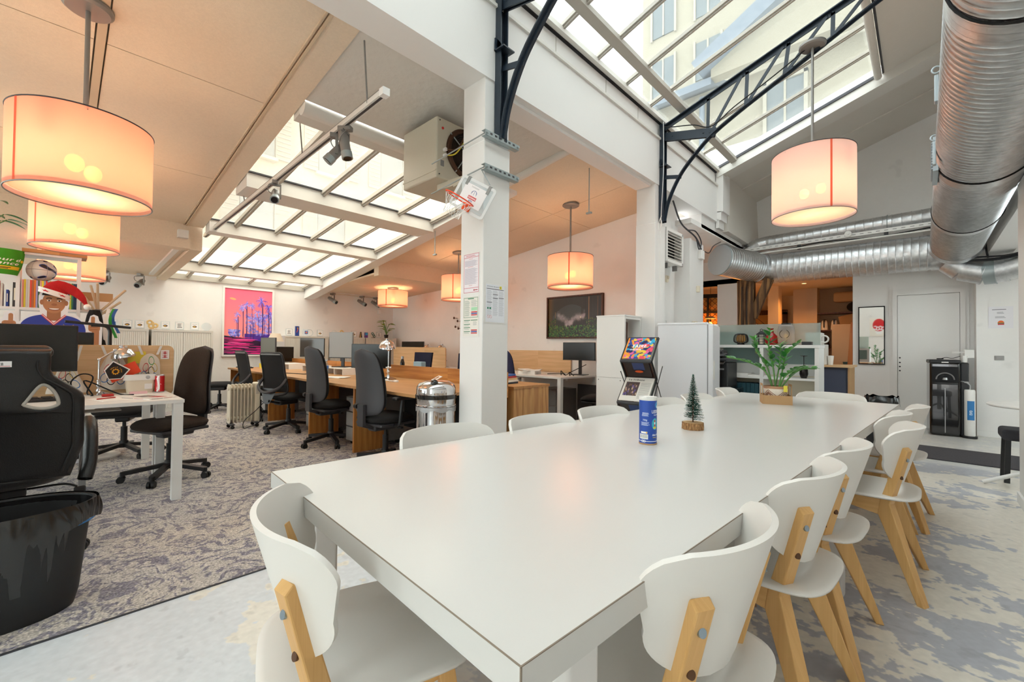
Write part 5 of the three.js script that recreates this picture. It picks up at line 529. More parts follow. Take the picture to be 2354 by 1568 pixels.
// bookcase with books and ball
const BX = -6.3;
{ const o = thing('bookcase', 'tall open white bookcase with an orange wood plank on top', 'bookcase', [0, 0, 0]); for (const z of [-0.145, 0.27, 1.1]) mesh('upright', bb(BX, BX - 0.28, 0, 2.02, z - 0.014, z + 0.014), M.gloss, o); for (const y of [0.1, 0.75, 1.12, 1.48]) mesh('shelf', bb(BX - 0.003, BX - 0.277, y, y + 0.025, -0.13, 1.09), M.gloss, o); mesh('top_board', bb(BX + 0.003, BX - 0.283, 2.02, 2.04, -0.16, 1.115), M.gloss, o); mesh('plank', bb(BX + 0.02, BX - 0.24, 2.041, 2.076, -0.2, 0.25), M.acacia, o, { grain: 'z' }); mesh('side_shelf', bb(BX - 0.05, BX - 0.3, 1.49, 1.51, -0.42, -0.16), M.gloss, o); }
{ const r = rng(77), cols = ['#f0a8a0', '#e8d23a', '#d8d8d4', '#d9d3c8', '#e8553c', '#b86a44', '#ee8a2a', '#b3a6d0', '#3f6a55', '#e9b39a', '#ecd635', '#a7b0cf', '#de3a35', '#4f9fa6', '#c39a34', '#e0b890', '#274a78', '#7a8a34', '#ea9a30', '#5aa0c8', '#c84a7a', '#efe6b0', '#2f6a8a', '#d8e0d8', '#22506a', '#c8d03c', '#3a7a5a', '#1f3f5a', '#2a3550', '#1d2c48', '#2c62a8'], mats = cols.map((c) => std(c, 0.6)); const bn = ['salmon', 'yellow', 'pale grey', 'stone coloured', 'coral', 'rust brown', 'orange', 'lilac', 'dark green', 'peach', 'lemon', 'periwinkle', 'scarlet', 'turquoise', 'mustard', 'sand coloured', 'denim blue', 'olive', 'amber', 'sky blue', 'raspberry', 'ivory', 'steel blue', 'mint white', 'petrol blue', 'lime', 'sea green', 'midnight blue', 'slate', 'ink blue', 'royal blue']; let z = 0.245; const bookGeo = mg(bx(0.16, 1, 1, -0.08, 0.5, -0.5)); boxUV(bookGeo); bookGeo.userData.ready = true;
  cols.forEach((c, k) => { const w = 0.0105 + r() * 0.003, h = 0.262 + (k > 20 ? 0.0 : 0.008) + r() * 0.006; const b = thing('book', 'thin ' + bn[k] + ' book in the row under the football', 'book', [BX - 0.02, 1.505, z], 0, 'thin coloured books in the bookcase row'); const cov = new THREE.Mesh(bookGeo, mats[k]); cov.name = 'cover'; cov.scale.set(1, h, w); cov.castShadow = cov.receiveShadow = true; b.add(cov); z -= w + 0.0012; });
  z = 0.62; for (const [c, w, h, l] of [['#3a8fd0', 0.02, 0.2, 'light blue'], ['#b3202a', 0.04, 0.255, 'dark red'], ['#e0402a', 0.035, 0.25, 'bright red'], ['#d8d0c8', 0.014, 0.22, 'cream'], ['#24408a', 0.016, 0.16, 'small blue'], ['#3a3434', 0.026, 0.235, 'charcoal']]) { z -= w + 0.02; const b = thing('book', l + ' book standing in the left part of the bookcase', 'book', [BX - 0.02, 1.505, z - 0.06]); mesh('cover', bx(0.16, h, w, -0.08, h / 2, 0), std(c, 0.6), b); mesh('page_block', bx(0.15, h - 0.01, w - 0.006, -0.083, h / 2 + 0.003, 0), M.paper, b); mesh('spine_print', bx(0.002, h * 0.5, w * 0.4, 0.001, h * 0.52, 0), M.cream, b); } }
{ const t = tex(512, 256, (u, v) => { const a = fbm(u * 8, v * 4, 8, 2, 3), b = Math.sin(u * 2 * PI * 3 + Math.sin(v * PI * 4) * 2.2) * Math.sin(v * PI * 3 + u * 12); let c = [226, 222, 214]; if (b > 0.62) c = [26, 26, 34]; else if (b > 0.46) c = [30, 96, 190]; else if (b > 0.42) c = [190, 60, 40]; if (Math.abs(Math.sin(u * PI * 6)) < 0.035 || Math.abs(v - 0.5) < 0.006) c = [150, 148, 146]; return c; }, 1); const g = mg(sp(0.108, 0, 0.108, 0, 1, 1, 1, 40, 28)); const o = thing('football', 'white football with black and blue flashes resting on the books', 'ball', [BX - 0.12, 1.777, 0.12], 0.4); mesh('ball_skin', g, std(0xffffff, 0.4, { map: t }), o, { uv: true }); }
{ const t = canvasTex(256, 256, (c, w, h) => { c.fillStyle = '#3f9e1c'; c.fillRect(0, 0, w, h); c.fillStyle = '#f2f6ee'; c.font = 'italic bold 40px sans-serif'; c.fillText('Tour de', 96, 120); c.fillText('France', 84, 158); c.fillStyle = '#e9c62a'; c.beginPath(); c.arc(236, 112, 14, 0, 7); c.fill(); c.fillRect(70, 172, 160, 34); c.fillStyle = '#222'; c.fillRect(112, 184, 70, 6); c.fillRect(122, 194, 50, 5); });
  solo('fan_hat', 'bright green cloth fan hat with white and yellow print on the bookcase', 'hat', shell(16, 10, (u, v) => { const a = lerp(-1.5, 1.5, u); return [0.13 * Math.cos(a), 0.24 * v, -0.17 * Math.sin(a) * (1 - 0.25 * (1 - v) * (1 - v))]; }, () => [-0.004, 0, 0]), std(0xffffff, 0.8, { map: t }), [BX - 0.02, 1.8, 0.4], 0, null, { uv: true }); }
solo('cardboard_box', 'small brown cardboard box on the side shelf behind the coat stand', 'box', bx(0.16, 0.09, 0.24, 0, 0.045, 0), M.cardboard, [BX - 0.17, 1.61, -0.29]); solo('fabric_box', 'white storage box with a red and blue stripe on the side shelf', 'box', [rb(0.2, 0.1, 0.25, 0.01, 0, 0.05, 0)], M.white, [BX - 0.17, 1.51, -0.29]); solo('headphones_stand', 'black headset hanging at the bookcase edge', 'headset', [to(0.07, 0.012, 0, 0, 0, 0, PI / 2), cy(0.04, 0.04, 0.03, 0, -0.03, 0.07, 16, PI / 2)], M.blackPlastic, [BX + 0.02, 1.36, 0.46]);
// cardboard cutout with hat
{ const t = canvasTex(720, 760, (c, w, h) => { // 1 px = 1 mm; x 0 = -0.36, y 0 = top 1.74
    const X = (s) => (s + 0.36) * 1000, Yp = (y) => (1.74 - y) * 1000; c.fillStyle = '#e9e9ee'; c.fillRect(0, 0, w, h);
    c.fillStyle = '#a06a48'; c.fillRect(X(-0.045), Yp(1.47), 90, 100); // neck
    c.fillStyle = '#2c3d9a'; c.beginPath(); c.moveTo(X(-0.07), Yp(1.425)); c.bezierCurveTo(X(-0.15), Yp(1.41), X(-0.2), Yp(1.38), X(-0.215), Yp(1.3)); c.lineTo(X(-0.22), Yp(1.0)); c.lineTo(X(0.22), Yp(1.0)); c.lineTo(X(0.215), Yp(1.3)); c.bezierCurveTo(X(0.2), Yp(1.38), X(0.15), Yp(1.41), X(0.07), Yp(1.425)); c.lineTo(X(0), Yp(1.345)); c.fill();
    for (const [k, col] of [[0, '#c8343a'], [9, '#f0eeee'], [17, '#c8343a']]) { c.strokeStyle = col; c.lineWidth = 7; c.beginPath(); c.moveTo(X(-0.075) - k * 0.3, Yp(1.43) + k * 0.5); c.lineTo(X(0), Yp(1.345) + k); c.lineTo(X(0.075) + k * 0.3, Yp(1.43) + k * 0.5); c.stroke(); }
    c.fillStyle = '#b27a54'; c.beginPath(); c.ellipse(X(0), Yp(1.545), 76, 104, 0, 0, 7); c.fill(); c.fillStyle = '#a86f4b'; c.beginPath(); c.ellipse(X(-0.079), Yp(1.54), 13, 24, 0, 0, 7); c.ellipse(X(0.079), Yp(1.54), 13, 24, 0, 0, 7); c.fill();
    c.fillStyle = '#1c1412'; c.beginPath(); c.ellipse(X(0), Yp(1.605), 79, 62, 0, PI, 2 * PI); c.fill(); c.strokeStyle = '#1c1412'; c.lineWidth = 8; for (const s of [-1, 1]) { c.beginPath(); c.moveTo(X(s * 0.052), Yp(1.575)); c.quadraticCurveTo(X(s * 0.035), Yp(1.588), X(s * 0.016), Yp(1.577)); c.stroke(); c.fillStyle = '#f1ece8'; c.beginPath(); c.ellipse(X(s * 0.033), Yp(1.557), 14, 7, 0, 0, 7); c.fill(); c.fillStyle = '#241610'; c.beginPath(); c.arc(X(s * 0.033), Yp(1.557), 6.5, 0, 7); c.fill(); }
    c.fillStyle = '#9a6344'; c.beginPath(); c.ellipse(X(0), Yp(1.522), 19, 12, 0, 0, 7); c.fill(); c.fillStyle = '#7a3b34'; c.beginPath(); c.ellipse(X(0), Yp(1.486), 38, 17, 0, 0, PI); c.fill(); c.fillStyle = '#f6f2ee'; c.beginPath(); c.ellipse(X(0), Yp(1.486), 33, 11, 0, 0, PI); c.fill();
    for (const s of [-1, 1]) { c.fillStyle = '#b27a54'; c.beginPath(); c.roundRect(X(s * 0.275) - 42, Yp(1.36), 84, 66, 22); c.roundRect(X(s * 0.275 - s * 0.01) - 14, Yp(1.425), 28, 80, 14); c.fill(); c.strokeStyle = '#8a5638'; c.lineWidth = 4; for (const k of [1, 2, 3]) { c.beginPath(); c.moveTo(X(s * 0.275) - 30, Yp(1.36) + k * 16); c.lineTo(X(s * 0.275) + 26, Yp(1.36) + k * 16); c.stroke(); } c.fillStyle = '#b27a54'; c.fillRect(X(s * 0.285) - 26, Yp(1.3), 52, 200); }
    c.fillStyle = '#d9a440'; c.beginPath(); c.ellipse(X(0.095), Yp(1.31), 22, 15, 0.3, 0, 7); c.fill(); c.beginPath(); c.moveTo(X(0.08), Yp(1.315)); c.lineTo(X(0.062), Yp(1.345)); c.lineTo(X(0.072), Yp(1.3)); c.moveTo(X(0.11), Yp(1.32)); c.lineTo(X(0.135), Yp(1.34)); c.lineTo(X(0.12), Yp(1.295)); c.fill(); c.fillRect(X(0.09), Yp(1.3), 4, 30); c.fillRect(X(0.1), Yp(1.3), 4, 30); c.strokeStyle = '#eef0f6'; c.lineWidth = 5; c.beginPath(); c.moveTo(X(-0.11), Yp(1.295)); c.quadraticCurveTo(X(-0.08), Yp(1.29), X(-0.045), Yp(1.315)); c.stroke(); });
  const P = [[-0.22, 0], [-0.24, 0.9], [-0.33, 1.1], [-0.335, 1.36], [-0.31, 1.385], [-0.3, 1.43], [-0.27, 1.445], [-0.245, 1.43], [-0.235, 1.38], [-0.222, 1.345], [-0.16, 1.42], [-0.09, 1.45], [-0.1, 1.53], [-0.1, 1.6], [-0.07, 1.67], [0, 1.69], [0.07, 1.67], [0.1, 1.6], [0.1, 1.53], [0.09, 1.45], [0.16, 1.42], [0.222, 1.345], [0.235, 1.38], [0.245, 1.43], [0.27, 1.445], [0.3, 1.43], [0.31, 1.385], [0.335, 1.36], [0.33, 1.1], [0.24, 0.9], [0.22, 0]];
  const g = ext(P, 0.006), p = g.attributes.position, uv = g.attributes.uv; for (let i = 0; i < p.count; i++) uv.setXY(i, (p.getX(i) + 0.36) / 0.72, clamp((p.getY(i) - 0.98) / 0.76, 0.001, 0.999)); g.rotateY(PI / 2); const o = thing('cardboard_cutout', 'life-size cardboard cutout of a person in a blue football shirt giving thumbs up', 'cutout', [-5.93, 0, 0.025]); mesh('printed_board', g, std(0xffffff, 0.6, { map: t }), o, { uv: true }); mesh('prop_stand', bar([-0.2, 0, 0], [0, 0.8, 0], 0.01, 0.14, [0, 0, 1]), M.cardboard, o); }
{ const o = thing('christmas_hat', 'red plush Christmas hat with white starred band on the cutout head', 'hat', [-5.93, 0, 0.025]); const st = canvasTex(256, 64, (c, w, h) => { c.fillStyle = '#ece7e4'; c.fillRect(0, 0, w, h); c.fillStyle = '#c01e24'; for (let k = 0; k < 6; k++) { c.save(); c.translate(22 + k * 42, 32); c.beginPath(); for (let i = 0; i < 10; i++) { const a = i * PI / 5, r = i % 2 ? 6 : 14; c.lineTo(Math.sin(a) * r, -Math.cos(a) * r); } c.fill(); c.restore(); } });
  mesh('band', gridGeo(24, 2, (u, v) => { const a = u * 2 * PI; const x = Math.sin(a) * 0.105; return [Math.cos(a) * 0.05, 1.6 + v * 0.05 - x * 0.35 + (v - 0.5) * 0.0, -x]; }, true), std(0xffffff, 0.9, { map: st }), o, { uv: true });
  const spine = new THREE.CatmullRomCurve3([V(0, 1.635, 0), V(0, 1.69, -0.02), V(0.01, 1.67, -0.11), V(0.03, 1.6, -0.18), V(0.03, 1.535, -0.215)]); mesh('crown', gridGeo(20, 14, (u, v) => { const c = spine.getPoint(v), tg = spine.getTangent(v), nx = V(1, 0, 0), ny = tg.clone().cross(nx).normalize(), r = lerp(0.098, 0.012, Math.pow(v, 0.75)), a = u * 2 * PI, k = 1 + 0.05 * Math.sin(a * 3 + v * 9); return [c.x + nx.x * Math.cos(a) * r * 0.5 * k, c.y + ny.y * Math.sin(a) * r * k, c.z + ny.z * Math.sin(a) * r * k]; }, true), std(0xb41a1e, 0.95, { bumpMap: T.grain, bumpScale: 0.004 }), o); mesh('pompom', sp(0.028, 0.03, 1.515, -0.222), M.white, o); }
// coat stand
{ const o = thing('coat_stand', 'coat stand with pale dowel arms fanning out beside the bookcase', 'coat stand', [-6.12, 0, -0.285]); mesh('pole', cy(0.018, 0.016, 1.55, 0, 0.775, 0, 14), M.white, o); mesh('base', la([[0, 0], [0.2, 0], [0.2, 0.02], [0.03, 0.04], [0, 0.04]]), M.white, o); for (const [y, z, x] of [[1.74, 0.06, 0.03], [1.76, 0.015, 0.08], [1.72, -0.2, 0], [1.6, -0.17, -0.1], [1.62, 0.1, 0.05]]) mesh('dowel_arm', [rod([0, 1.47 - (y < 1.65 ? 0.03 : 0), 0], [x, y, z], 0.011, 10), sp(0.012, x, y, z, 1, 1, 1, 10, 8)], std(0xcdb99a, 0.5), o); mesh('hub', cy(0.03, 0.03, 0.1, 0, 1.46, 0, 14), M.metalGrey, o); }
{ const r = rng(9); solo('black_coat', 'black coat hanging from the coat stand', 'coat', gridGeo(24, 14, (u, v) => { const a = u * 2 * PI, R = lerp(0.035, 0.11, Math.pow(v, 0.6)) * (1 + 0.18 * Math.sin(a * 5 + v * 3)); return [Math.cos(a) * R, 1.5 - v * 0.75, Math.sin(a) * R]; }, true), M.fabricBlack, [-6.1, 0, -0.26]); for (const [m, z, l, c] of [[M.green, -0.42, 'green', 0.3], [M.paper, -0.38, 'white', 0.55], [M.blue, -0.44, 'blue', 0.25]]) solo('lanyard', l + ' lanyard ribbon hanging from the coat stand arm', 'lanyard', gridGeo(1, 12, (u, v) => [0.03 * Math.sin(v * 5) + 0.02, 1.52 - v * c, z + 0.03 * Math.sin(v * 4) + (u - 0.5) * 0.025]), m, [-6.08, 0, 0.02]); }
// tambour cupboards and trophies along the palm wall
function cupboard(label, z0, z1, y1, group, x0 = -9.45) { const o = thing('tambour_cupboard', label, 'cupboard', [0, 0, 0], 0, group); mesh('carcass', [bb(x0, XP + 0.01, 0, y1 - 0.035, z0, z0 - 0.03), bb(x0, XP + 0.01, 0, y1 - 0.035, z1, z1 + 0.03), bb(x0 + 0.003, XP + 0.012, y1 - 0.035, y1 + 0.001, z0 + 0.002, z1 - 0.002), bb(x0 - 0.004, XP + 0.012, 0.002, 0.06, z0 - 0.03, z1 + 0.03), bb(XP + 0.012, XP + 0.03, 0.002, y1 - 0.035, z0 - 0.03, z1 + 0.03)], M.cupboardTrim, o); const zm = (z0 + z1) / 2; for (const [a, b, s] of [[z0 - 0.03, zm + 0.002, 1], [zm - 0.002, z1 + 0.03, -1]]) { const d = mesh('door', bb(x0 - 0.015, x0 - 0.03, 0.06, y1 - 0.035, a, b), M.cupboard, o); const n = Math.floor(Math.abs(b - a) / 0.026); for (let k = 0; k < n; k++) mesh('slat', bb(x0 - 0.015, x0 - 0.007, 0.065, y1 - 0.04, a - 0.004 - k * 0.026, a - 0.022 - k * 0.026), M.cupboard, d); mesh('handle', bb(x0 - 0.01, x0 + 0.004, y1 * 0.45, y1 * 0.45 + 0.12, zm + s * 0.03, zm + s * 0.045), M.midGrey, d); } return o; }
cupboard('pale grey tambour cupboard partly behind the coat stand', -0.1, -1.06, 1.41, 'tambour cupboards'); cupboard('pale grey tambour cupboard left of the palm tree picture', -1.1, -1.97, 1.41, 'tambour cupboards'); cupboard('low pale cupboard with trophies right of the palm tree picture', -3.2, -4.1, 1.36, 'tambour cupboards'); cupboard('pale cupboard with trophies in the middle of the far wall', -4.14, -4.95, 1.36, 'tambour cupboards'); cupboard('pale cupboard in the corner below the lime green plant', -4.98, -5.78, 1.36, 'tambour cupboards');
{ const R = [['acrylic_award', 'clear acrylic award with a coloured picture', -0.63, 0], ['acrylic_award', 'clear acrylic award with an oval badge and black print', -0.8, 1], ['acrylic_award', 'clear acrylic award with a dark oval badge', -0.96, 1], ['gold_award', 'gold figure award made of round letters on the left cupboards', -1.12, 2], ['acrylic_award', 'clear acrylic award with a single oval badge in the middle', -1.3, 3], ['acrylic_award', 'clear acrylic award with several lines of black print', -1.5, 4], ['acrylic_award', 'clear acrylic award with slanting print and badge', -1.72, 1], ['acrylic_award', 'round faint glass award at the end of the left cupboards', -1.9, 5]];
  const S = [['acrylic_award', 'white award plaque with black print right of the palm picture', -3.34, 4], ['blue_award', 'tall dark blue award block on the cupboard', -3.5, 6], ['glass_award', 'glass award with a ring and a blue picture', -3.72, 7], ['acrylic_award', 'clear award block with an oval badge beside the ring award', -3.98, 3], ['acrylic_award', 'faint clear award plaque near the tilted monitor', -4.3, 5], ['gold_award', 'gold figure award made of round letters above the tilted monitor', -4.5, 2], ['acrylic_award', 'clear award plaque with a dark oval badge near the corner', -4.76, 3], ['wedge_award', 'black and yellow wedge award', -4.93, 8], ['blue_award', 'blue and purple award block', -5.07, 9], ['teal_award', 'teal award made of linked rings', -5.25, 10], ['acrylic_award', 'small white award plaque beside the lime green plant', -5.4, 4]];
  const badge = canvasTex(128, 128, (c, w, h) => { c.fillStyle = '#f0f0ee'; c.fillRect(0, 0, w, h); c.fillStyle = '#3a3440'; c.beginPath(); c.ellipse(64, 76, 40, 22, 0, 0, 7); c.fill(); c.fillStyle = '#d8a83a'; c.beginPath(); c.ellipse(60, 78, 26, 10, 0, 0, 7); c.fill(); c.fillStyle = '#888'; c.fillRect(20, 22, 88, 5); }), text = canvasTex(128, 128, (c, w, h) => { c.fillStyle = '#f2f1ee'; c.fillRect(0, 0, w, h); c.fillStyle = '#2c2c30'; for (let k = 0; k < 5; k++) c.fillRect(24, 22 + k * 14, 80 - (k % 2) * 18, 7); c.fillRect(20, 96, 90, 12); }), pic = canvasTex(128, 128, (c, w, h) => { c.fillStyle = '#dfe6ea'; c.fillRect(0, 0, w, h); c.fillStyle = '#3a62a8'; c.fillRect(40, 30, 60, 60); c.fillStyle = '#d8683a'; c.fillRect(55, 45, 30, 30); });
  const plate = (t) => std(0xffffff, 0.35, { map: t });
  const make = (list, y) => list.forEach(([n, l, z, k]) => { const o = thing(n, l, 'award', [-9.62, y, z], PI / 2); if ([0, 1, 3, 4].includes(k)) { mesh('block', bx(0.13, 0.15, 0.02, 0, 0.077, 0), M.acrylic, o); mesh('plate', at(new THREE.BoxGeometry(0.1, 0.11, 0.002), 0, 0.082, 0.0115), plate(k === 4 ? text : k === 0 ? pic : badge), o, { uv: true }); } else if (k === 5) { mesh('disc', [cy(0.075, 0.075, 0.015, 0, 0.08, 0, 28, PI / 2), bx(0.08, 0.012, 0.04, 0, 0.006, 0)], M.acrylic, o); } else if (k === 2) mesh('figure', [to(0.032, 0.014, -0.03, 0.12, 0), to(0.032, 0.014, -0.01, 0.06, 0), to(0.03, 0.014, 0.045, 0.07, 0), bx(0.12, 0.012, 0.04, 0.01, 0.006, 0), bx(0.016, 0.12, 0.02, 0.018, 0.07, 0)], std(0xd9b878, 0.5), o); else if (k === 6) { mesh('block', bx(0.075, 0.21, 0.04, 0, 0.105, 0), std(0x1f3f8a, 0.3), o); mesh('emblem', cy(0.014, 0.014, 0.004, 0.005, 0.17, 0.021, 14, PI / 2), std(0xc89030, 0.4), o); mesh('stripe', bx(0.01, 0.09, 0.002, 0, 0.12, 0.021, 0, 0, -0.3), M.orange, o); } else if (k === 7) { mesh('plate', at(new THREE.BoxGeometry(0.14, 0.15, 0.012), -0.03, 0.08, -0.02), plate(pic), o, { uv: true }); mesh('ring', to(0.07, 0.006, 0.03, 0.078, 0.02), M.acrylic, o); } else if (k === 8) { mesh('wedge', ext([[-0.03, 0], [0.035, 0], [0.015, 0.14], [-0.005, 0.14]], 0.03).translate(0, 0, -0.015), std(0x22201c, 0.4), o); mesh('face', ext([[-0.028, 0.01], [-0.005, 0.01], [-0.004, 0.13]], 0.034).translate(0, 0, -0.017), std(0xe0a82a, 0.4), o); } else if (k === 9) { mesh('block', bx(0.075, 0.13, 0.035, 0, 0.065, 0), std(0x6a3a8a, 0.35), o); mesh('swoosh', ext([[-0.03, 0.06], [0.03, 0.07], [0.03, 0.12], [-0.03, 0.12]], 0.004).translate(0, 0, 0.016), std(0x2fa0d8, 0.35), o); } else if (k === 10) { mesh('rings', [to(0.024, 0.009, -0.015, 0.11, 0), to(0.024, 0.009, 0.012, 0.075, 0), to(0.024, 0.009, 0.03, 0.04, 0)], std(0x2a6a66, 0.4), o); mesh('foot', bx(0.09, 0.015, 0.04, 0.01, 0.0075, 0), M.brown, o); } });
  make(R, 1.41); make(S, 1.36); }
{ const o = thing('potted_plant', 'lime green broad-leaved plant in a small black pot on the corner cupboard', 'plant', [-9.62, 1.36, -5.6]); mesh('pot', la([[0, 0], [0.04, 0], [0.055, 0.09], [0.05, 0.09], [0.045, 0.07], [0, 0.07]]), M.black, o); const r = rng(3); for (let k = 0; k < 11; k++) { const a = r() * 6.28, h = 0.18 + k * 0.026, q = V(Math.cos(a) * 0.09, h + 0.06, Math.sin(a) * 0.13); const st = mesh('stem', tu([[0, 0.07, 0], [q.x * 0.2, h * 0.7, q.z * 0.2], [q.x * 0.6, h, q.z * 0.6]], 0.006, 10, 6), M.stem, o); const l = gridGeo(4, 8, (u, v) => { const s = u * 2 - 1, w = 0.055 * Math.pow(Math.sin(PI * Math.pow(v, 0.8)), 0.8); return [s * w, -0.03 * v * v + 0.3 * Math.abs(s) * w, v * 0.16]; }); l.rotateX(-0.5 + r() * 0.6); l.rotateY(PI / 2 - a); l.translate(q.x * 0.6, h, q.z * 0.6); mesh('leaf', l, M.leafLime, st); } }

{ const o = thing('leafy_plant', 'green leafy plant in a white pot on top of the bookcase', 'plant', [BX - 0.14, 2.04, 0.52]); mesh('pot', la([[0, 0], [0.06, 0], [0.08, 0.13], [0.072, 0.13], [0.06, 0.1], [0, 0.1]]), M.white, o); const r = rng(23); for (let k = 0; k < 16; k++) { const a = r() * 6.28, R = 0.1 + r() * 0.12, h = 0.2 + r() * 0.32, q = V(Math.cos(a) * R * 0.7, h, Math.sin(a) * R); const st = mesh('stem', tu([[0, 0.1, 0], [q.x * 0.4, h * 0.7, q.z * 0.4], [q.x, h, q.z]], 0.005, 10, 6), M.stem, o); const l = gridGeo(4, 8, (u, v) => { const s = u * 2 - 1, w = 0.032 * Math.pow(Math.sin(PI * Math.pow(v, 0.8)), 0.8); return [s * w, -0.05 * v * v + 0.3 * Math.abs(s) * w, v * 0.17]; }); l.rotateY(PI / 2 - a); l.translate(q.x, h, q.z); mesh('leaf', l, M.foliageDark, st); } }
solo('sports_bag', 'red and black checked bag lying under the white desk', 'bag', rb(0.3, 0.22, 0.34, 0.08, 0, 0.11, 0), M.red, [-4.62, 0.36, 0.02]); solo('low_stool', 'low grey stool under the white desk holding the red bag', 'stool', [rb(0.36, 0.04, 0.4, 0.01, 0, 0.34, 0), ...[[-1, -1], [1, -1], [-1, 1], [1, 1]].map(([a, b]) => bx(0.03, 0.33, 0.03, a * 0.15, 0.165, b * 0.17))], M.midGrey, [-4.62, 0, 0.02]);
solo('motion_sensor', 'small white motion sensor on the wall near the corner', 'sensor', rb(0.04, 0.12, 0.07, 0.012), M.white, [XP + 0.02, 2.03, -5.55]);
// ---------- long wooden desk bench ----------
const BH = 0.735;
{ const o = thing('desk_bench', 'long wooden desk bench with low divider running to the far wall', 'desk', [0, 0, 0]); const xs = [-3.2, -4.5, -5.7, -7.25, -8.6, -9.4];
  for (let i = 0; i < 5; i++) { mesh('desk_top', bb(xs[i] - 0.002, xs[i + 1] + 0.002, BH - 0.028, BH, -2.2, -3.28), M.benchTop, o, { grain: 'x' }); if (i) mesh('desk_top', bb(xs[i] - 0.002 + (i === 1 ? 0.55 : 0), xs[i + 1] + 0.002, BH - 0.028, BH, -3.32, -4.02), M.oak, o, { grain: 'x' }); mesh('divider_board', bb(xs[i] - 0.002 - (i ? 0 : 0.0), xs[i + 1] + 0.002, BH - 0.1, 0.905, -3.285, -3.315), M.cherry, o, { grain: 'x' }); }
  for (const x of [-3.25, -4.5, -5.7, -7.25, -8.6, -9.35]) mesh('leg_panel', bb(x - 0.014, x + 0.014, 0, BH - 0.03, -2.24, -2.62), M.cherry, o); for (const x of [-4.5, -5.7, -7.25, -8.6, -9.35]) mesh('leg_panel', bb(x - 0.014, x + 0.014, 0, BH - 0.03, -3.6, -3.98), M.cherry, o);
  mesh('modesty_panel', bb(-3.25, -9.35, 0.1, BH - 0.03, -3.24, -3.26), M.blackMatte, o); mesh('cable_duct', bb(-3.3, -9.3, BH - 0.12, BH - 0.04, -3.1, -3.22), M.blackMatte, o); }
for (const [x, l] of [[-4.78, 'grey three-drawer pedestal beside the nearest task chair'], [-5.98, 'grey three-drawer pedestal between the second task chair and the mesh chair'], [-8.1, 'grey three-drawer pedestal behind the far mesh chairs']]) { const o = thing('drawer_pedestal', l, 'drawer unit', [x, 0, -2.66], 0, 'grey drawer pedestals'); mesh('carcass', bb(-0.21, 0.21, 0.05, 0.57, -0.26, 0.25), M.metalGrey, o); for (let k = 0; k < 3; k++) { const d = mesh('drawer_front', bb(-0.205, 0.205, 0.055 + k * 0.172, 0.055 + k * 0.172 + 0.166, 0.25, 0.268), std(0x9b9997, 0.5), o); mesh('pull', bb(-0.205, 0.205, 0.055 + k * 0.172 + 0.16, 0.055 + k * 0.172 + 0.166, 0.268, 0.274), M.darkGrey, d); } for (const [cx, cz] of [[-0.17, 0.2], [0.17, 0.2], [-0.17, -0.2], [0.17, -0.2]]) mesh('caster', cy(0.025, 0.025, 0.03, cx, 0.026, cz, 12, 0, 0, PI / 2), M.black, o); mesh('key', bx(0.03, 0.008, 0.02, -0.16, 0.535, 0.275), M.silver, o); }
taskChair('task_chair', 'black task chair with armrests nearest the steel sensor bin', [-3.83, 0, -2.24], 0.12, { shellMat: M.darkGrey, arms: true, group: 'black task chairs along the bench', top: 1.13 }); taskChair('task_chair', 'black task chair second along the wooden bench', [-5.1, 0, -2.26], 0.1, { shellMat: M.darkGrey, group: 'black task chairs along the bench', top: 1.15 });
meshChair('black mesh office chair between radiator and second task chair', [-6.3, 0, -2.2], 0.35, 'black mesh chairs along the bench'); meshChair('black mesh office chair just behind the white oil radiator', [-7.6, 0, -2.22], 0.1, 'black mesh chairs along the bench'); meshChair('black mesh office chair at the far end of the wooden bench', [-8.95, 0, -1.98], -0.4, 'black mesh chairs along the bench');
// oil radiator
{ const o = thing('oil_radiator', 'cream oil-filled radiator on wheels standing on the carpet', 'radiator', [-6.97, 0.004, -1.84]); const fin = mg(ext(rrect(0.15, 0.54, 0.03, 0, 0.34), 0.012, 0.005).translate(0, 0, -0.006)); boxUV(fin); fin.userData.ready = true; for (let k = 0; k < 7; k++) { const f = mesh('fin', fin, M.heater, o); f.position.z = 0.185 - k * 0.043; } for (const y of [0.55, 0.13]) mesh('oil_pipe', rod([0, y, 0.2], [0, y, -0.1], 0.028, 16), M.heater, o); const c = mesh('control_box', rb(0.16, 0.56, 0.07, 0.02, 0, 0.345, -0.15), M.heater, o); for (let k = 0; k < 7; k++) mesh('vent', bx(0.003, 0.006, 0.045, 0.0805, 0.47 + k * 0.018, -0.15), M.midGrey, c); mesh('dial', cy(0.022, 0.022, 0.014, 0, 0.36, -0.19, 16, PI / 2), M.midGrey, c); for (const z of [0.16, -0.14]) { mesh('foot', rb(0.24, 0.025, 0.05, 0.01, 0, 0.06, z), M.darkGrey, o); for (const x of [-0.1, 0.1]) mesh('wheel', cy(0.024, 0.024, 0.022, x, 0.024, z, 14, 0, 0, PI / 2), M.black, o); } mesh('power_cord', tu([[0.08, 0.3, -0.18], [0.1, 0.2, -0.22], [0.14, 0.06, -0.15], [0.16, 0.012, 0.0], [0.2, 0.012, 0.05], [0.22, 0.1, 0.06], [0.2, 0.25, -0.1], [0.16, 0.45, -0.3]], 0.005, 70, 6), M.blackMatte, o); }
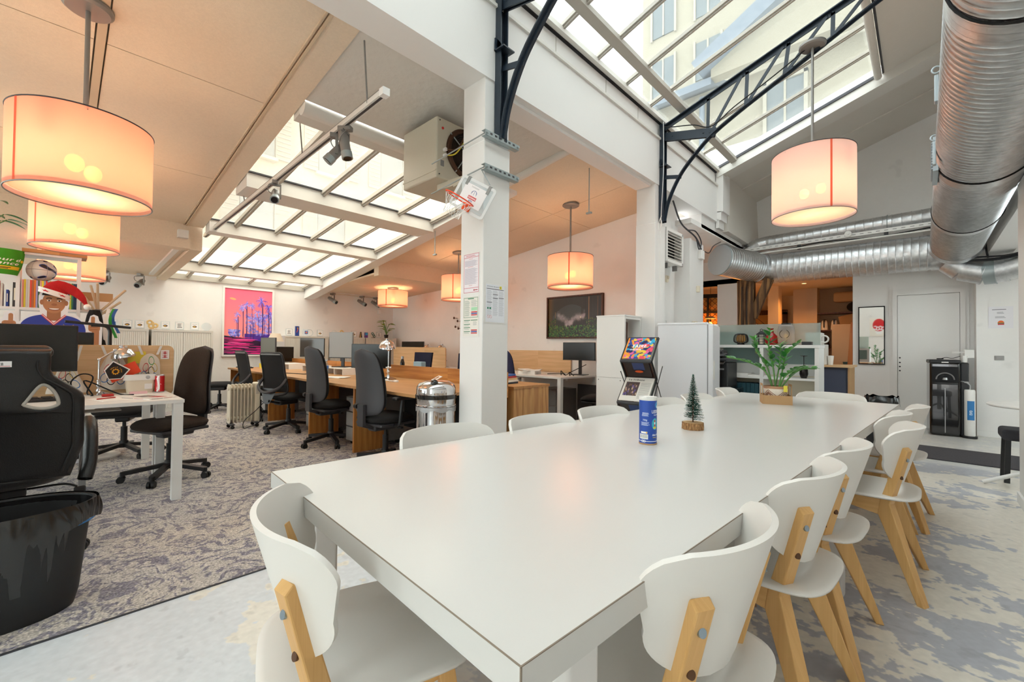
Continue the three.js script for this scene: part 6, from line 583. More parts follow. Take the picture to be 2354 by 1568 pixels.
// steel bin
{ const o = thing('sensor_bin', 'round mirror-polished steel sensor bin beside the pillar', 'bin', [-2.775, 0.004, -2.06], 0.8); mesh('body', la([[0, 0.005], [0.15, 0.005], [0.152, 0.02], [0.152, 0.7], [0.156, 0.705], [0.156, 0.712], [0.15, 0.716]], 0, 0, 0, 56), M.chrome, o); mesh('base_ring', la([[0.15, 0], [0.157, 0.002], [0.157, 0.022], [0.152, 0.026]], 0, 0, 0, 48), M.black, o); mesh('black_band', la([[0.154, 0.76], [0.16, 0.762], [0.16, 0.792], [0.154, 0.795]], 0, 0, 0, 56), M.blackGloss, o); const l = mesh('lid', la([[0.15, 0.714], [0.154, 0.72], [0.154, 0.83], [0.15, 0.85], [0.135, 0.875], [0.1, 0.893], [0.04, 0.9], [0, 0.9]], 0, 0, 0, 56), M.chrome, o); mesh('sensor_window', at(new THREE.SphereGeometry(0.03, 20, 10), 0, 0.884, 0.11, 0.35).scale(1, 1, 1), M.blackGloss, l).scale.set(1, 1, 1); mesh('bag_edge', gridGeo(60, 2, (u, v) => { const a = u * 2 * PI; return [Math.cos(a) * (0.1545 + 0.002 * Math.sin(a * 23)), 0.7 - v * 0.03 * (1 + 0.3 * Math.sin(a * 7)), Math.sin(a) * (0.1545 + 0.002 * Math.sin(a * 23))]; }, true), M.silver, o); }
// things on the bench
deskLamp('tall chrome desk lamp standing on the wooden bench before the divider', [-5.0, BH, -2.95], 2.7, 'chrome desk lamps', 1.35);
monitor('black computer monitor facing the nearest task chair', [-5.45, BH, -2.95], 0.62, 0.56, 0.33, 0.13, M.screen, 'monitors along the bench'); const mg3 = monitor('silver-grey monitor standing on a white riser on the bench', [-6.5, BH + 0.1, -3.02], 0.5, 0.42, 0.4, 0.14, std(0x8c8b8a, 0.4), 'monitors along the bench', M.midGrey); monitor('small grey monitor at the far bench end before the palm picture', [-8.95, BH, -2.75], 0.45, 0.36, 0.37, 0.2, std(0x6a6c66, 0.35), 'monitors along the bench', M.darkGrey); monitor('glossy black monitor behind the divider left of the tilted one', [-9.05, BH, -3.6], 0.75, 0.5, 0.38, 0.2, std(0x4a4744, 0.15), 'monitors along the bench'); monitor('black monitor turned edge-on behind the divider with its arm visible', [-7.85, BH, -3.7], 2.2, 0.52, 0.36, 0.22, M.screen, 'monitors along the bench'); monitor('narrow dark monitor seen edge-on beside the fabric table lamp', [-9.25, BH, -3.12], 1.75, 0.4, 0.3, 0.1, M.screen, 'monitors along the bench', M.darkGrey);
function riser(label, x, z, w) { const o = thing('desk_riser', label, 'shelf', [x, BH, z], 0, 'white desk risers'); mesh('top', bb(-w / 2, w / 2, 0.085, 0.1, -0.14, 0.14), M.gloss, o); for (const s of [-w / 2 + 0.008, 0.02, w / 2 - 0.008]) mesh('side', bb(s - 0.008, s + 0.008, 0, 0.085, -0.14, 0.14), M.gloss, o); mesh('back', bb(-w / 2, w / 2, 0, 0.085, -0.14, -0.132), M.gloss, o); }
riser('white open desk riser under the silver-grey monitor', -6.45, -3.02, 0.62); riser('white open desk riser between the task chair backs', -7.4, -3.02, 0.5); riser('white open desk riser near the far end of the bench', -8.45, -3.0, 0.5);
{ const o = thing('water_bottle', 'clear plastic water bottle with blue cap on the bench', 'bottle', [-6.1, BH, -2.62]); mesh('bottle', la([[0, 0.003], [0.03, 0], [0.032, 0.02], [0.03, 0.07], [0.033, 0.1], [0.032, 0.15], [0.024, 0.18], [0.013, 0.2], [0.013, 0.215], [0, 0.216]]), M.bottle, o); mesh('label', la([[0.0335, 0.105], [0.0335, 0.15]]), std(0x3a6ab0, 0.5), o); mesh('cap', cy(0.015, 0.015, 0.018, 0, 0.222, 0, 14), std(0xc8dcf0, 0.4), o); }
{ const o = thing('tablet_stand', 'small white display stand lying tilted on the bench end behind the bin', 'stand', [-4.05, BH, -3.0], -0.4); mesh('plate', [bx(0.16, 0.006, 0.012, 0, 0.09, -0.05, 0.5), bx(0.16, 0.006, 0.012, 0, 0.05, 0.03, 0.5), bx(0.02, 0.006, 0.1, -0.07, 0.07, -0.01, 0.5), bx(0.05, 0.006, 0.1, 0.055, 0.07, -0.01, 0.5)], M.white, o); mesh('leg', [rod([-0.03, 0, 0.02], [-0.03, 0.07, -0.01], 0.004, 6), rod([0.03, 0, 0.02], [0.03, 0.07, -0.01], 0.004, 6)], M.white, o); }
solo('charger_cable', 'tangle of white charger cables round the tall desk lamp base', 'cable', [tu([[-4.85, BH + 0.006, -2.8], [-4.95, BH + 0.02, -2.7], [-5.1, BH + 0.006, -2.75], [-4.9, BH + 0.015, -2.86], [-4.7, BH + 0.006, -2.8], [-4.6, BH + 0.006, -2.86], [-4.75, BH + 0.02, -2.72]], 0.006, 70, 6), rb(0.07, 0.025, 0.03, 0.006, -4.6, BH + 0.013, -2.82)], M.white); solo('paper_stack', 'loose stack of documents on the bench beside the task chair', 'paper', [bx(0.3, 0.006, 0.21, 0, 0.003, 0), bx(0.3, 0.004, 0.21, 0.03, 0.009, 0.01, 0, 0.3)], M.paper, [-5.75, BH, -2.6], 0.4); solo('computer_keyboard', 'black keyboard at the far end of the bench', 'keyboard', [rb(0.42, 0.02, 0.14, 0.006, 0, 0.012, 0), ...Array.from({ length: 24 }, (_, k) => rb(0.05, 0.008, 0.016, 0.002, -0.17 + Math.floor(k / 4) * 0.066, 0.025, -0.045 + (k % 4) * 0.03))], M.blackPlastic, [-9.1, BH, -2.4], 0.1); solo('cup', 'yellow plastic cup on the far bench end', 'cup', la([[0, 0], [0.03, 0], [0.04, 0.09], [0.037, 0.09], [0.028, 0.004]]), M.yellow, [-8.9, BH, -2.62]);
solo('power_cable', 'black cable with plug trailing across the bench top', 'cable', [tu([[-7.1, BH + 0.006, -2.4], [-6.8, BH + 0.006, -2.5], [-6.6, BH + 0.01, -2.55], [-6.5, BH + 0.03, -2.65]], 0.006, 30, 6), rb(0.05, 0.03, 0.03, 0.008, -6.48, BH + 0.03, -2.66)], M.blackMatte);
// fabric table lamp on the cupboard end
{ const o = thing('table_lamp', 'slim table lamp with a pale conical fabric shade beside the palm picture', 'lamp', [-9.3, BH, -2.98]); mesh('stem', cy(0.008, 0.008, 0.5, 0, 0.25, 0, 10), M.white, o); mesh('base', la([[0, 0], [0.07, 0], [0.07, 0.012], [0, 0.02]]), M.white, o); mesh('shade', cy(0.15, 0.085, 0.16, 0, 0.58, 0, 40, 0, 0, 0, true), phy(0xe2d3bd, 0.95, { transmission: 0.3, thickness: 0 }), o); mesh('socket', cy(0.015, 0.015, 0.04, 0, 0.51, 0, 10), M.brown, o); }
// far side of the bench
for (const [x, l] of [[-6.75, 'navy fabric office chair behind the divider by the black flask'], [-5.45, 'navy fabric office chair behind the divider beside the pillar']]) { const o = thing('office_chair', l, 'chair', [x, 0, -4.5], PI + 0.15, 'navy chairs behind the divider'); starBase(o); mesh('seat', seatShape(0.24, 0.24, 0.47, 0.045), M.fabricNavy, o); mesh('backrest', shell(10, 8, (u, v) => { const a = u * 2 - 1; return [a * lerp(0.21, 0.23, v), 0.56 + v * 0.5, 0.2 + v * 0.06 - a * a * 0.03]; }, () => [0, 0, 0.035]), M.fabricNavy, o); mesh('back_bar', bar([0, 0.4, 0.1], [0, 0.62, 0.26], 0.03, 0.08, [1, 0, 0]), M.blackPlastic, o); }
{ const o = thing('flask', 'black steel flask with a silver cap behind the divider', 'bottle', [-6.1, BH, -3.85]); mesh('body', la([[0, 0], [0.034, 0], [0.036, 0.01], [0.036, 0.17], [0.028, 0.2], [0.019, 0.23], [0, 0.232]]), M.blackGloss, o); mesh('cap', cy(0.022, 0.022, 0.045, 0, 0.25, 0, 18), M.steel, o); } solo('speaker_box', 'small pale blue speaker box behind the divider', 'speaker', rb(0.17, 0.2, 0.1, 0.01, 0, 0.1, 0), std(0x8fb0c8, 0.6), [-5.62, BH, -3.85], 0.2);
// desk against the back wall, left part
whiteDesk('white desk behind the navy chairs with an oak screen', -6.6, -8.6, -4.95, -5.75, 'white office desks');
{ const o = thing('desk_screen', 'pale oak desk screen on the white desk behind the navy chairs', 'screen', [0, 0, 0]); mesh('panel', ext(rrect(1.9, 0.42, 0.05, -7.75, 0.945), 0.025, 0.003).translate(0, 0, -5.28), M.oak, o, { grain: 'x' }); }
monitor('wide black monitor top showing above the far oak screen', [-8.3, 0.75, -5.5], 0.1, 0.75, 0.35, 0.18, M.screen, null); deskLamp('chrome desk lamp behind the far oak screen, left of the pair', [-7.55, 0.75, -5.45], 2.9, 'chrome desk lamps', 1.2); deskLamp('chrome desk lamp at the end of the far oak screen, right of the pair', [-7.05, 0.75, -5.45], 2.9, 'chrome desk lamps', 1.2); taskChair('task_chair', 'brown fabric task chair by the back wall under the coat hooks', [-6.5, 0, -5.5], 2.6, { fab: M.fabricBrown, shellMat: M.brown, top: 1.12 });
for (const [x, y, k] of [[-7.3, 1.79, 0], [-7.18, 1.72, 0], [-7.25, 1.6, 0], [-7.15, 1.56, 0]]) { const o = thing('coat_hook', 'brown round wall peg beside the pillar edge', 'hook', [x, y, ZB], 0, 'round wall pegs'); mesh('stem', rod([0, 0, 0], [0, 0, 0.08], 0.008, 8), M.silver, o); mesh('knob', sp(0.026, 0, 0, 0.09, 1, 1, 0.5), M.darkWood, o); }
// palm picture and forest picture
{ const t = canvasTex(600, 900, (c, w, h) => { const r = rng(91), g = c.createLinearGradient(0, 0, 0, h * 0.7); g.addColorStop(0, '#ff6f8f'); g.addColorStop(1, '#ff9c98'); c.fillStyle = g; c.fillRect(0, 0, w, h); c.fillStyle = '#ffb37a'; c.beginPath(); c.ellipse(100, 140, 40, 14, 0.2, 0, 7); c.fill();
    c.fillStyle = '#4a2a9a'; c.fillRect(250, 610, 350, 120); const palm = (x, yb, yt, s, col, tr) => { c.strokeStyle = tr; c.lineWidth = 6 * s; c.beginPath(); c.moveTo(x, yb); c.quadraticCurveTo(x + 14 * s, (yb + yt) / 2, x - 6 * s, yt); c.stroke(); for (let k = 0; k < 22; k++) { const a = r() * 6.28, L = (34 + r() * 30) * s; c.strokeStyle = col[k % col.length]; c.lineWidth = 5 * s; c.beginPath(); c.moveTo(x - 6 * s, yt); c.quadraticCurveTo(x - 6 * s + Math.cos(a) * L * 0.6, yt + Math.sin(a) * L * 0.6 - 14 * s, x - 6 * s + Math.cos(a) * L, yt + Math.sin(a) * L + 10 * s); c.stroke(); } };
    const lav = ['#9fa4ff', '#8088f0', '#b6b4ff', '#6a62d8'], deep = ['#5a4ad0', '#7a78f0', '#4a36b8', '#8e92ff']; for (let k = 0; k < 260; k++) { c.fillStyle = lav[k % 4]; c.globalAlpha = 0.55; c.beginPath(); c.ellipse(270 + r() * 330, 330 + r() * 290, 8 + r() * 20, 5 + r() * 12, r() * 3, 0, 7); c.fill(); } c.globalAlpha = 1; for (let k = 0; k < 70; k++) { c.fillStyle = lav[k % 4]; c.beginPath(); c.ellipse(60 + r() * 130, 560 + r() * 90, 6 + r() * 14, 5 + r() * 9, r() * 3, 0, 7); c.fill(); }
    for (const [x, yt, s] of [[160, 350, 0.8], [150, 430, 0.7], [225, 250, 0.9], [270, 210, 1], [340, 220, 0.9], [470, 150, 1.3], [420, 310, 0.9], [560, 230, 1.2], [500, 390, 0.9], [380, 400, 0.8], [590, 330, 1]]) palm(x, 650, yt, s, x > 440 ? deep : lav, '#3a1f78'); for (const [x, yt] of [[170, 380], [230, 300], [275, 230], [480, 180], [555, 280], [320, 480], [360, 450]]) { c.strokeStyle = '#3a1a5a'; c.lineWidth = 7; c.beginPath(); c.moveTo(x + 6, 690); c.lineTo(x, yt); c.stroke(); }
    c.fillStyle = '#2c1236'; c.beginPath(); c.moveTo(0, 640); c.lineTo(160, 660); c.lineTo(600, 740); c.lineTo(600, 900); c.lineTo(0, 900); c.fill(); for (let k = 0; k < 46; k++) { c.fillStyle = ['#ff2fa0', '#f0308a', '#c81e78', '#ff5ab0'][k % 4]; c.globalAlpha = 0.85; const y = 660 + Math.pow(r(), 0.8) * 235; c.beginPath(); c.ellipse(r() * 600 * (y > 760 ? 1 : 0.5), y, 40 + r() * 110, 3 + r() * 9 * (y / 800), 0.02, 0, 7); c.fill(); } c.globalAlpha = 1; });
  const o = thing('framed_picture', 'large framed picture of violet palm trees under a pink sky', 'picture', [XP, 1.62, -2.66], PI / 2); mesh('frame', [bb(-0.455, 0.455, 0.655, 0.685, 0, 0.05), bb(-0.455, 0.455, -0.685, -0.655, 0, 0.05), bb(-0.455, -0.425, -0.655, 0.655, 0, 0.05), bb(0.425, 0.455, -0.655, 0.655, 0, 0.05)], M.white, o); mesh('print', at(new THREE.BoxGeometry(0.85, 1.31, 0.01), 0, 0, 0.022), std(0xffffff, 0.35, { map: t }), o, { uv: true }); }
{ const t = canvasTex(900, 560, (c, w, h) => { const r = rng(55); c.fillStyle = '#1c1a18'; c.fillRect(0, 0, w, h); const g = c.createLinearGradient(0, 0, w, 0); g.addColorStop(0, '#6a4a22'); g.addColorStop(0.12, '#2c2c2a'); g.addColorStop(1, '#241a16'); c.fillStyle = g; c.fillRect(0, 0, w, h * 0.7); c.fillStyle = '#3c4242'; c.beginPath(); c.moveTo(80, 260); c.quadraticCurveTo(380, -20, 640, 200); c.lineTo(640, 300); c.lineTo(80, 320); c.fill(); for (let k = 0; k < 60; k++) { c.fillStyle = k % 2 ? '#2a2420' : '#181412'; c.fillRect(560 + r() * 340, 0, 3 + r() * 9, 380); } for (const [x, k] of [[690, '#a5764a'], [830, '#6a3f26'], [120, '#8a6a44']]) { c.fillStyle = k; c.fillRect(x, x < 200 ? 200 : 10, 9, x < 200 ? 240 : 380); }
    for (let k = 0; k < 520; k++) { const t = r(), br = r() < 0.6, x = br ? 300 + t * 330 : 160 + t * 260, y = (br ? 390 - t * 150 + Math.sin(t * 9) * 20 : 250 + t * 120) + (r() + r() - 1) * 55; c.globalAlpha = 0.075; c.fillStyle = r() < 0.5 ? '#a79aa2' : '#d8cdca'; c.beginPath(); c.ellipse(x, y, 10 + r() * 26, 8 + r() * 20, r() * 3, 0, 7); c.fill(); } c.globalAlpha = 0.5; c.fillStyle = '#f4e6b8'; c.beginPath(); c.arc(560, 286, 12, 0, 7); c.fill(); c.globalAlpha = 1; for (let k = 0; k < 900; k++) { const x = r() * w, y = 400 + r() * 160; c.fillStyle = ['#1f4a1c', '#2f6a26', '#4a8a34', '#12280f', '#6a7a2a', '#0e1a0c'][Math.floor(r() * 6)]; c.beginPath(); c.ellipse(x, y, 4 + r() * 16, 2 + r() * 6, r() * 3, 0, 7); c.fill(); } for (let k = 0; k < 160; k++) { const x = r() < 0.5 ? r() * 180 : 640 + r() * 260, y = 300 + r() * 200; c.fillStyle = ['#2a4a18', '#5a6a20', '#1c2e12'][k % 3]; c.beginPath(); c.ellipse(x, y, 5 + r() * 14, 3 + r() * 7, r() * 3, 0, 7); c.fill(); } });
  const o = thing('framed_picture', 'framed photograph of mist in a dark forest on the back wall', 'picture', [-4.22, 1.69, ZB]); mesh('frame', [bb(-0.565, 0.565, 0.335, 0.36, 0, 0.05), bb(-0.565, 0.565, -0.36, -0.335, 0, 0.05), bb(-0.565, -0.54, -0.335, 0.335, 0, 0.05), bb(0.54, 0.565, -0.335, 0.335, 0, 0.05)], M.darkWood, o); mesh('print', at(new THREE.BoxGeometry(1.08, 0.67, 0.01), 0, 0, 0.02), std(0xffffff, 0.3, { map: t }), o, { uv: true }); }
// ---------- corner behind the first pillar ----------
whiteDesk('white desk against the back wall below the forest picture', -3.72, -5.4, -4.92, -5.88, 'white office desks');
solo('desk_screen', 'pale oak panel on the wall behind the white desk below the forest picture', 'screen', bx(1.42, 0.37, 0.025, 0, 0.185, 0), M.oak, [-4.98, 0.752, -5.925], 0, null, { grain: 'x' });
monitor('black monitor with stand on the white desk below the forest picture', [-3.9, 0.75, -5.62], 0.12, 0.56, 0.28, 0.23, M.screen, null);
taskChair('task_chair', 'navy fabric task chair beside the acacia sideboard', [-4.35, 0, -4.5], 0.25, { fab: M.fabricNavy, shellMat: std(0x22264a, 0.5), top: 1.15 });
taskChair('task_chair', 'black task chair seat under the white desk by the shelf unit', [-3.3, 0, -5.25], 1.9, { top: 0.9 });
{ const o = thing('sideboard', 'acacia wood sideboard block at the end of the desk bench', 'sideboard', [0, 0, 0]); for (let k = 0; k < 4; k++) { const z0 = -3.4 - k * 0.15; mesh('plank', bb(-3.2, -3.215, 0.002, 0.72, z0, z0 - 0.148), M.acacia, o); } mesh('carcass', bb(-3.215, -3.93, 0, 0.72, -3.4, -4.0), M.acacia, o); for (let k = 0; k < 4; k++) mesh('top_plank', bb(-3.19, -3.94, 0.72, 0.745, -3.39 - k * 0.155, -3.39 - k * 0.155 - 0.1535), M.acacia, o, { grain: 'x' }); }
{ let y = 0.745; for (const [c, l, w] of [[0x2a3440, 'dark', 0.16], [0xe8e4dc, 'white', 0.17], [0xd8b88a, 'tan', 0.15], [0xb23a3a, 'red', 0.13], [0x3a6ab8, 'blue', 0.11]]) { solo('book', l + ' book in the flat pile on the acacia sideboard', 'book', rb(w, 0.022, 0.22, 0.002, 0, 0.011, 0), std(c, 0.6), [-3.55, y, -3.66], 0.1 + (y - 0.7) * 1.5); y += 0.022; } }
solo('paper_stack', 'untidy pile of papers on the white desk beside the navy chair', 'paper', [bx(0.3, 0.05, 0.21, 0, 0.025, 0), bx(0.3, 0.012, 0.21, 0.04, 0.058, 0.01, 0.05, 0.3, 0.08), bx(0.28, 0.01, 0.2, -0.03, 0.068, 0, 0, -0.4, -0.06)], M.paper, [-4.55, 0.75, -5.2], 0.2); solo('paper_sheet', 'loose sheets with a red print on the white desk below the forest picture', 'paper', bx(0.3, 0.004, 0.21, 0, 0.002, 0), std(0xe6d8d6, 0.8), [-4.2, 0.75, -5.2], 0.2);
solo('cable_tangle', 'black cables and clips lying on the white desk before the monitor', 'cable', [tu([[-4.35, 0.757, -5.4], [-4.1, 0.765, -5.5], [-3.95, 0.757, -5.35], [-3.9, 0.8, -5.4], [-3.85, 0.85, -5.5], [-3.75, 0.92, -5.6]], 0.006, 50, 6), tu([[-4.0, 0.757, -5.3], [-4.02, 0.82, -5.32], [-3.98, 0.757, -5.36]], 0.007, 20, 6), tu([[-3.8, 0.757, -5.25], [-3.83, 0.81, -5.27], [-3.78, 0.757, -5.32]], 0.007, 20, 6)], M.blackMatte);
{ const o = thing('drawer_pedestal', 'grey metal pedestal under the white desk below the forest picture', 'drawer unit', [-4.25, 0, -5.5]); mesh('carcass', bx(0.42, 0.5, 0.5, 0, 0.28, 0), M.metalGrey, o); for (let k = 0; k < 2; k++) mesh('drawer_front', bx(0.4, 0.23, 0.01, 0, 0.16 + k * 0.245, 0.255), M.midGrey, o); } solo('waste_box', 'dark speckled felt panel standing under the white desk', 'panel', bx(0.5, 0.6, 0.03, 0, 0.3, 0), std(0xffffff, 0.9, { map: T.speckle([96, 88, 80], [44, 42, 46], 14) }), [-3.75, 0, -5.75]);
// white shelf unit beside the second pillar
{ const o = thing('shelf_unit', 'white two-part cube shelf unit closed towards the desks beside the pillar', 'shelf', [0, 0, 0]); const x0 = -2.93, x1 = -2.55; for (const [ya, yb] of [[0, 0.82], [0.82, 1.555]]) { for (const z of [-4.6, -4.98, -5.36, -5.74]) mesh('upright', bb(x0, x1, ya, yb, z, z - (z > -4.7 ? 0.03 : 0.018)), M.gloss, o); for (const y of [ya, (ya + yb) / 2, yb - 0.03]) mesh('shelf', bb(x0 + 0.002, x1 - 0.002, y + (y === ya ? 0.001 : 0), y + 0.029, -4.631, -5.739), M.gloss, o); } for (const [x, y] of [[-2.9, 0.79], [-2.6, 0.79]]) mesh('screw_cap', cy(0.006, 0.006, 0.003, x, y, -4.599, 10, PI / 2), M.darkGrey, o); mesh('joint_strip', bb(x0 + 0.004, x1 - 0.004, 0.8185, 0.8215, -4.6, -4.603), M.midGrey, o); mesh('top_panel', bb(x0 - 0.004, x1 + 0.004, 1.5555, 1.572, -4.596, -5.76), M.gloss, o); }
solo('picture_frame', 'dark wood picture frame leaning inside the white shelf unit', 'picture frame', bx(0.03, 0.28, 0.2, 0, 0.14, 0), M.darkWood, [-2.68, 1.22, -4.86], 0.4); solo('wicker_basket', 'tan basket in the lower white shelf compartment', 'basket', gridGeo(28, 4, (u, v) => { const a = u * 2 * PI, c = Math.cos(a), s = Math.sin(a), k = lerp(0.9, 1, v); return [Math.sign(c) * Math.pow(Math.abs(c), 0.4) * 0.13 * k, v * 0.24, Math.sign(s) * Math.pow(Math.abs(s), 0.4) * 0.13 * k]; }, true), std(0xb8935f, 0.9, { bumpMap: T.weave, bumpScale: 0.006 }), [-2.73, 0.41, -4.8]);
// folding magazine rack
{ const o = thing('magazine_rack', 'black folding zigzag magazine rack with acrylic pockets before the fridge', 'magazine rack', [-1.98, 0, -3.85], 0.12); const pr = [[1.27, -0.12], [1.05, 0.08], [0.88, -0.07], [0.66, 0.15], [0.48, 0.0], [0.26, 0.2], [0.06, 0.05]]; const w = 0.15;
  for (let i = 0; i < 6; i++) { const p = pr[i], q = pr[i + 1]; for (const s of [-w, w]) mesh('side_rail', rod([s, p[0], p[1]], [s, q[0], q[1]], 0.009, 8), M.black, o); mesh('pocket_back', bar([0, p[0], p[1] - 0.012], [0, q[0], q[1] - 0.012], 0.004, w * 2, [1, 0, 0]), i % 2 ? std(0x4a2a1c, 0.35) : M.glassFrost, o); mesh('crossbar', rod([-w, q[0], q[1]], [w, q[0], q[1]], 0.016, 10), M.darkGrey, o); } mesh('top_bar', rod([-w, pr[0][0], pr[0][1]], [w, pr[0][0], pr[0][1]], 0.014, 10), M.darkGrey, o);
  for (const s of [-w - 0.012, w + 0.012]) { mesh('scissor_arm', [rod([s, 1.0, -0.2], [s, 0.62, 0.12], 0.004, 6), rod([s, 0.95, 0.05], [s, 0.6, -0.25], 0.004, 6), rod([s, 0.6, -0.25], [s, 0.2, 0.18], 0.004, 6), rod([s, 0.62, 0.12], [s, 0.1, -0.22], 0.004, 6)], M.black, o); mesh('foot', rod([s, 0.02, 0.2], [s, 0.02, -0.22], 0.01, 8), M.black, o); } }
{ const top = canvasTex(256, 256, (c, w, h) => { const r = rng(4); c.fillStyle = '#3a4f9a'; c.fillRect(0, 0, w, h); for (let k = 0; k < 90; k++) { c.fillStyle = ['#f0506a', '#f59a3a', '#3ab0d8', '#f2c84a', '#e86aa8', '#27305a'][k % 6]; c.beginPath(); c.ellipse(r() * w, r() * h, 12 + r() * 26, 8 + r() * 12, r() * 3, 0, 7); c.fill(); } c.fillStyle = '#fff'; c.font = 'bold 48px sans-serif'; c.fillText('FAIRE', 60, 120); c.font = 'bold 26px sans-serif'; c.fillText('SOCIÉTÉ', 50, 156); c.fillText('JE', 200, 60); c.fillStyle = '#f59a3a'; c.fillRect(0, 0, 14, h); }), news = canvasTex(256, 256, (c, w, h) => { c.fillStyle = '#e6e2da'; c.fillRect(0, 0, w, h); c.fillStyle = '#5a4a48'; c.fillRect(20, 50, 120, 150); const r = rng(8); for (let k = 0; k < 40; k++) { c.fillStyle = ['#8a6a5a', '#3a3a4a', '#c8a890', '#6a5aa0'][k % 4]; c.fillRect(22 + r() * 108, 60 + r() * 120, 10, 22); } c.fillStyle = '#333'; c.font = 'bold 26px serif'; c.fillText('La Tribune', 30, 34); c.fillStyle = '#888'; for (let k = 0; k < 16; k++) c.fillRect(152, 56 + k * 11, 88, 3); }), dark = canvasTex(128, 128, (c, w, h) => { c.fillStyle = '#2a1a16'; c.fillRect(0, 0, w, h); c.fillStyle = '#3a4a7a'; c.fillRect(40, 10, 60, 60); c.fillStyle = '#e8622a'; c.beginPath(); c.ellipse(66, 84, 22, 10, 0, 0, 7); c.fill(); });
  const mag = (name, label, t, p, q, sz) => { const o = new THREE.BoxGeometry(sz[0], sz[1], 0.01), a = Math.atan2(q[1] - p[1], p[0] - q[0]); const g = at(o, 0, 0, 0, -a); solo(name, label, 'magazine', g, std(0xffffff, 0.3, { map: t }), [-1.98 + 0.12 * ((p[1] + q[1]) / 2 + 0.012), (p[0] + q[0]) / 2 + 0.012, -3.85 + (p[1] + q[1]) / 2 + 0.012], 0.12, null, { uv: true }); };
  mag('magazine', 'colourful poster magazine in the top pocket of the rack', top, [1.27, -0.12], [1.05, 0.08], [0.27, 0.27]); mag('magazine', 'dark cover magazine in the second pocket of the rack', dark, [1.05, 0.08], [0.88, -0.07], [0.24, 0.2]); mag('newspaper', 'folded newspapers with group photo in the third pocket of the rack', news, [0.88, -0.07], [0.66, 0.15], [0.28, 0.29]); mag('magazine', 'brown cover magazine in the lower pocket of the rack', dark, [0.66, 0.15], [0.48, 0.0], [0.24, 0.2]); }
// fridge
{ const o = thing('fridge', 'white fridge standing between the table and the second pillar', 'fridge', [-1.985, 0, -5.02], 0.19); mesh('body', rb(0.52, 1.43, 0.55, 0.012, 0, 0.735, 0), M.fridge, o); mesh('top_panel', rb(0.53, 0.025, 0.56, 0.008, 0, 1.45, 0), M.fridge, o); const d = mesh('door', rb(0.05, 1.38, 0.545, 0.012, 0.29, 0.75, 0), M.fridge, o); mesh('hinge', bx(0.05, 0.02, 0.04, 0.27, 1.455, -0.24), M.white, d); mesh('grip', bx(0.012, 0.2, 0.03, 0.318, 0.95, 0.22), M.barWhite, d); mesh('door_seal', bx(0.012, 1.37, 0.53, 0.262, 0.75, 0), M.midGrey, o); for (const [x, z] of [[-0.2, 0.2], [0.2, 0.2], [-0.2, -0.2], [0.2, -0.2]]) mesh('foot', cy(0.02, 0.02, 0.024, x, 0.012, z, 10), M.black, o); }
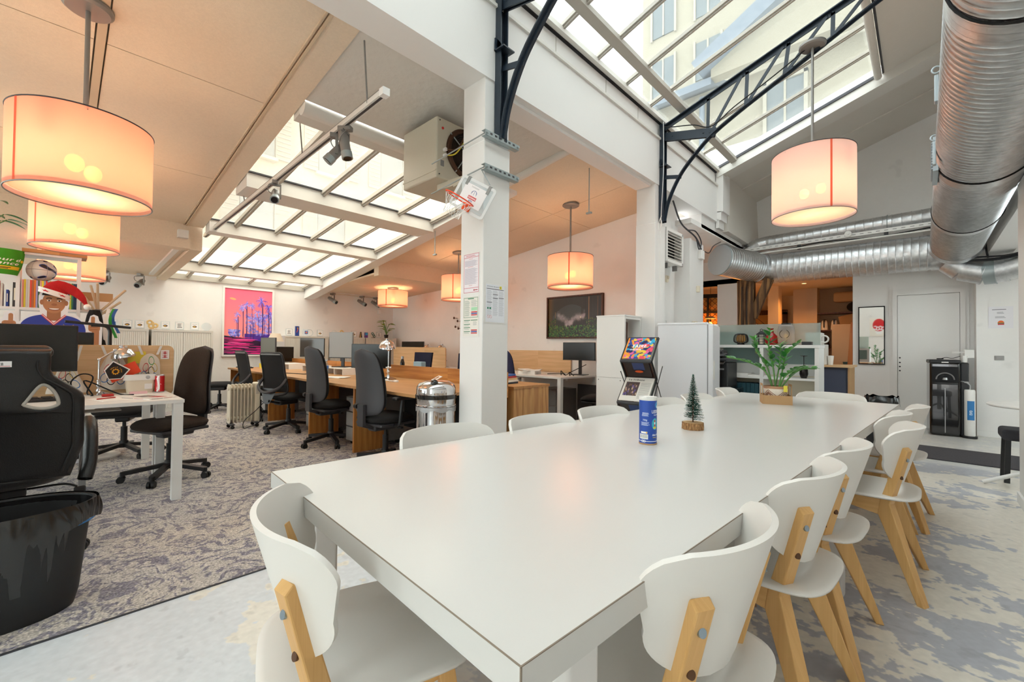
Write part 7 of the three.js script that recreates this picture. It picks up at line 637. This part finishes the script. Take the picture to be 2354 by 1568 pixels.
// notices on the first pillar
{ const lines = (c, x, y, w, n, h, col) => { c.fillStyle = col; for (let k = 0; k < n; k++) c.fillRect(x, y + k * h, w * (0.8 + 0.2 * ((k * 7) % 5) / 4), h * 0.4); };
  const n1 = canvasTex(256, 480, (c, w, h) => { c.fillStyle = '#ebe5ea'; c.fillRect(0, 0, w, h); c.strokeStyle = '#b8404a'; c.lineWidth = 5; c.strokeRect(6, 6, w - 12, h - 12); c.fillRect(0, 0, 0, 0); c.beginPath(); c.moveTo(6, 46); c.lineTo(w - 6, 46); c.moveTo(6, 420); c.lineTo(w - 6, 420); c.stroke(); lines(c, 40, 20, 180, 2, 11, '#b8404a'); lines(c, 90, 64, 80, 1, 8, '#b8404a'); lines(c, 20, 84, 216, 9, 8, '#9a96a8'); lines(c, 70, 160, 120, 1, 8, '#b8404a'); lines(c, 20, 180, 216, 22, 9, '#9a96a8'); lines(c, 90, 388, 70, 1, 8, '#b8404a'); c.fillStyle = '#a8242e'; c.fillRect(170, 440, 20, 18); c.fillRect(194, 444, 44, 10); });
  const n2 = canvasTex(256, 480, (c, w, h) => { c.fillStyle = '#e6e2da'; c.fillRect(0, 0, w, h); c.strokeStyle = '#3f7a58'; c.lineWidth = 5; c.strokeRect(12, 12, w - 24, 240); c.fillStyle = '#3f7a58'; c.fillRect(80, 18, 100, 12); lines(c, 24, 50, 90, 16, 12, '#8a9a8e'); lines(c, 136, 44, 100, 8, 10, '#9aa69e'); c.fillStyle = '#a8d8b0'; c.fillRect(136, 130, 100, 40); for (const y of [180, 400]) { c.fillStyle = '#c8343a'; c.fillRect(136, y, 100, 14); c.fillRect(136, y + 36, 100, 14); c.fillStyle = '#2a4a9a'; c.fillRect(136, y + 18, 100, 14); } for (const y of [282, 330, 372, 420]) { c.fillStyle = '#3f7a58'; c.fillRect(14, y, 106, 9); lines(c, 18, y + 16, 96, 2, 9, '#9aa69e'); } c.fillStyle = '#3f7a58'; c.fillRect(130, 282, 112, 9); lines(c, 170, 300, 64, 6, 9, '#a4a8a4'); });
  const n3 = canvasTex(300, 420, (c, w, h) => { c.fillStyle = '#e9eaf0'; c.fillRect(0, 0, w, h); c.fillStyle = '#8a8a92'; c.font = 'bold 18px sans-serif'; c.fillText('AFFICHAGE OBLIGATOIRE', 16, 30); c.fillStyle = '#e8d83a'; c.fillRect(216, 8, 34, 34); c.fillStyle = '#555'; c.fillRect(226, 18, 12, 14); c.fillStyle = '#4a4a50'; c.fillRect(12, 46, 272, 7); for (const x of [16, 110, 204]) lines(c, x, 66, 80, 26, 11, '#c2c4cc'); for (const [x, y] of [[110, 106], [110, 146], [204, 140], [16, 196]]) { c.fillStyle = '#6a6a70'; c.fillRect(x, y, 80, 8); } c.fillStyle = '#3a8a6a'; c.fillRect(22, 256, 24, 20); c.fillRect(56, 256, 28, 20); c.strokeStyle = '#d88a90'; c.lineWidth = 3; for (const x of [40, 78]) { c.beginPath(); c.arc(x, 360, 17, 0, 7); c.moveTo(x - 12, 350); c.lineTo(x + 12, 370); c.stroke(); } });
  const pn = (label, t, w, h, pos, ry) => { const o = thing('notice', label, 'notice', pos, ry); mesh('sheet', at(new THREE.BoxGeometry(w, h, 0.001), 0, 0, 0.001), std(0xffffff, 0.5, { map: t }), o, { uv: true }); mesh('laminate_edge', [bx(w + 0.014, 0.006, 0.001, 0, h / 2 + 0.004, 0.001), bx(w + 0.014, 0.006, 0.001, 0, -h / 2 - 0.004, 0.001), bx(0.006, h, 0.001, w / 2 + 0.004, 0, 0.001), bx(0.006, h, 0.001, -w / 2 - 0.004, 0, 0.001)], M.white, o); };
  pn('red-bordered printed notice at the top of the pillar', n1, 0.175, 0.3, [-2.5, 1.73, -2.169], 0); pn('green-bordered safety notice below the red one on the pillar', n2, 0.175, 0.3, [-2.5, 1.4, -2.169], 0); pn('laminated grey printed notice with a yellow square on the pillar side', n3, 0.2, 0.285, [-2.369, 1.5, -2.3], PI / 2);
  const n4 = canvasTex(256, 200, (c, w, h) => { c.fillStyle = '#e6e4e8'; c.fillRect(0, 0, w, h); lines(c, 40, 26, 180, 1, 12, '#5a5a60'); lines(c, 90, 52, 80, 2, 10, '#8a8a90'); lines(c, 70, 92, 120, 2, 10, '#8a8a90'); c.fillStyle = '#e86a2a'; c.beginPath(); c.ellipse(130, 152, 34, 22, 0, PI, 2 * PI); c.fill(); c.fillStyle = '#3a8a4a'; c.fillRect(96, 150, 68, 6); c.fillStyle = '#b8242a'; c.fillRect(98, 157, 66, 12); }); solo('notice', 'white printed notice with an orange emblem on the wall above the switch', 'notice', at(new THREE.BoxGeometry(0.23, 0.3, 0.002)), std(0xffffff, 0.7, { map: n4 }), [0.77, 1.66, -8.947], 0, null, { uv: true }); }
// ---------- far end: white cube bookcase with glass, printer, ornaments ----------
const BZ = -5.95;
{ const o = thing('cube_bookcase', 'white cube bookcase with a frosted glass panel along its top', 'bookcase', [0, 0, 0]); const x0 = -2.0, x1 = -0.88; for (const x of [x0, -1.44, x1]) mesh('upright', bb(x - 0.02, x + 0.02, 0, 1.199, BZ, BZ - 0.36), M.gloss, o); for (const y of [0.04, 0.44, 0.82]) mesh('shelf', bb(x0 + 0.021, x1 - 0.021, y, y + 0.025, BZ - 0.003, BZ - 0.357), M.gloss, o); mesh('top_board', bb(x0 - 0.025, x1 + 0.025, 1.2, 1.235, BZ + 0.005, BZ - 0.37), M.gloss, o); mesh('back_panel', bb(x0, x1, 0.86, 1.0, BZ - 0.33, BZ - 0.335), M.white, o); mesh('glass_back', bb(x0, x1, 1.0, 1.2, BZ - 0.33, BZ - 0.335), M.glassTeal, o); mesh('lower_back', bb(x0, x1, 0.05, 0.86, BZ - 0.33, BZ - 0.34), M.cream, o); mesh('glass_panel', bb(x0 - 0.02, x1, 1.236, 1.5, BZ - 0.25, BZ - 0.258), M.glassFrost, o); mesh('teal_film', bb(x0 - 0.01, -1.62, 1.24, 1.41, BZ - 0.262, BZ - 0.266), M.glassTeal, o); }
{ const o = thing('printer', 'black multifunction printer standing before the cube bookcase', 'printer', [-1.82, 0.72, -5.62]); mesh('body', rb(0.3, 0.3, 0.36, 0.015, 0, 0.15, 0), M.blackPlastic, o); mesh('scanner_lid', rb(0.3, 0.04, 0.36, 0.01, 0, 0.33, 0), M.darkGrey, o); mesh('document_feeder', rb(0.2, 0.1, 0.2, 0.03, -0.04, 0.4, -0.03), M.blackPlastic, o); mesh('paper_tray', rb(0.24, 0.012, 0.14, 0.004, -0.02, 0.39, 0.1, 0.25), M.darkGrey, o); mesh('control_panel', rb(0.22, 0.015, 0.12, 0.005, 0.02, 0.3, 0.23, 0.35), M.blackGloss, o); mesh('output_slot', bx(0.22, 0.02, 0.01, 0, 0.22, 0.182), M.silver, o); }
{ const o = thing('printer_stand', 'glossy black printer stand with drawer in front of the cube bookcase', 'cabinet', [-1.8, 0, -5.62]); mesh('cabinet', rb(0.4, 0.7, 0.38, 0.006, 0, 0.36, 0), M.blackGloss, o); mesh('drawer', bx(0.38, 0.1, 0.01, 0, 0.63, 0.193), M.blackGloss, o); mesh('foot', bx(0.36, 0.012, 0.34, 0, 0.006, 0), M.black, o); }
for (let k = 0; k < 7; k++) solo('binder', 'dark teal bound volume in the lower cube of the white bookcase', 'book', [rb(0.046, 0.29, 0.22, 0.006, 0, 0.145, 0), bx(0.034, 0.006, 0.002, 0, 0.25, 0.1105)], M.teal, [-1.785 + k * 0.048, 0.467, BZ - 0.13], 0, 'teal bound volumes in the white bookcase');
solo('paper_stack', 'flat stack of white paper on the middle shelf of the cube bookcase', 'paper', [bx(0.21, 0.03, 0.29, 0, 0.015, 0), bx(0.21, 0.015, 0.28, 0.2, 0.0075, 0, 0, 0.1)], M.paper, [-1.7, 0.846, BZ - 0.16]);
{ const o = thing('wine_glass', 'dark wine glass standing upside down in the cube bookcase', 'glass', [-1.02, 0.846, BZ - 0.1]); mesh('bowl', la([[0.03, 0], [0.045, 0.05], [0.042, 0.1], [0.012, 0.135], [0.006, 0.14]]), M.glassDark, o); mesh('stem', cy(0.004, 0.004, 0.12, 0, 0.2, 0, 10), M.glassDark, o); mesh('foot', la([[0.004, 0.25], [0.038, 0.262], [0.038, 0.266], [0, 0.268]]), M.glassDark, o); }
{ const o = thing('cage_lantern', 'round black wire cage lantern with amber glass on the bookcase top', 'lantern', [-1.7, 1.235, BZ - 0.1]); mesh('amber_glass', la([[0.03, 0.03], [0.058, 0.05], [0.062, 0.08], [0.05, 0.12], [0.03, 0.135]]), phy(0xc99a52, 0.3, { transmission: 0.5, thickness: 0 }), o); for (let k = 0; k < 20; k++) { const a = k / 20 * 2 * PI, p = (r, y) => [Math.cos(a) * r, y, Math.sin(a) * r]; mesh('wire', tu([p(0.035, 0.02), p(0.078, 0.04), p(0.082, 0.085), p(0.066, 0.13), p(0.03, 0.14)], 0.0035, 14, 5), M.black, o); } mesh('foot', cy(0.045, 0.04, 0.022, 0, 0.011, 0, 20), M.black, o); mesh('top_ring', to(0.04, 0.008, 0, 0.138, 0, PI / 2, 0, 0, 24, 6), M.black, o); }
{ const o = thing('lantern', 'small black house-shaped lantern beside the red vase', 'lantern', [-1.47, 1.235, BZ - 0.12]); mesh('frame', [bx(0.09, 0.012, 0.09, 0, 0.006, 0), ...[[-1, -1], [1, -1], [-1, 1], [1, 1]].map(([a, b]) => bx(0.01, 0.13, 0.01, a * 0.04, 0.07, b * 0.04)), bx(0.09, 0.01, 0.09, 0, 0.135, 0)], M.black, o); for (let k = 0; k < 3; k++) mesh('glazing_bar', [bx(0.08, 0.005, 0.004, 0, 0.04 + k * 0.032, 0.042)], M.black, o); mesh('roof', cy(0.06, 0.02, 0.03, 0, 0.155, 0, 4, 0, PI / 4), M.black, o); mesh('handle', to(0.014, 0.003, 0, 0.185, 0, 0, 0, 0, 20, 6), M.black, o); mesh('candle', cy(0.015, 0.015, 0.07, 0, 0.047, 0, 14), M.cream, o); }
{ const o = thing('vase', 'round red glass vase with a narrow neck on the bookcase top', 'vase', [-1.35, 1.235, BZ - 0.1]); mesh('body', la([[0, 0.002], [0.045, 0], [0.07, 0.025], [0.078, 0.06], [0.068, 0.1], [0.035, 0.135], [0.018, 0.15], [0.015, 0.19], [0.02, 0.2], [0.015, 0.198]], 0, 0, 0, 40), M.glassRed, o); mesh('lip', to(0.018, 0.003, 0, 0.2, 0, PI / 2, 0, 0, 24, 6), M.glassRed, o); }
{ const o = thing('mesh_lantern', 'tall grey mesh lantern with a glowing oval window beside the vase', 'lantern', [-1.2, 1.235, BZ - 0.1]); mesh('mesh_body', la([[0.06, 0.008], [0.085, 0.03], [0.09, 0.06], [0.09, 0.18], [0.08, 0.225], [0.055, 0.245]], 0, 0, 0, 40), phy(0x8e9296, 0.8, { transmission: 0.35, thickness: 0, bumpMap: T.weave, bumpScale: 0.004 }), o); mesh('window_ring', at(new THREE.TorusGeometry(0.05, 0.003, 6, 36), 0, 0.13, 0.085).scale(1, 1, 1), M.black, o).scale.set(1, 1.0, 1); mesh('candle_glow', sp(0.022, 0, 0.1, 0.0, 1, 1.6, 1), std(0xffe6a0, 0.6, { emissive: 0xffc860, emissiveIntensity: 1.2 }), o); mesh('cap', cy(0.05, 0.05, 0.02, 0, 0.252, 0, 24), M.black, o); mesh('foot', cy(0.06, 0.06, 0.01, 0, 0.005, 0, 24), M.black, o); const L = new THREE.PointLight(0xffc070, 0.02); L.position.set(0, 0.1, 0); L.castShadow = true; o.add(L); }
solo('small_box', 'small flat black box at the end of the bookcase top', 'box', rb(0.1, 0.04, 0.08, 0.005, 0, 0.02, 0), M.blackPlastic, [-0.99, 1.235, BZ - 0.12]);
{ const o = thing('waste_bin', 'black waste bin with crumpled bag beyond the table end', 'bin', [-0.32, 0, -6.0]); mesh('tub', gridGeo(36, 3, (u, v) => { const a = -u * 2 * PI, c = Math.cos(a), s = Math.sin(a), k = lerp(0.85, 1, v); return [Math.sign(c) * Math.pow(Math.abs(c), 0.5) * 0.14 * k, v * 0.66, Math.sign(s) * Math.pow(Math.abs(s), 0.5) * 0.13 * k]; }, true), M.binBlack, o); const r = rng(17); mesh('bag', gridGeo(80, 4, (u, v) => { const a = u * 2 * PI, c = Math.cos(a), s = Math.sin(a), k = 1.03 + 0.02 * Math.sin(a * 13) * v - (v > 0.6 ? 0.15 * (v - 0.6) : 0); return [Math.sign(c) * Math.pow(Math.abs(c), 0.5) * 0.14 * k, 0.6 + v * 0.1 + 0.008 * Math.sin(a * 9), Math.sign(s) * Math.pow(Math.abs(s), 0.5) * 0.13 * k]; }, true), M.bagBlack, o); mesh('tub_base', bx(0.2, 0.01, 0.2, 0, 0.005, 0), M.binBlack, o); }
// kitchen counter before the opening
{ const o = thing('kitchen_counter', 'navy blue counter cabinet with a light wood worktop', 'cabinet', [0, 0, 0]); mesh('carcass', bb(-1.5, -0.78, 0.06, 0.93, -7.75, -8.35), std(0x3a3f52, 0.5), o); mesh('door', bb(-1.1, -0.8, 0.1, 0.9, -7.74, -7.755), std(0x40465a, 0.45), o); mesh('end_panel', bb(-0.78, -0.76, 0, 0.935, -7.73, -8.36), M.cardboard, o); mesh('worktop', bb(-1.52, -0.73, 0.935, 0.965, -7.7, -8.38), M.oak, o, { grain: 'x' }); mesh('plinth', bb(-1.48, -0.8, 0, 0.06, -7.8, -8.3), M.black, o); }
{ const o = thing('coffee_machine', 'white coffee machine with a ring handle on the navy counter', 'appliance', [-1.2, 0.965, -7.95]); mesh('housing', rb(0.2, 0.48, 0.3, 0.015, 0, 0.24, 0), M.white, o); mesh('side_tank', rb(0.06, 0.3, 0.2, 0.01, 0.13, 0.15, 0.02), M.barWhite, o); mesh('ring_handle', to(0.05, 0.012, 0.13, 0.38, 0.1), M.white, o); mesh('badge', bx(0.02, 0.04, 0.002, 0.06, 0.3, 0.151), std(0xb9c4dc, 0.5), o); } solo('paper_cup', 'white paper cup with blue lid beside the coffee machine', 'cup', [la([[0, 0], [0.03, 0], [0.042, 0.13], [0.038, 0.135], [0, 0.137]])], M.white, [-1.0, 0.965, -7.9]);
// kitchen room behind the gable wall
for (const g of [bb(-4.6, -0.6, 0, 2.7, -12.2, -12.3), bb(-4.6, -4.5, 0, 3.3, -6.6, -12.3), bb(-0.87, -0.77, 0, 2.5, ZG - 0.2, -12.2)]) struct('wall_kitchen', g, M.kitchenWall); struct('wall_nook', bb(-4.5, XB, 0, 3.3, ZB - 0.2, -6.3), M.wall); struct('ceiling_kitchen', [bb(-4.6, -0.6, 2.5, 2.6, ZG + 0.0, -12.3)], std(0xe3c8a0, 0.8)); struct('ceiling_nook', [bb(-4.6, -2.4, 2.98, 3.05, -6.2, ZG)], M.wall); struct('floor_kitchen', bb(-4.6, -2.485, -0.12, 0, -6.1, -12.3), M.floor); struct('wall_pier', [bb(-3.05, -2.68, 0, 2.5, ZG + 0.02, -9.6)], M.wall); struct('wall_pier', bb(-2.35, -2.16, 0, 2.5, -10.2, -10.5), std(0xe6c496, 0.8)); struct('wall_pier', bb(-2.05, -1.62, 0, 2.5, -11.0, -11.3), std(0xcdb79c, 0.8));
{ const o = thing('timber_post', 'old weathered timber post with a diagonal brace at the kitchen opening', 'post', [-2.31, 0, -8.55]); mesh('post', gridGeo(28, 14, (u, v) => { const a = u * 2 * PI, c = Math.cos(a), s = Math.sin(a), k = 1 + 0.05 * Math.sin(a * 5 + v * 6) + 0.04 * Math.sin(a * 9 + v * 3); return [Math.sign(c) * Math.pow(Math.abs(c), 0.55) * 0.135 * k, v * 2.42, Math.sign(s) * Math.pow(Math.abs(s), 0.55) * 0.12 * k]; }, true), M.oldWood, o); mesh('brace', bar([0.1, 1.75, 0], [0.36, 2.42, 0], 0.13, 0.12), M.oldWood, o); for (const x of [-0.05, 0.03]) mesh('crack', bb(x, x + 0.012, 0.9, 2.3, 0.11, 0.128), M.black, o); }
{ const o = thing('lattice_window', 'black framed window with wire lattice glowing amber at the kitchen', 'window', [-3.62, 0, -9.9], 0.35); mesh('frame', [bb(-0.5, 0.5, 2.32, 2.4, 0, 0.05), bb(-0.5, 0.5, 1.98, 2.02, 0, 0.05), bb(-0.5, 0.5, 1.6, 1.66, 0, 0.05), ...[-0.5, -0.17, 0.14, 0.46].map((x) => bb(x, x + 0.04, 1.6, 2.4, 0, 0.05))], M.blackMatte, o); const w = []; for (let k = -8; k < 9; k++) { w.push(rod([k * 0.12 - 0.35, 1.66, 0.02], [k * 0.12 + 0.35, 2.36, 0.02], 0.004, 5), rod([k * 0.12 + 0.35, 1.66, 0.02], [k * 0.12 - 0.35, 2.36, 0.02], 0.004, 5)); } const cl = w.map((g) => g); mesh('lattice', cl, M.blackMatte, o); mesh('pane', bb(-0.48, 0.48, 1.6, 2.36, -0.02, -0.015), phy(0xe8a040, 0.6, { transmission: 0.3, thickness: 0 }), o); mesh('sill', bb(-0.55, 0.55, 1.5, 1.6, -0.02, 0.08), M.darkWood, o); }
{ const o = thing('filament_lamp', 'bare glowing filament bulb lamp beside the lattice window', 'lamp', [-3.3, 0, -9.62]); mesh('bulb', sp(0.035, 0, 1.72, 0, 1, 1.3, 1), std(0xffd080, 0.4, { emissive: 0xffa030, emissiveIntensity: 3 }), o); mesh('socket', cy(0.018, 0.018, 0.05, 0, 1.79, 0, 12), M.blackPlastic, o); mesh('cord', rod([0, 1.81, 0], [0, 2.5, 0], 0.004, 6), M.blackMatte, o); mesh('shade', cy(0.12, 0.05, 0.05, 0, 1.86, 0, 28, 0, 0, 0, true), M.silver, o); const L = new THREE.PointLight(0xff9a40, 0.3); L.position.set(0, 1.72, 0); L.castShadow = true; o.add(L); }
for (const [x, z, l] of [[-1.7, -10.1, 'small recessed ceiling spotlight in the kitchen ceiling'], [-3.0, -10.8, 'recessed ceiling spotlight deeper in the kitchen']]) { const o = thing('ceiling_spotlight', l, 'spotlight', [x, 2.5, z]); mesh('trim_ring', to(0.045, 0.008, 0, -0.004, 0, PI / 2, 0, 0, 28, 8), M.white, o); mesh('lamp_face', cy(0.04, 0.04, 0.004, 0, -0.004, 0, 24), std(0xfff0d0, 0.5, { emissive: 0xffc070, emissiveIntensity: 3 }), o); const L = new THREE.SpotLight(0xffb060, 1.3, 0, 1.2, 0.6); L.position.set(0, -0.02, 0); L.target.position.set(0, -2, 0); L.castShadow = true; o.add(L); o.add(L.target); }
{ const o = thing('glass_rack', 'dark wood wall rack with rows of wine glasses behind the timber post', 'rack', [-2.72, 0, -12.17]); mesh('frame', [bb(-0.4, 0.34, 2.05, 2.16, 0, 0.1), bb(0.26, 0.34, 0.9, 2.1, 0, 0.1), bb(-0.4, 0.34, 1.62, 1.68, 0, 0.2)], M.darkWood, o); mesh('back_board', bb(-0.4, 0.3, 0.9, 2.05, -0.02, 0), std(0xd8a860, 0.7), o); for (let k = 0; k < 5; k++) mesh('wine_glass', la([[0.03, 1.685], [0.004, 1.69], [0.004, 1.75], [0.03, 1.79], [0.028, 1.85]], -0.3 + k * 0.13, 0, 0.1, 16), M.glass, o); }
{ const o = thing('wall_shelf', 'dark red wood kitchen shelves on the back wall', 'shelf', [-1.35, 0, -11.3]); for (const y of [1.2, 1.58, 1.94]) mesh('board', bb(-0.45, 0.5, y, y + 0.03, 0, 0.28), M.darkWood, o); mesh('bracket', [bb(-0.43, -0.4, 1.1, 1.95, 0, 0.2)], M.darkWood, o); mesh('back_board', bb(-0.45, 0.5, 0.9, 2.5, -0.05, 0), std(0xb09478, 0.8), o); } for (let k = 0; k < 3; k++) { const o = thing('thermos_jug', 'white thermos jug with black handle on the upper kitchen shelf', 'jug', [-1.68 + k * 0.17, 1.61, -11.12], 0, 'thermos jugs on the kitchen shelf'); mesh('body', la([[0, 0], [0.065, 0], [0.05, 0.17], [0.035, 0.2], [0, 0.21]]), M.white, o); mesh('lid_handle', [bx(0.03, 0.05, 0.1, 0, 0.2, 0.02), bx(0.02, 0.14, 0.02, 0, 0.12, 0.075)], M.black, o); } for (let k = 0; k < 2; k++) solo('coffee_pot', 'dark glass coffee pot on the lower kitchen shelf', 'pot', la([[0, 0], [0.07, 0], [0.08, 0.06], [0.045, 0.2], [0.05, 0.26], [0, 0.27]]), M.glassDark, [-1.5 + k * 0.2, 1.23, -11.12], 0, 'dark pots on the kitchen shelf');
{ solo('wrapped_package', 'brown paper package wrapped in clear film on top of the kitchen shelf', 'package', rb(0.5, 0.2, 0.22, 0.05, 0, 0.1, 0), M.cardboard, [-1.1, 2.18, -11.1]); solo('leaning_panel', 'tall pale bronze panel leaning in the kitchen doorway', 'panel', bx(0.34, 1.3, 0.03, 0, 0.65, 0, -0.06), std(0xa88a66, 0.35, { metalness: 0.4 }), [-1.15, 0.4, -10.6], 0.1); solo('wooden_plank', 'narrow wooden plank leaning against the kitchen door edge', 'plank', bx(0.07, 1.6, 0.03, 0, 0.8, 0, -0.05, 0, -0.06), M.cherry, [-0.98, 0.1, -10.0]); solo('cardboard_box', 'torn folded cardboard on the kitchen shelf', 'box', bx(0.26, 0.3, 0.02, 0, 0.15, 0, 0.1, 0.3, 0.25), M.cardboard, [-1.12, 1.612, -11.1]); solo('black_bag', 'black bag stuffed on the upper kitchen shelf', 'bag', sp(0.14, 0, 0.1, 0, 1.2, 0.8, 0.8), M.fabricBlack, [-0.97, 1.972, -11.1]); solo('kitchen_bin', 'dark bin standing under the leaning panel in the kitchen', 'bin', cy(0.1, 0.12, 0.35, 0, 0.175, 0, 20), M.teal, [-1.0, 0.62, -10.35]); solo('kitchen_cabinet', 'low dark cabinet under the kitchen shelves', 'cabinet', [bb(-1.8, -0.9, 0.05, 0.62, -10.2, -10.9), bb(-1.82, -0.88, 0.0, 0.05, -10.25, -10.9)], std(0x3a3f52, 0.5)); }
// mirror, dispenser, filter, small fittings
{ const o = thing('wall_mirror', 'tall black-framed mirror on the wall left of the door', 'mirror', [-0.625, 1.435, ZG + 0.004]); mesh('frame', [bb(-0.17, 0.17, 0.465, 0.48, 0, 0.025), bb(-0.17, 0.17, -0.48, -0.465, 0, 0.025), bb(-0.17, -0.157, -0.465, 0.465, 0, 0.025), bb(0.157, 0.17, -0.465, 0.465, 0, 0.025)], M.blackMatte, o); mesh('mirror_glass', bb(-0.157, 0.157, -0.465, 0.465, 0.002, 0.01), std(0xf2f2f0, 0.02, { metalness: 1 }), o); }
{ const o = thing('water_dispenser', 'tall black water dispenser standing before the white door', 'water dispenser', [0.2, 0, -8.72], 0.1); mesh('body', rb(0.31, 1.02, 0.32, 0.03, 0, 0.52, 0), M.blackGloss, o); mesh('top_cover', rb(0.32, 0.05, 0.33, 0.015, 0, 1.04, 0), M.blackPlastic, o); mesh('tap_niche', rb(0.27, 0.22, 0.02, 0.02, 0, 0.86, 0.158), M.blackMatte, o); mesh('drip_tray', gridGeo(14, 2, (u, v) => { const a = lerp(0, PI, u); return [Math.cos(a) * 0.13, 0.75 - v * 0.03, 0.16 + Math.sin(a) * 0.035]; }), M.blackPlastic, o); mesh('nozzle', cy(0.03, 0.024, 0.03, 0, 0.8, 0.165, 20), M.silver, o); mesh('niche_arch', to(0.09, 0.008, 0, 0.79, 0.168, 0, 0, 0, 28, 6, PI), M.midGrey, o); mesh('front_strip', bx(0.008, 0.62, 0.004, 0, 0.36, 0.162), M.silver, o); mesh('side_tower', rb(0.09, 1.03, 0.26, 0.02, 0.2, 0.515, -0.03), M.blackPlastic, o); mesh('brand_plate', bx(0.07, 0.014, 0.002, 0, 1.03, 0.166), M.white, o); }
solo('paper_cup', 'stack of paper cups on top of the water dispenser tower', 'cup', la([[0, 0], [0.028, 0], [0.036, 0.09], [0, 0.092]]), M.white, [0.41, 1.033, -8.75]); solo('loose_cable', 'small coil of black cable on the dispenser top', 'cable', [to(0.03, 0.008, 0, 0.01, 0, PI / 2), tu([[0, 0.01, 0], [0.06, 0.03, 0.02], [0.12, 0.02, 0], [0.2, 0.05, 0]], 0.004, 20, 5)], M.black, [0.17, 1.066, -8.7]);
{ const o = thing('water_filter', 'white upright filter cartridge with blue label on a black foot', 'filter', [0.455, 0, -8.62]); mesh('foot', la([[0, 0], [0.075, 0], [0.075, 0.03], [0, 0.035]]), M.black, o); mesh('cartridge', la([[0.05, 0.03], [0.055, 0.04], [0.055, 0.64], [0.05, 0.66], [0, 0.665]]), M.white, o); const lt = canvasTex(64, 256, (c, w, h) => { c.fillStyle = '#2f7ab8'; c.fillRect(0, 0, w, h); c.fillStyle = '#e8f0f6'; c.save(); c.translate(42, 220); c.rotate(-PI / 2); c.font = 'bold 34px sans-serif'; c.fillText('EVO', 30, 0); c.restore(); }); mesh('label', gridGeo(10, 1, (u, v) => { const a = lerp(-0.5, 0.9, u); return [Math.sin(a) * 0.0555, 0.25 + v * 0.26, Math.cos(a) * 0.0555]; }), std(0xffffff, 0.5, { map: lt }), o, { uv: true }); mesh('hose_fitting', [tu([[0, 0.66, 0], [0, 0.72, 0.01], [-0.04, 0.76, 0.02], [-0.08, 0.77, 0]], 0.008, 20, 6), cy(0.012, 0.012, 0.04, -0.03, 0.76, 0.02, 10, 0, 0, PI / 2)], M.silver, o); }
solo('wall_switch', 'grey wall switch plate on the right wall', 'switch', [rb(0.09, 0.06, 0.01, 0.004), rb(0.06, 0.035, 0.008, 0.003, 0, 0, 0.006)], M.metalGrey, [0.755, 1.1, -8.945]); solo('pipe_box', 'white pipe casing box beside the dispenser', 'box', [rb(0.1, 0.12, 0.1, 0.01), bx(0.14, 0.02, 0.06, -0.1, 0.02, 0)], M.white, [0.47, 1.15, -8.98]);
// bistro table and stool
{ const o = thing('bistro_table', 'round white bistro table with slanted legs behind the right wall edge', 'table', [0.78, 0, -5.75]); mesh('table_top', la([[0, 0.7], [0.36, 0.7], [0.375, 0.71], [0.375, 0.72], [0.36, 0.73], [0, 0.73]], 0, 0, 0, 48), M.gloss, o); mesh('stem', cy(0.03, 0.03, 0.6, 0, 0.4, 0, 16), M.gloss, o); for (let k = 0; k < 3; k++) { const a = PI + k * 2.094 - 0.05; mesh('leg', rod([0, 0.22, 0], [Math.cos(a) * 0.4, 0.015, Math.sin(a) * 0.4], 0.018, 12), M.gloss, o); } }
{ const o = thing('stool', 'black stool with dark grey cushion beside the bistro table', 'stool', [0.68, 0, -6.05]); mesh('cushion', rb(0.34, 0.1, 0.34, 0.03, 0, 0.43, 0), std(0x3a3a40, 0.95, { bumpMap: T.weave, bumpScale: 0.001 }), o); for (const [x, z] of [[-1, -1], [1, -1], [-1, 1], [1, 1]]) mesh('leg', bar([x * 0.13, 0.39, z * 0.13], [x * 0.14, 0, z * 0.14], 0.035, 0.035), M.black, o); }
// red neon sign on the front wall, seen in the mirror
{ const t = canvasTex(256, 256, (c, w, h) => { c.fillStyle = '#d81e26'; c.beginPath(); c.arc(128, 96, 90, 0, 7); c.fillRect(0, 0, 0, 0); c.fillStyle = '#efe8de'; c.fillRect(0, 0, w, h); c.fillStyle = '#d81e26'; c.beginPath(); c.arc(128, 100, 88, 0, 7); c.fill(); c.fillStyle = '#f4f4f8'; c.strokeStyle = '#3a4a8a'; c.lineWidth = 4; for (const [x, y] of [[70, 150], [108, 140], [146, 148], [180, 138]]) { c.beginPath(); c.arc(x, y, 22, 0.5, 5.6); c.lineWidth = 12; c.strokeStyle = '#f4f4f8'; c.stroke(); } c.fillRect(70, 190, 110, 14); c.fillRect(86, 212, 80, 12); }); const o = thing('wall_sign', 'round red sign with white lettering on the front wall, reflected in the mirror', 'sign', [-1.24, 2.12, ZEND - 0.012], PI); mesh('panel', at(new THREE.BoxGeometry(0.55, 0.7, 0.02)), std(0xffffff, 0.5, { map: t }), o, { uv: true }); mesh('back_frame', bx(0.56, 0.71, 0.01, 0, 0, -0.006), M.white, o); }
renderer.render(scene, camera);
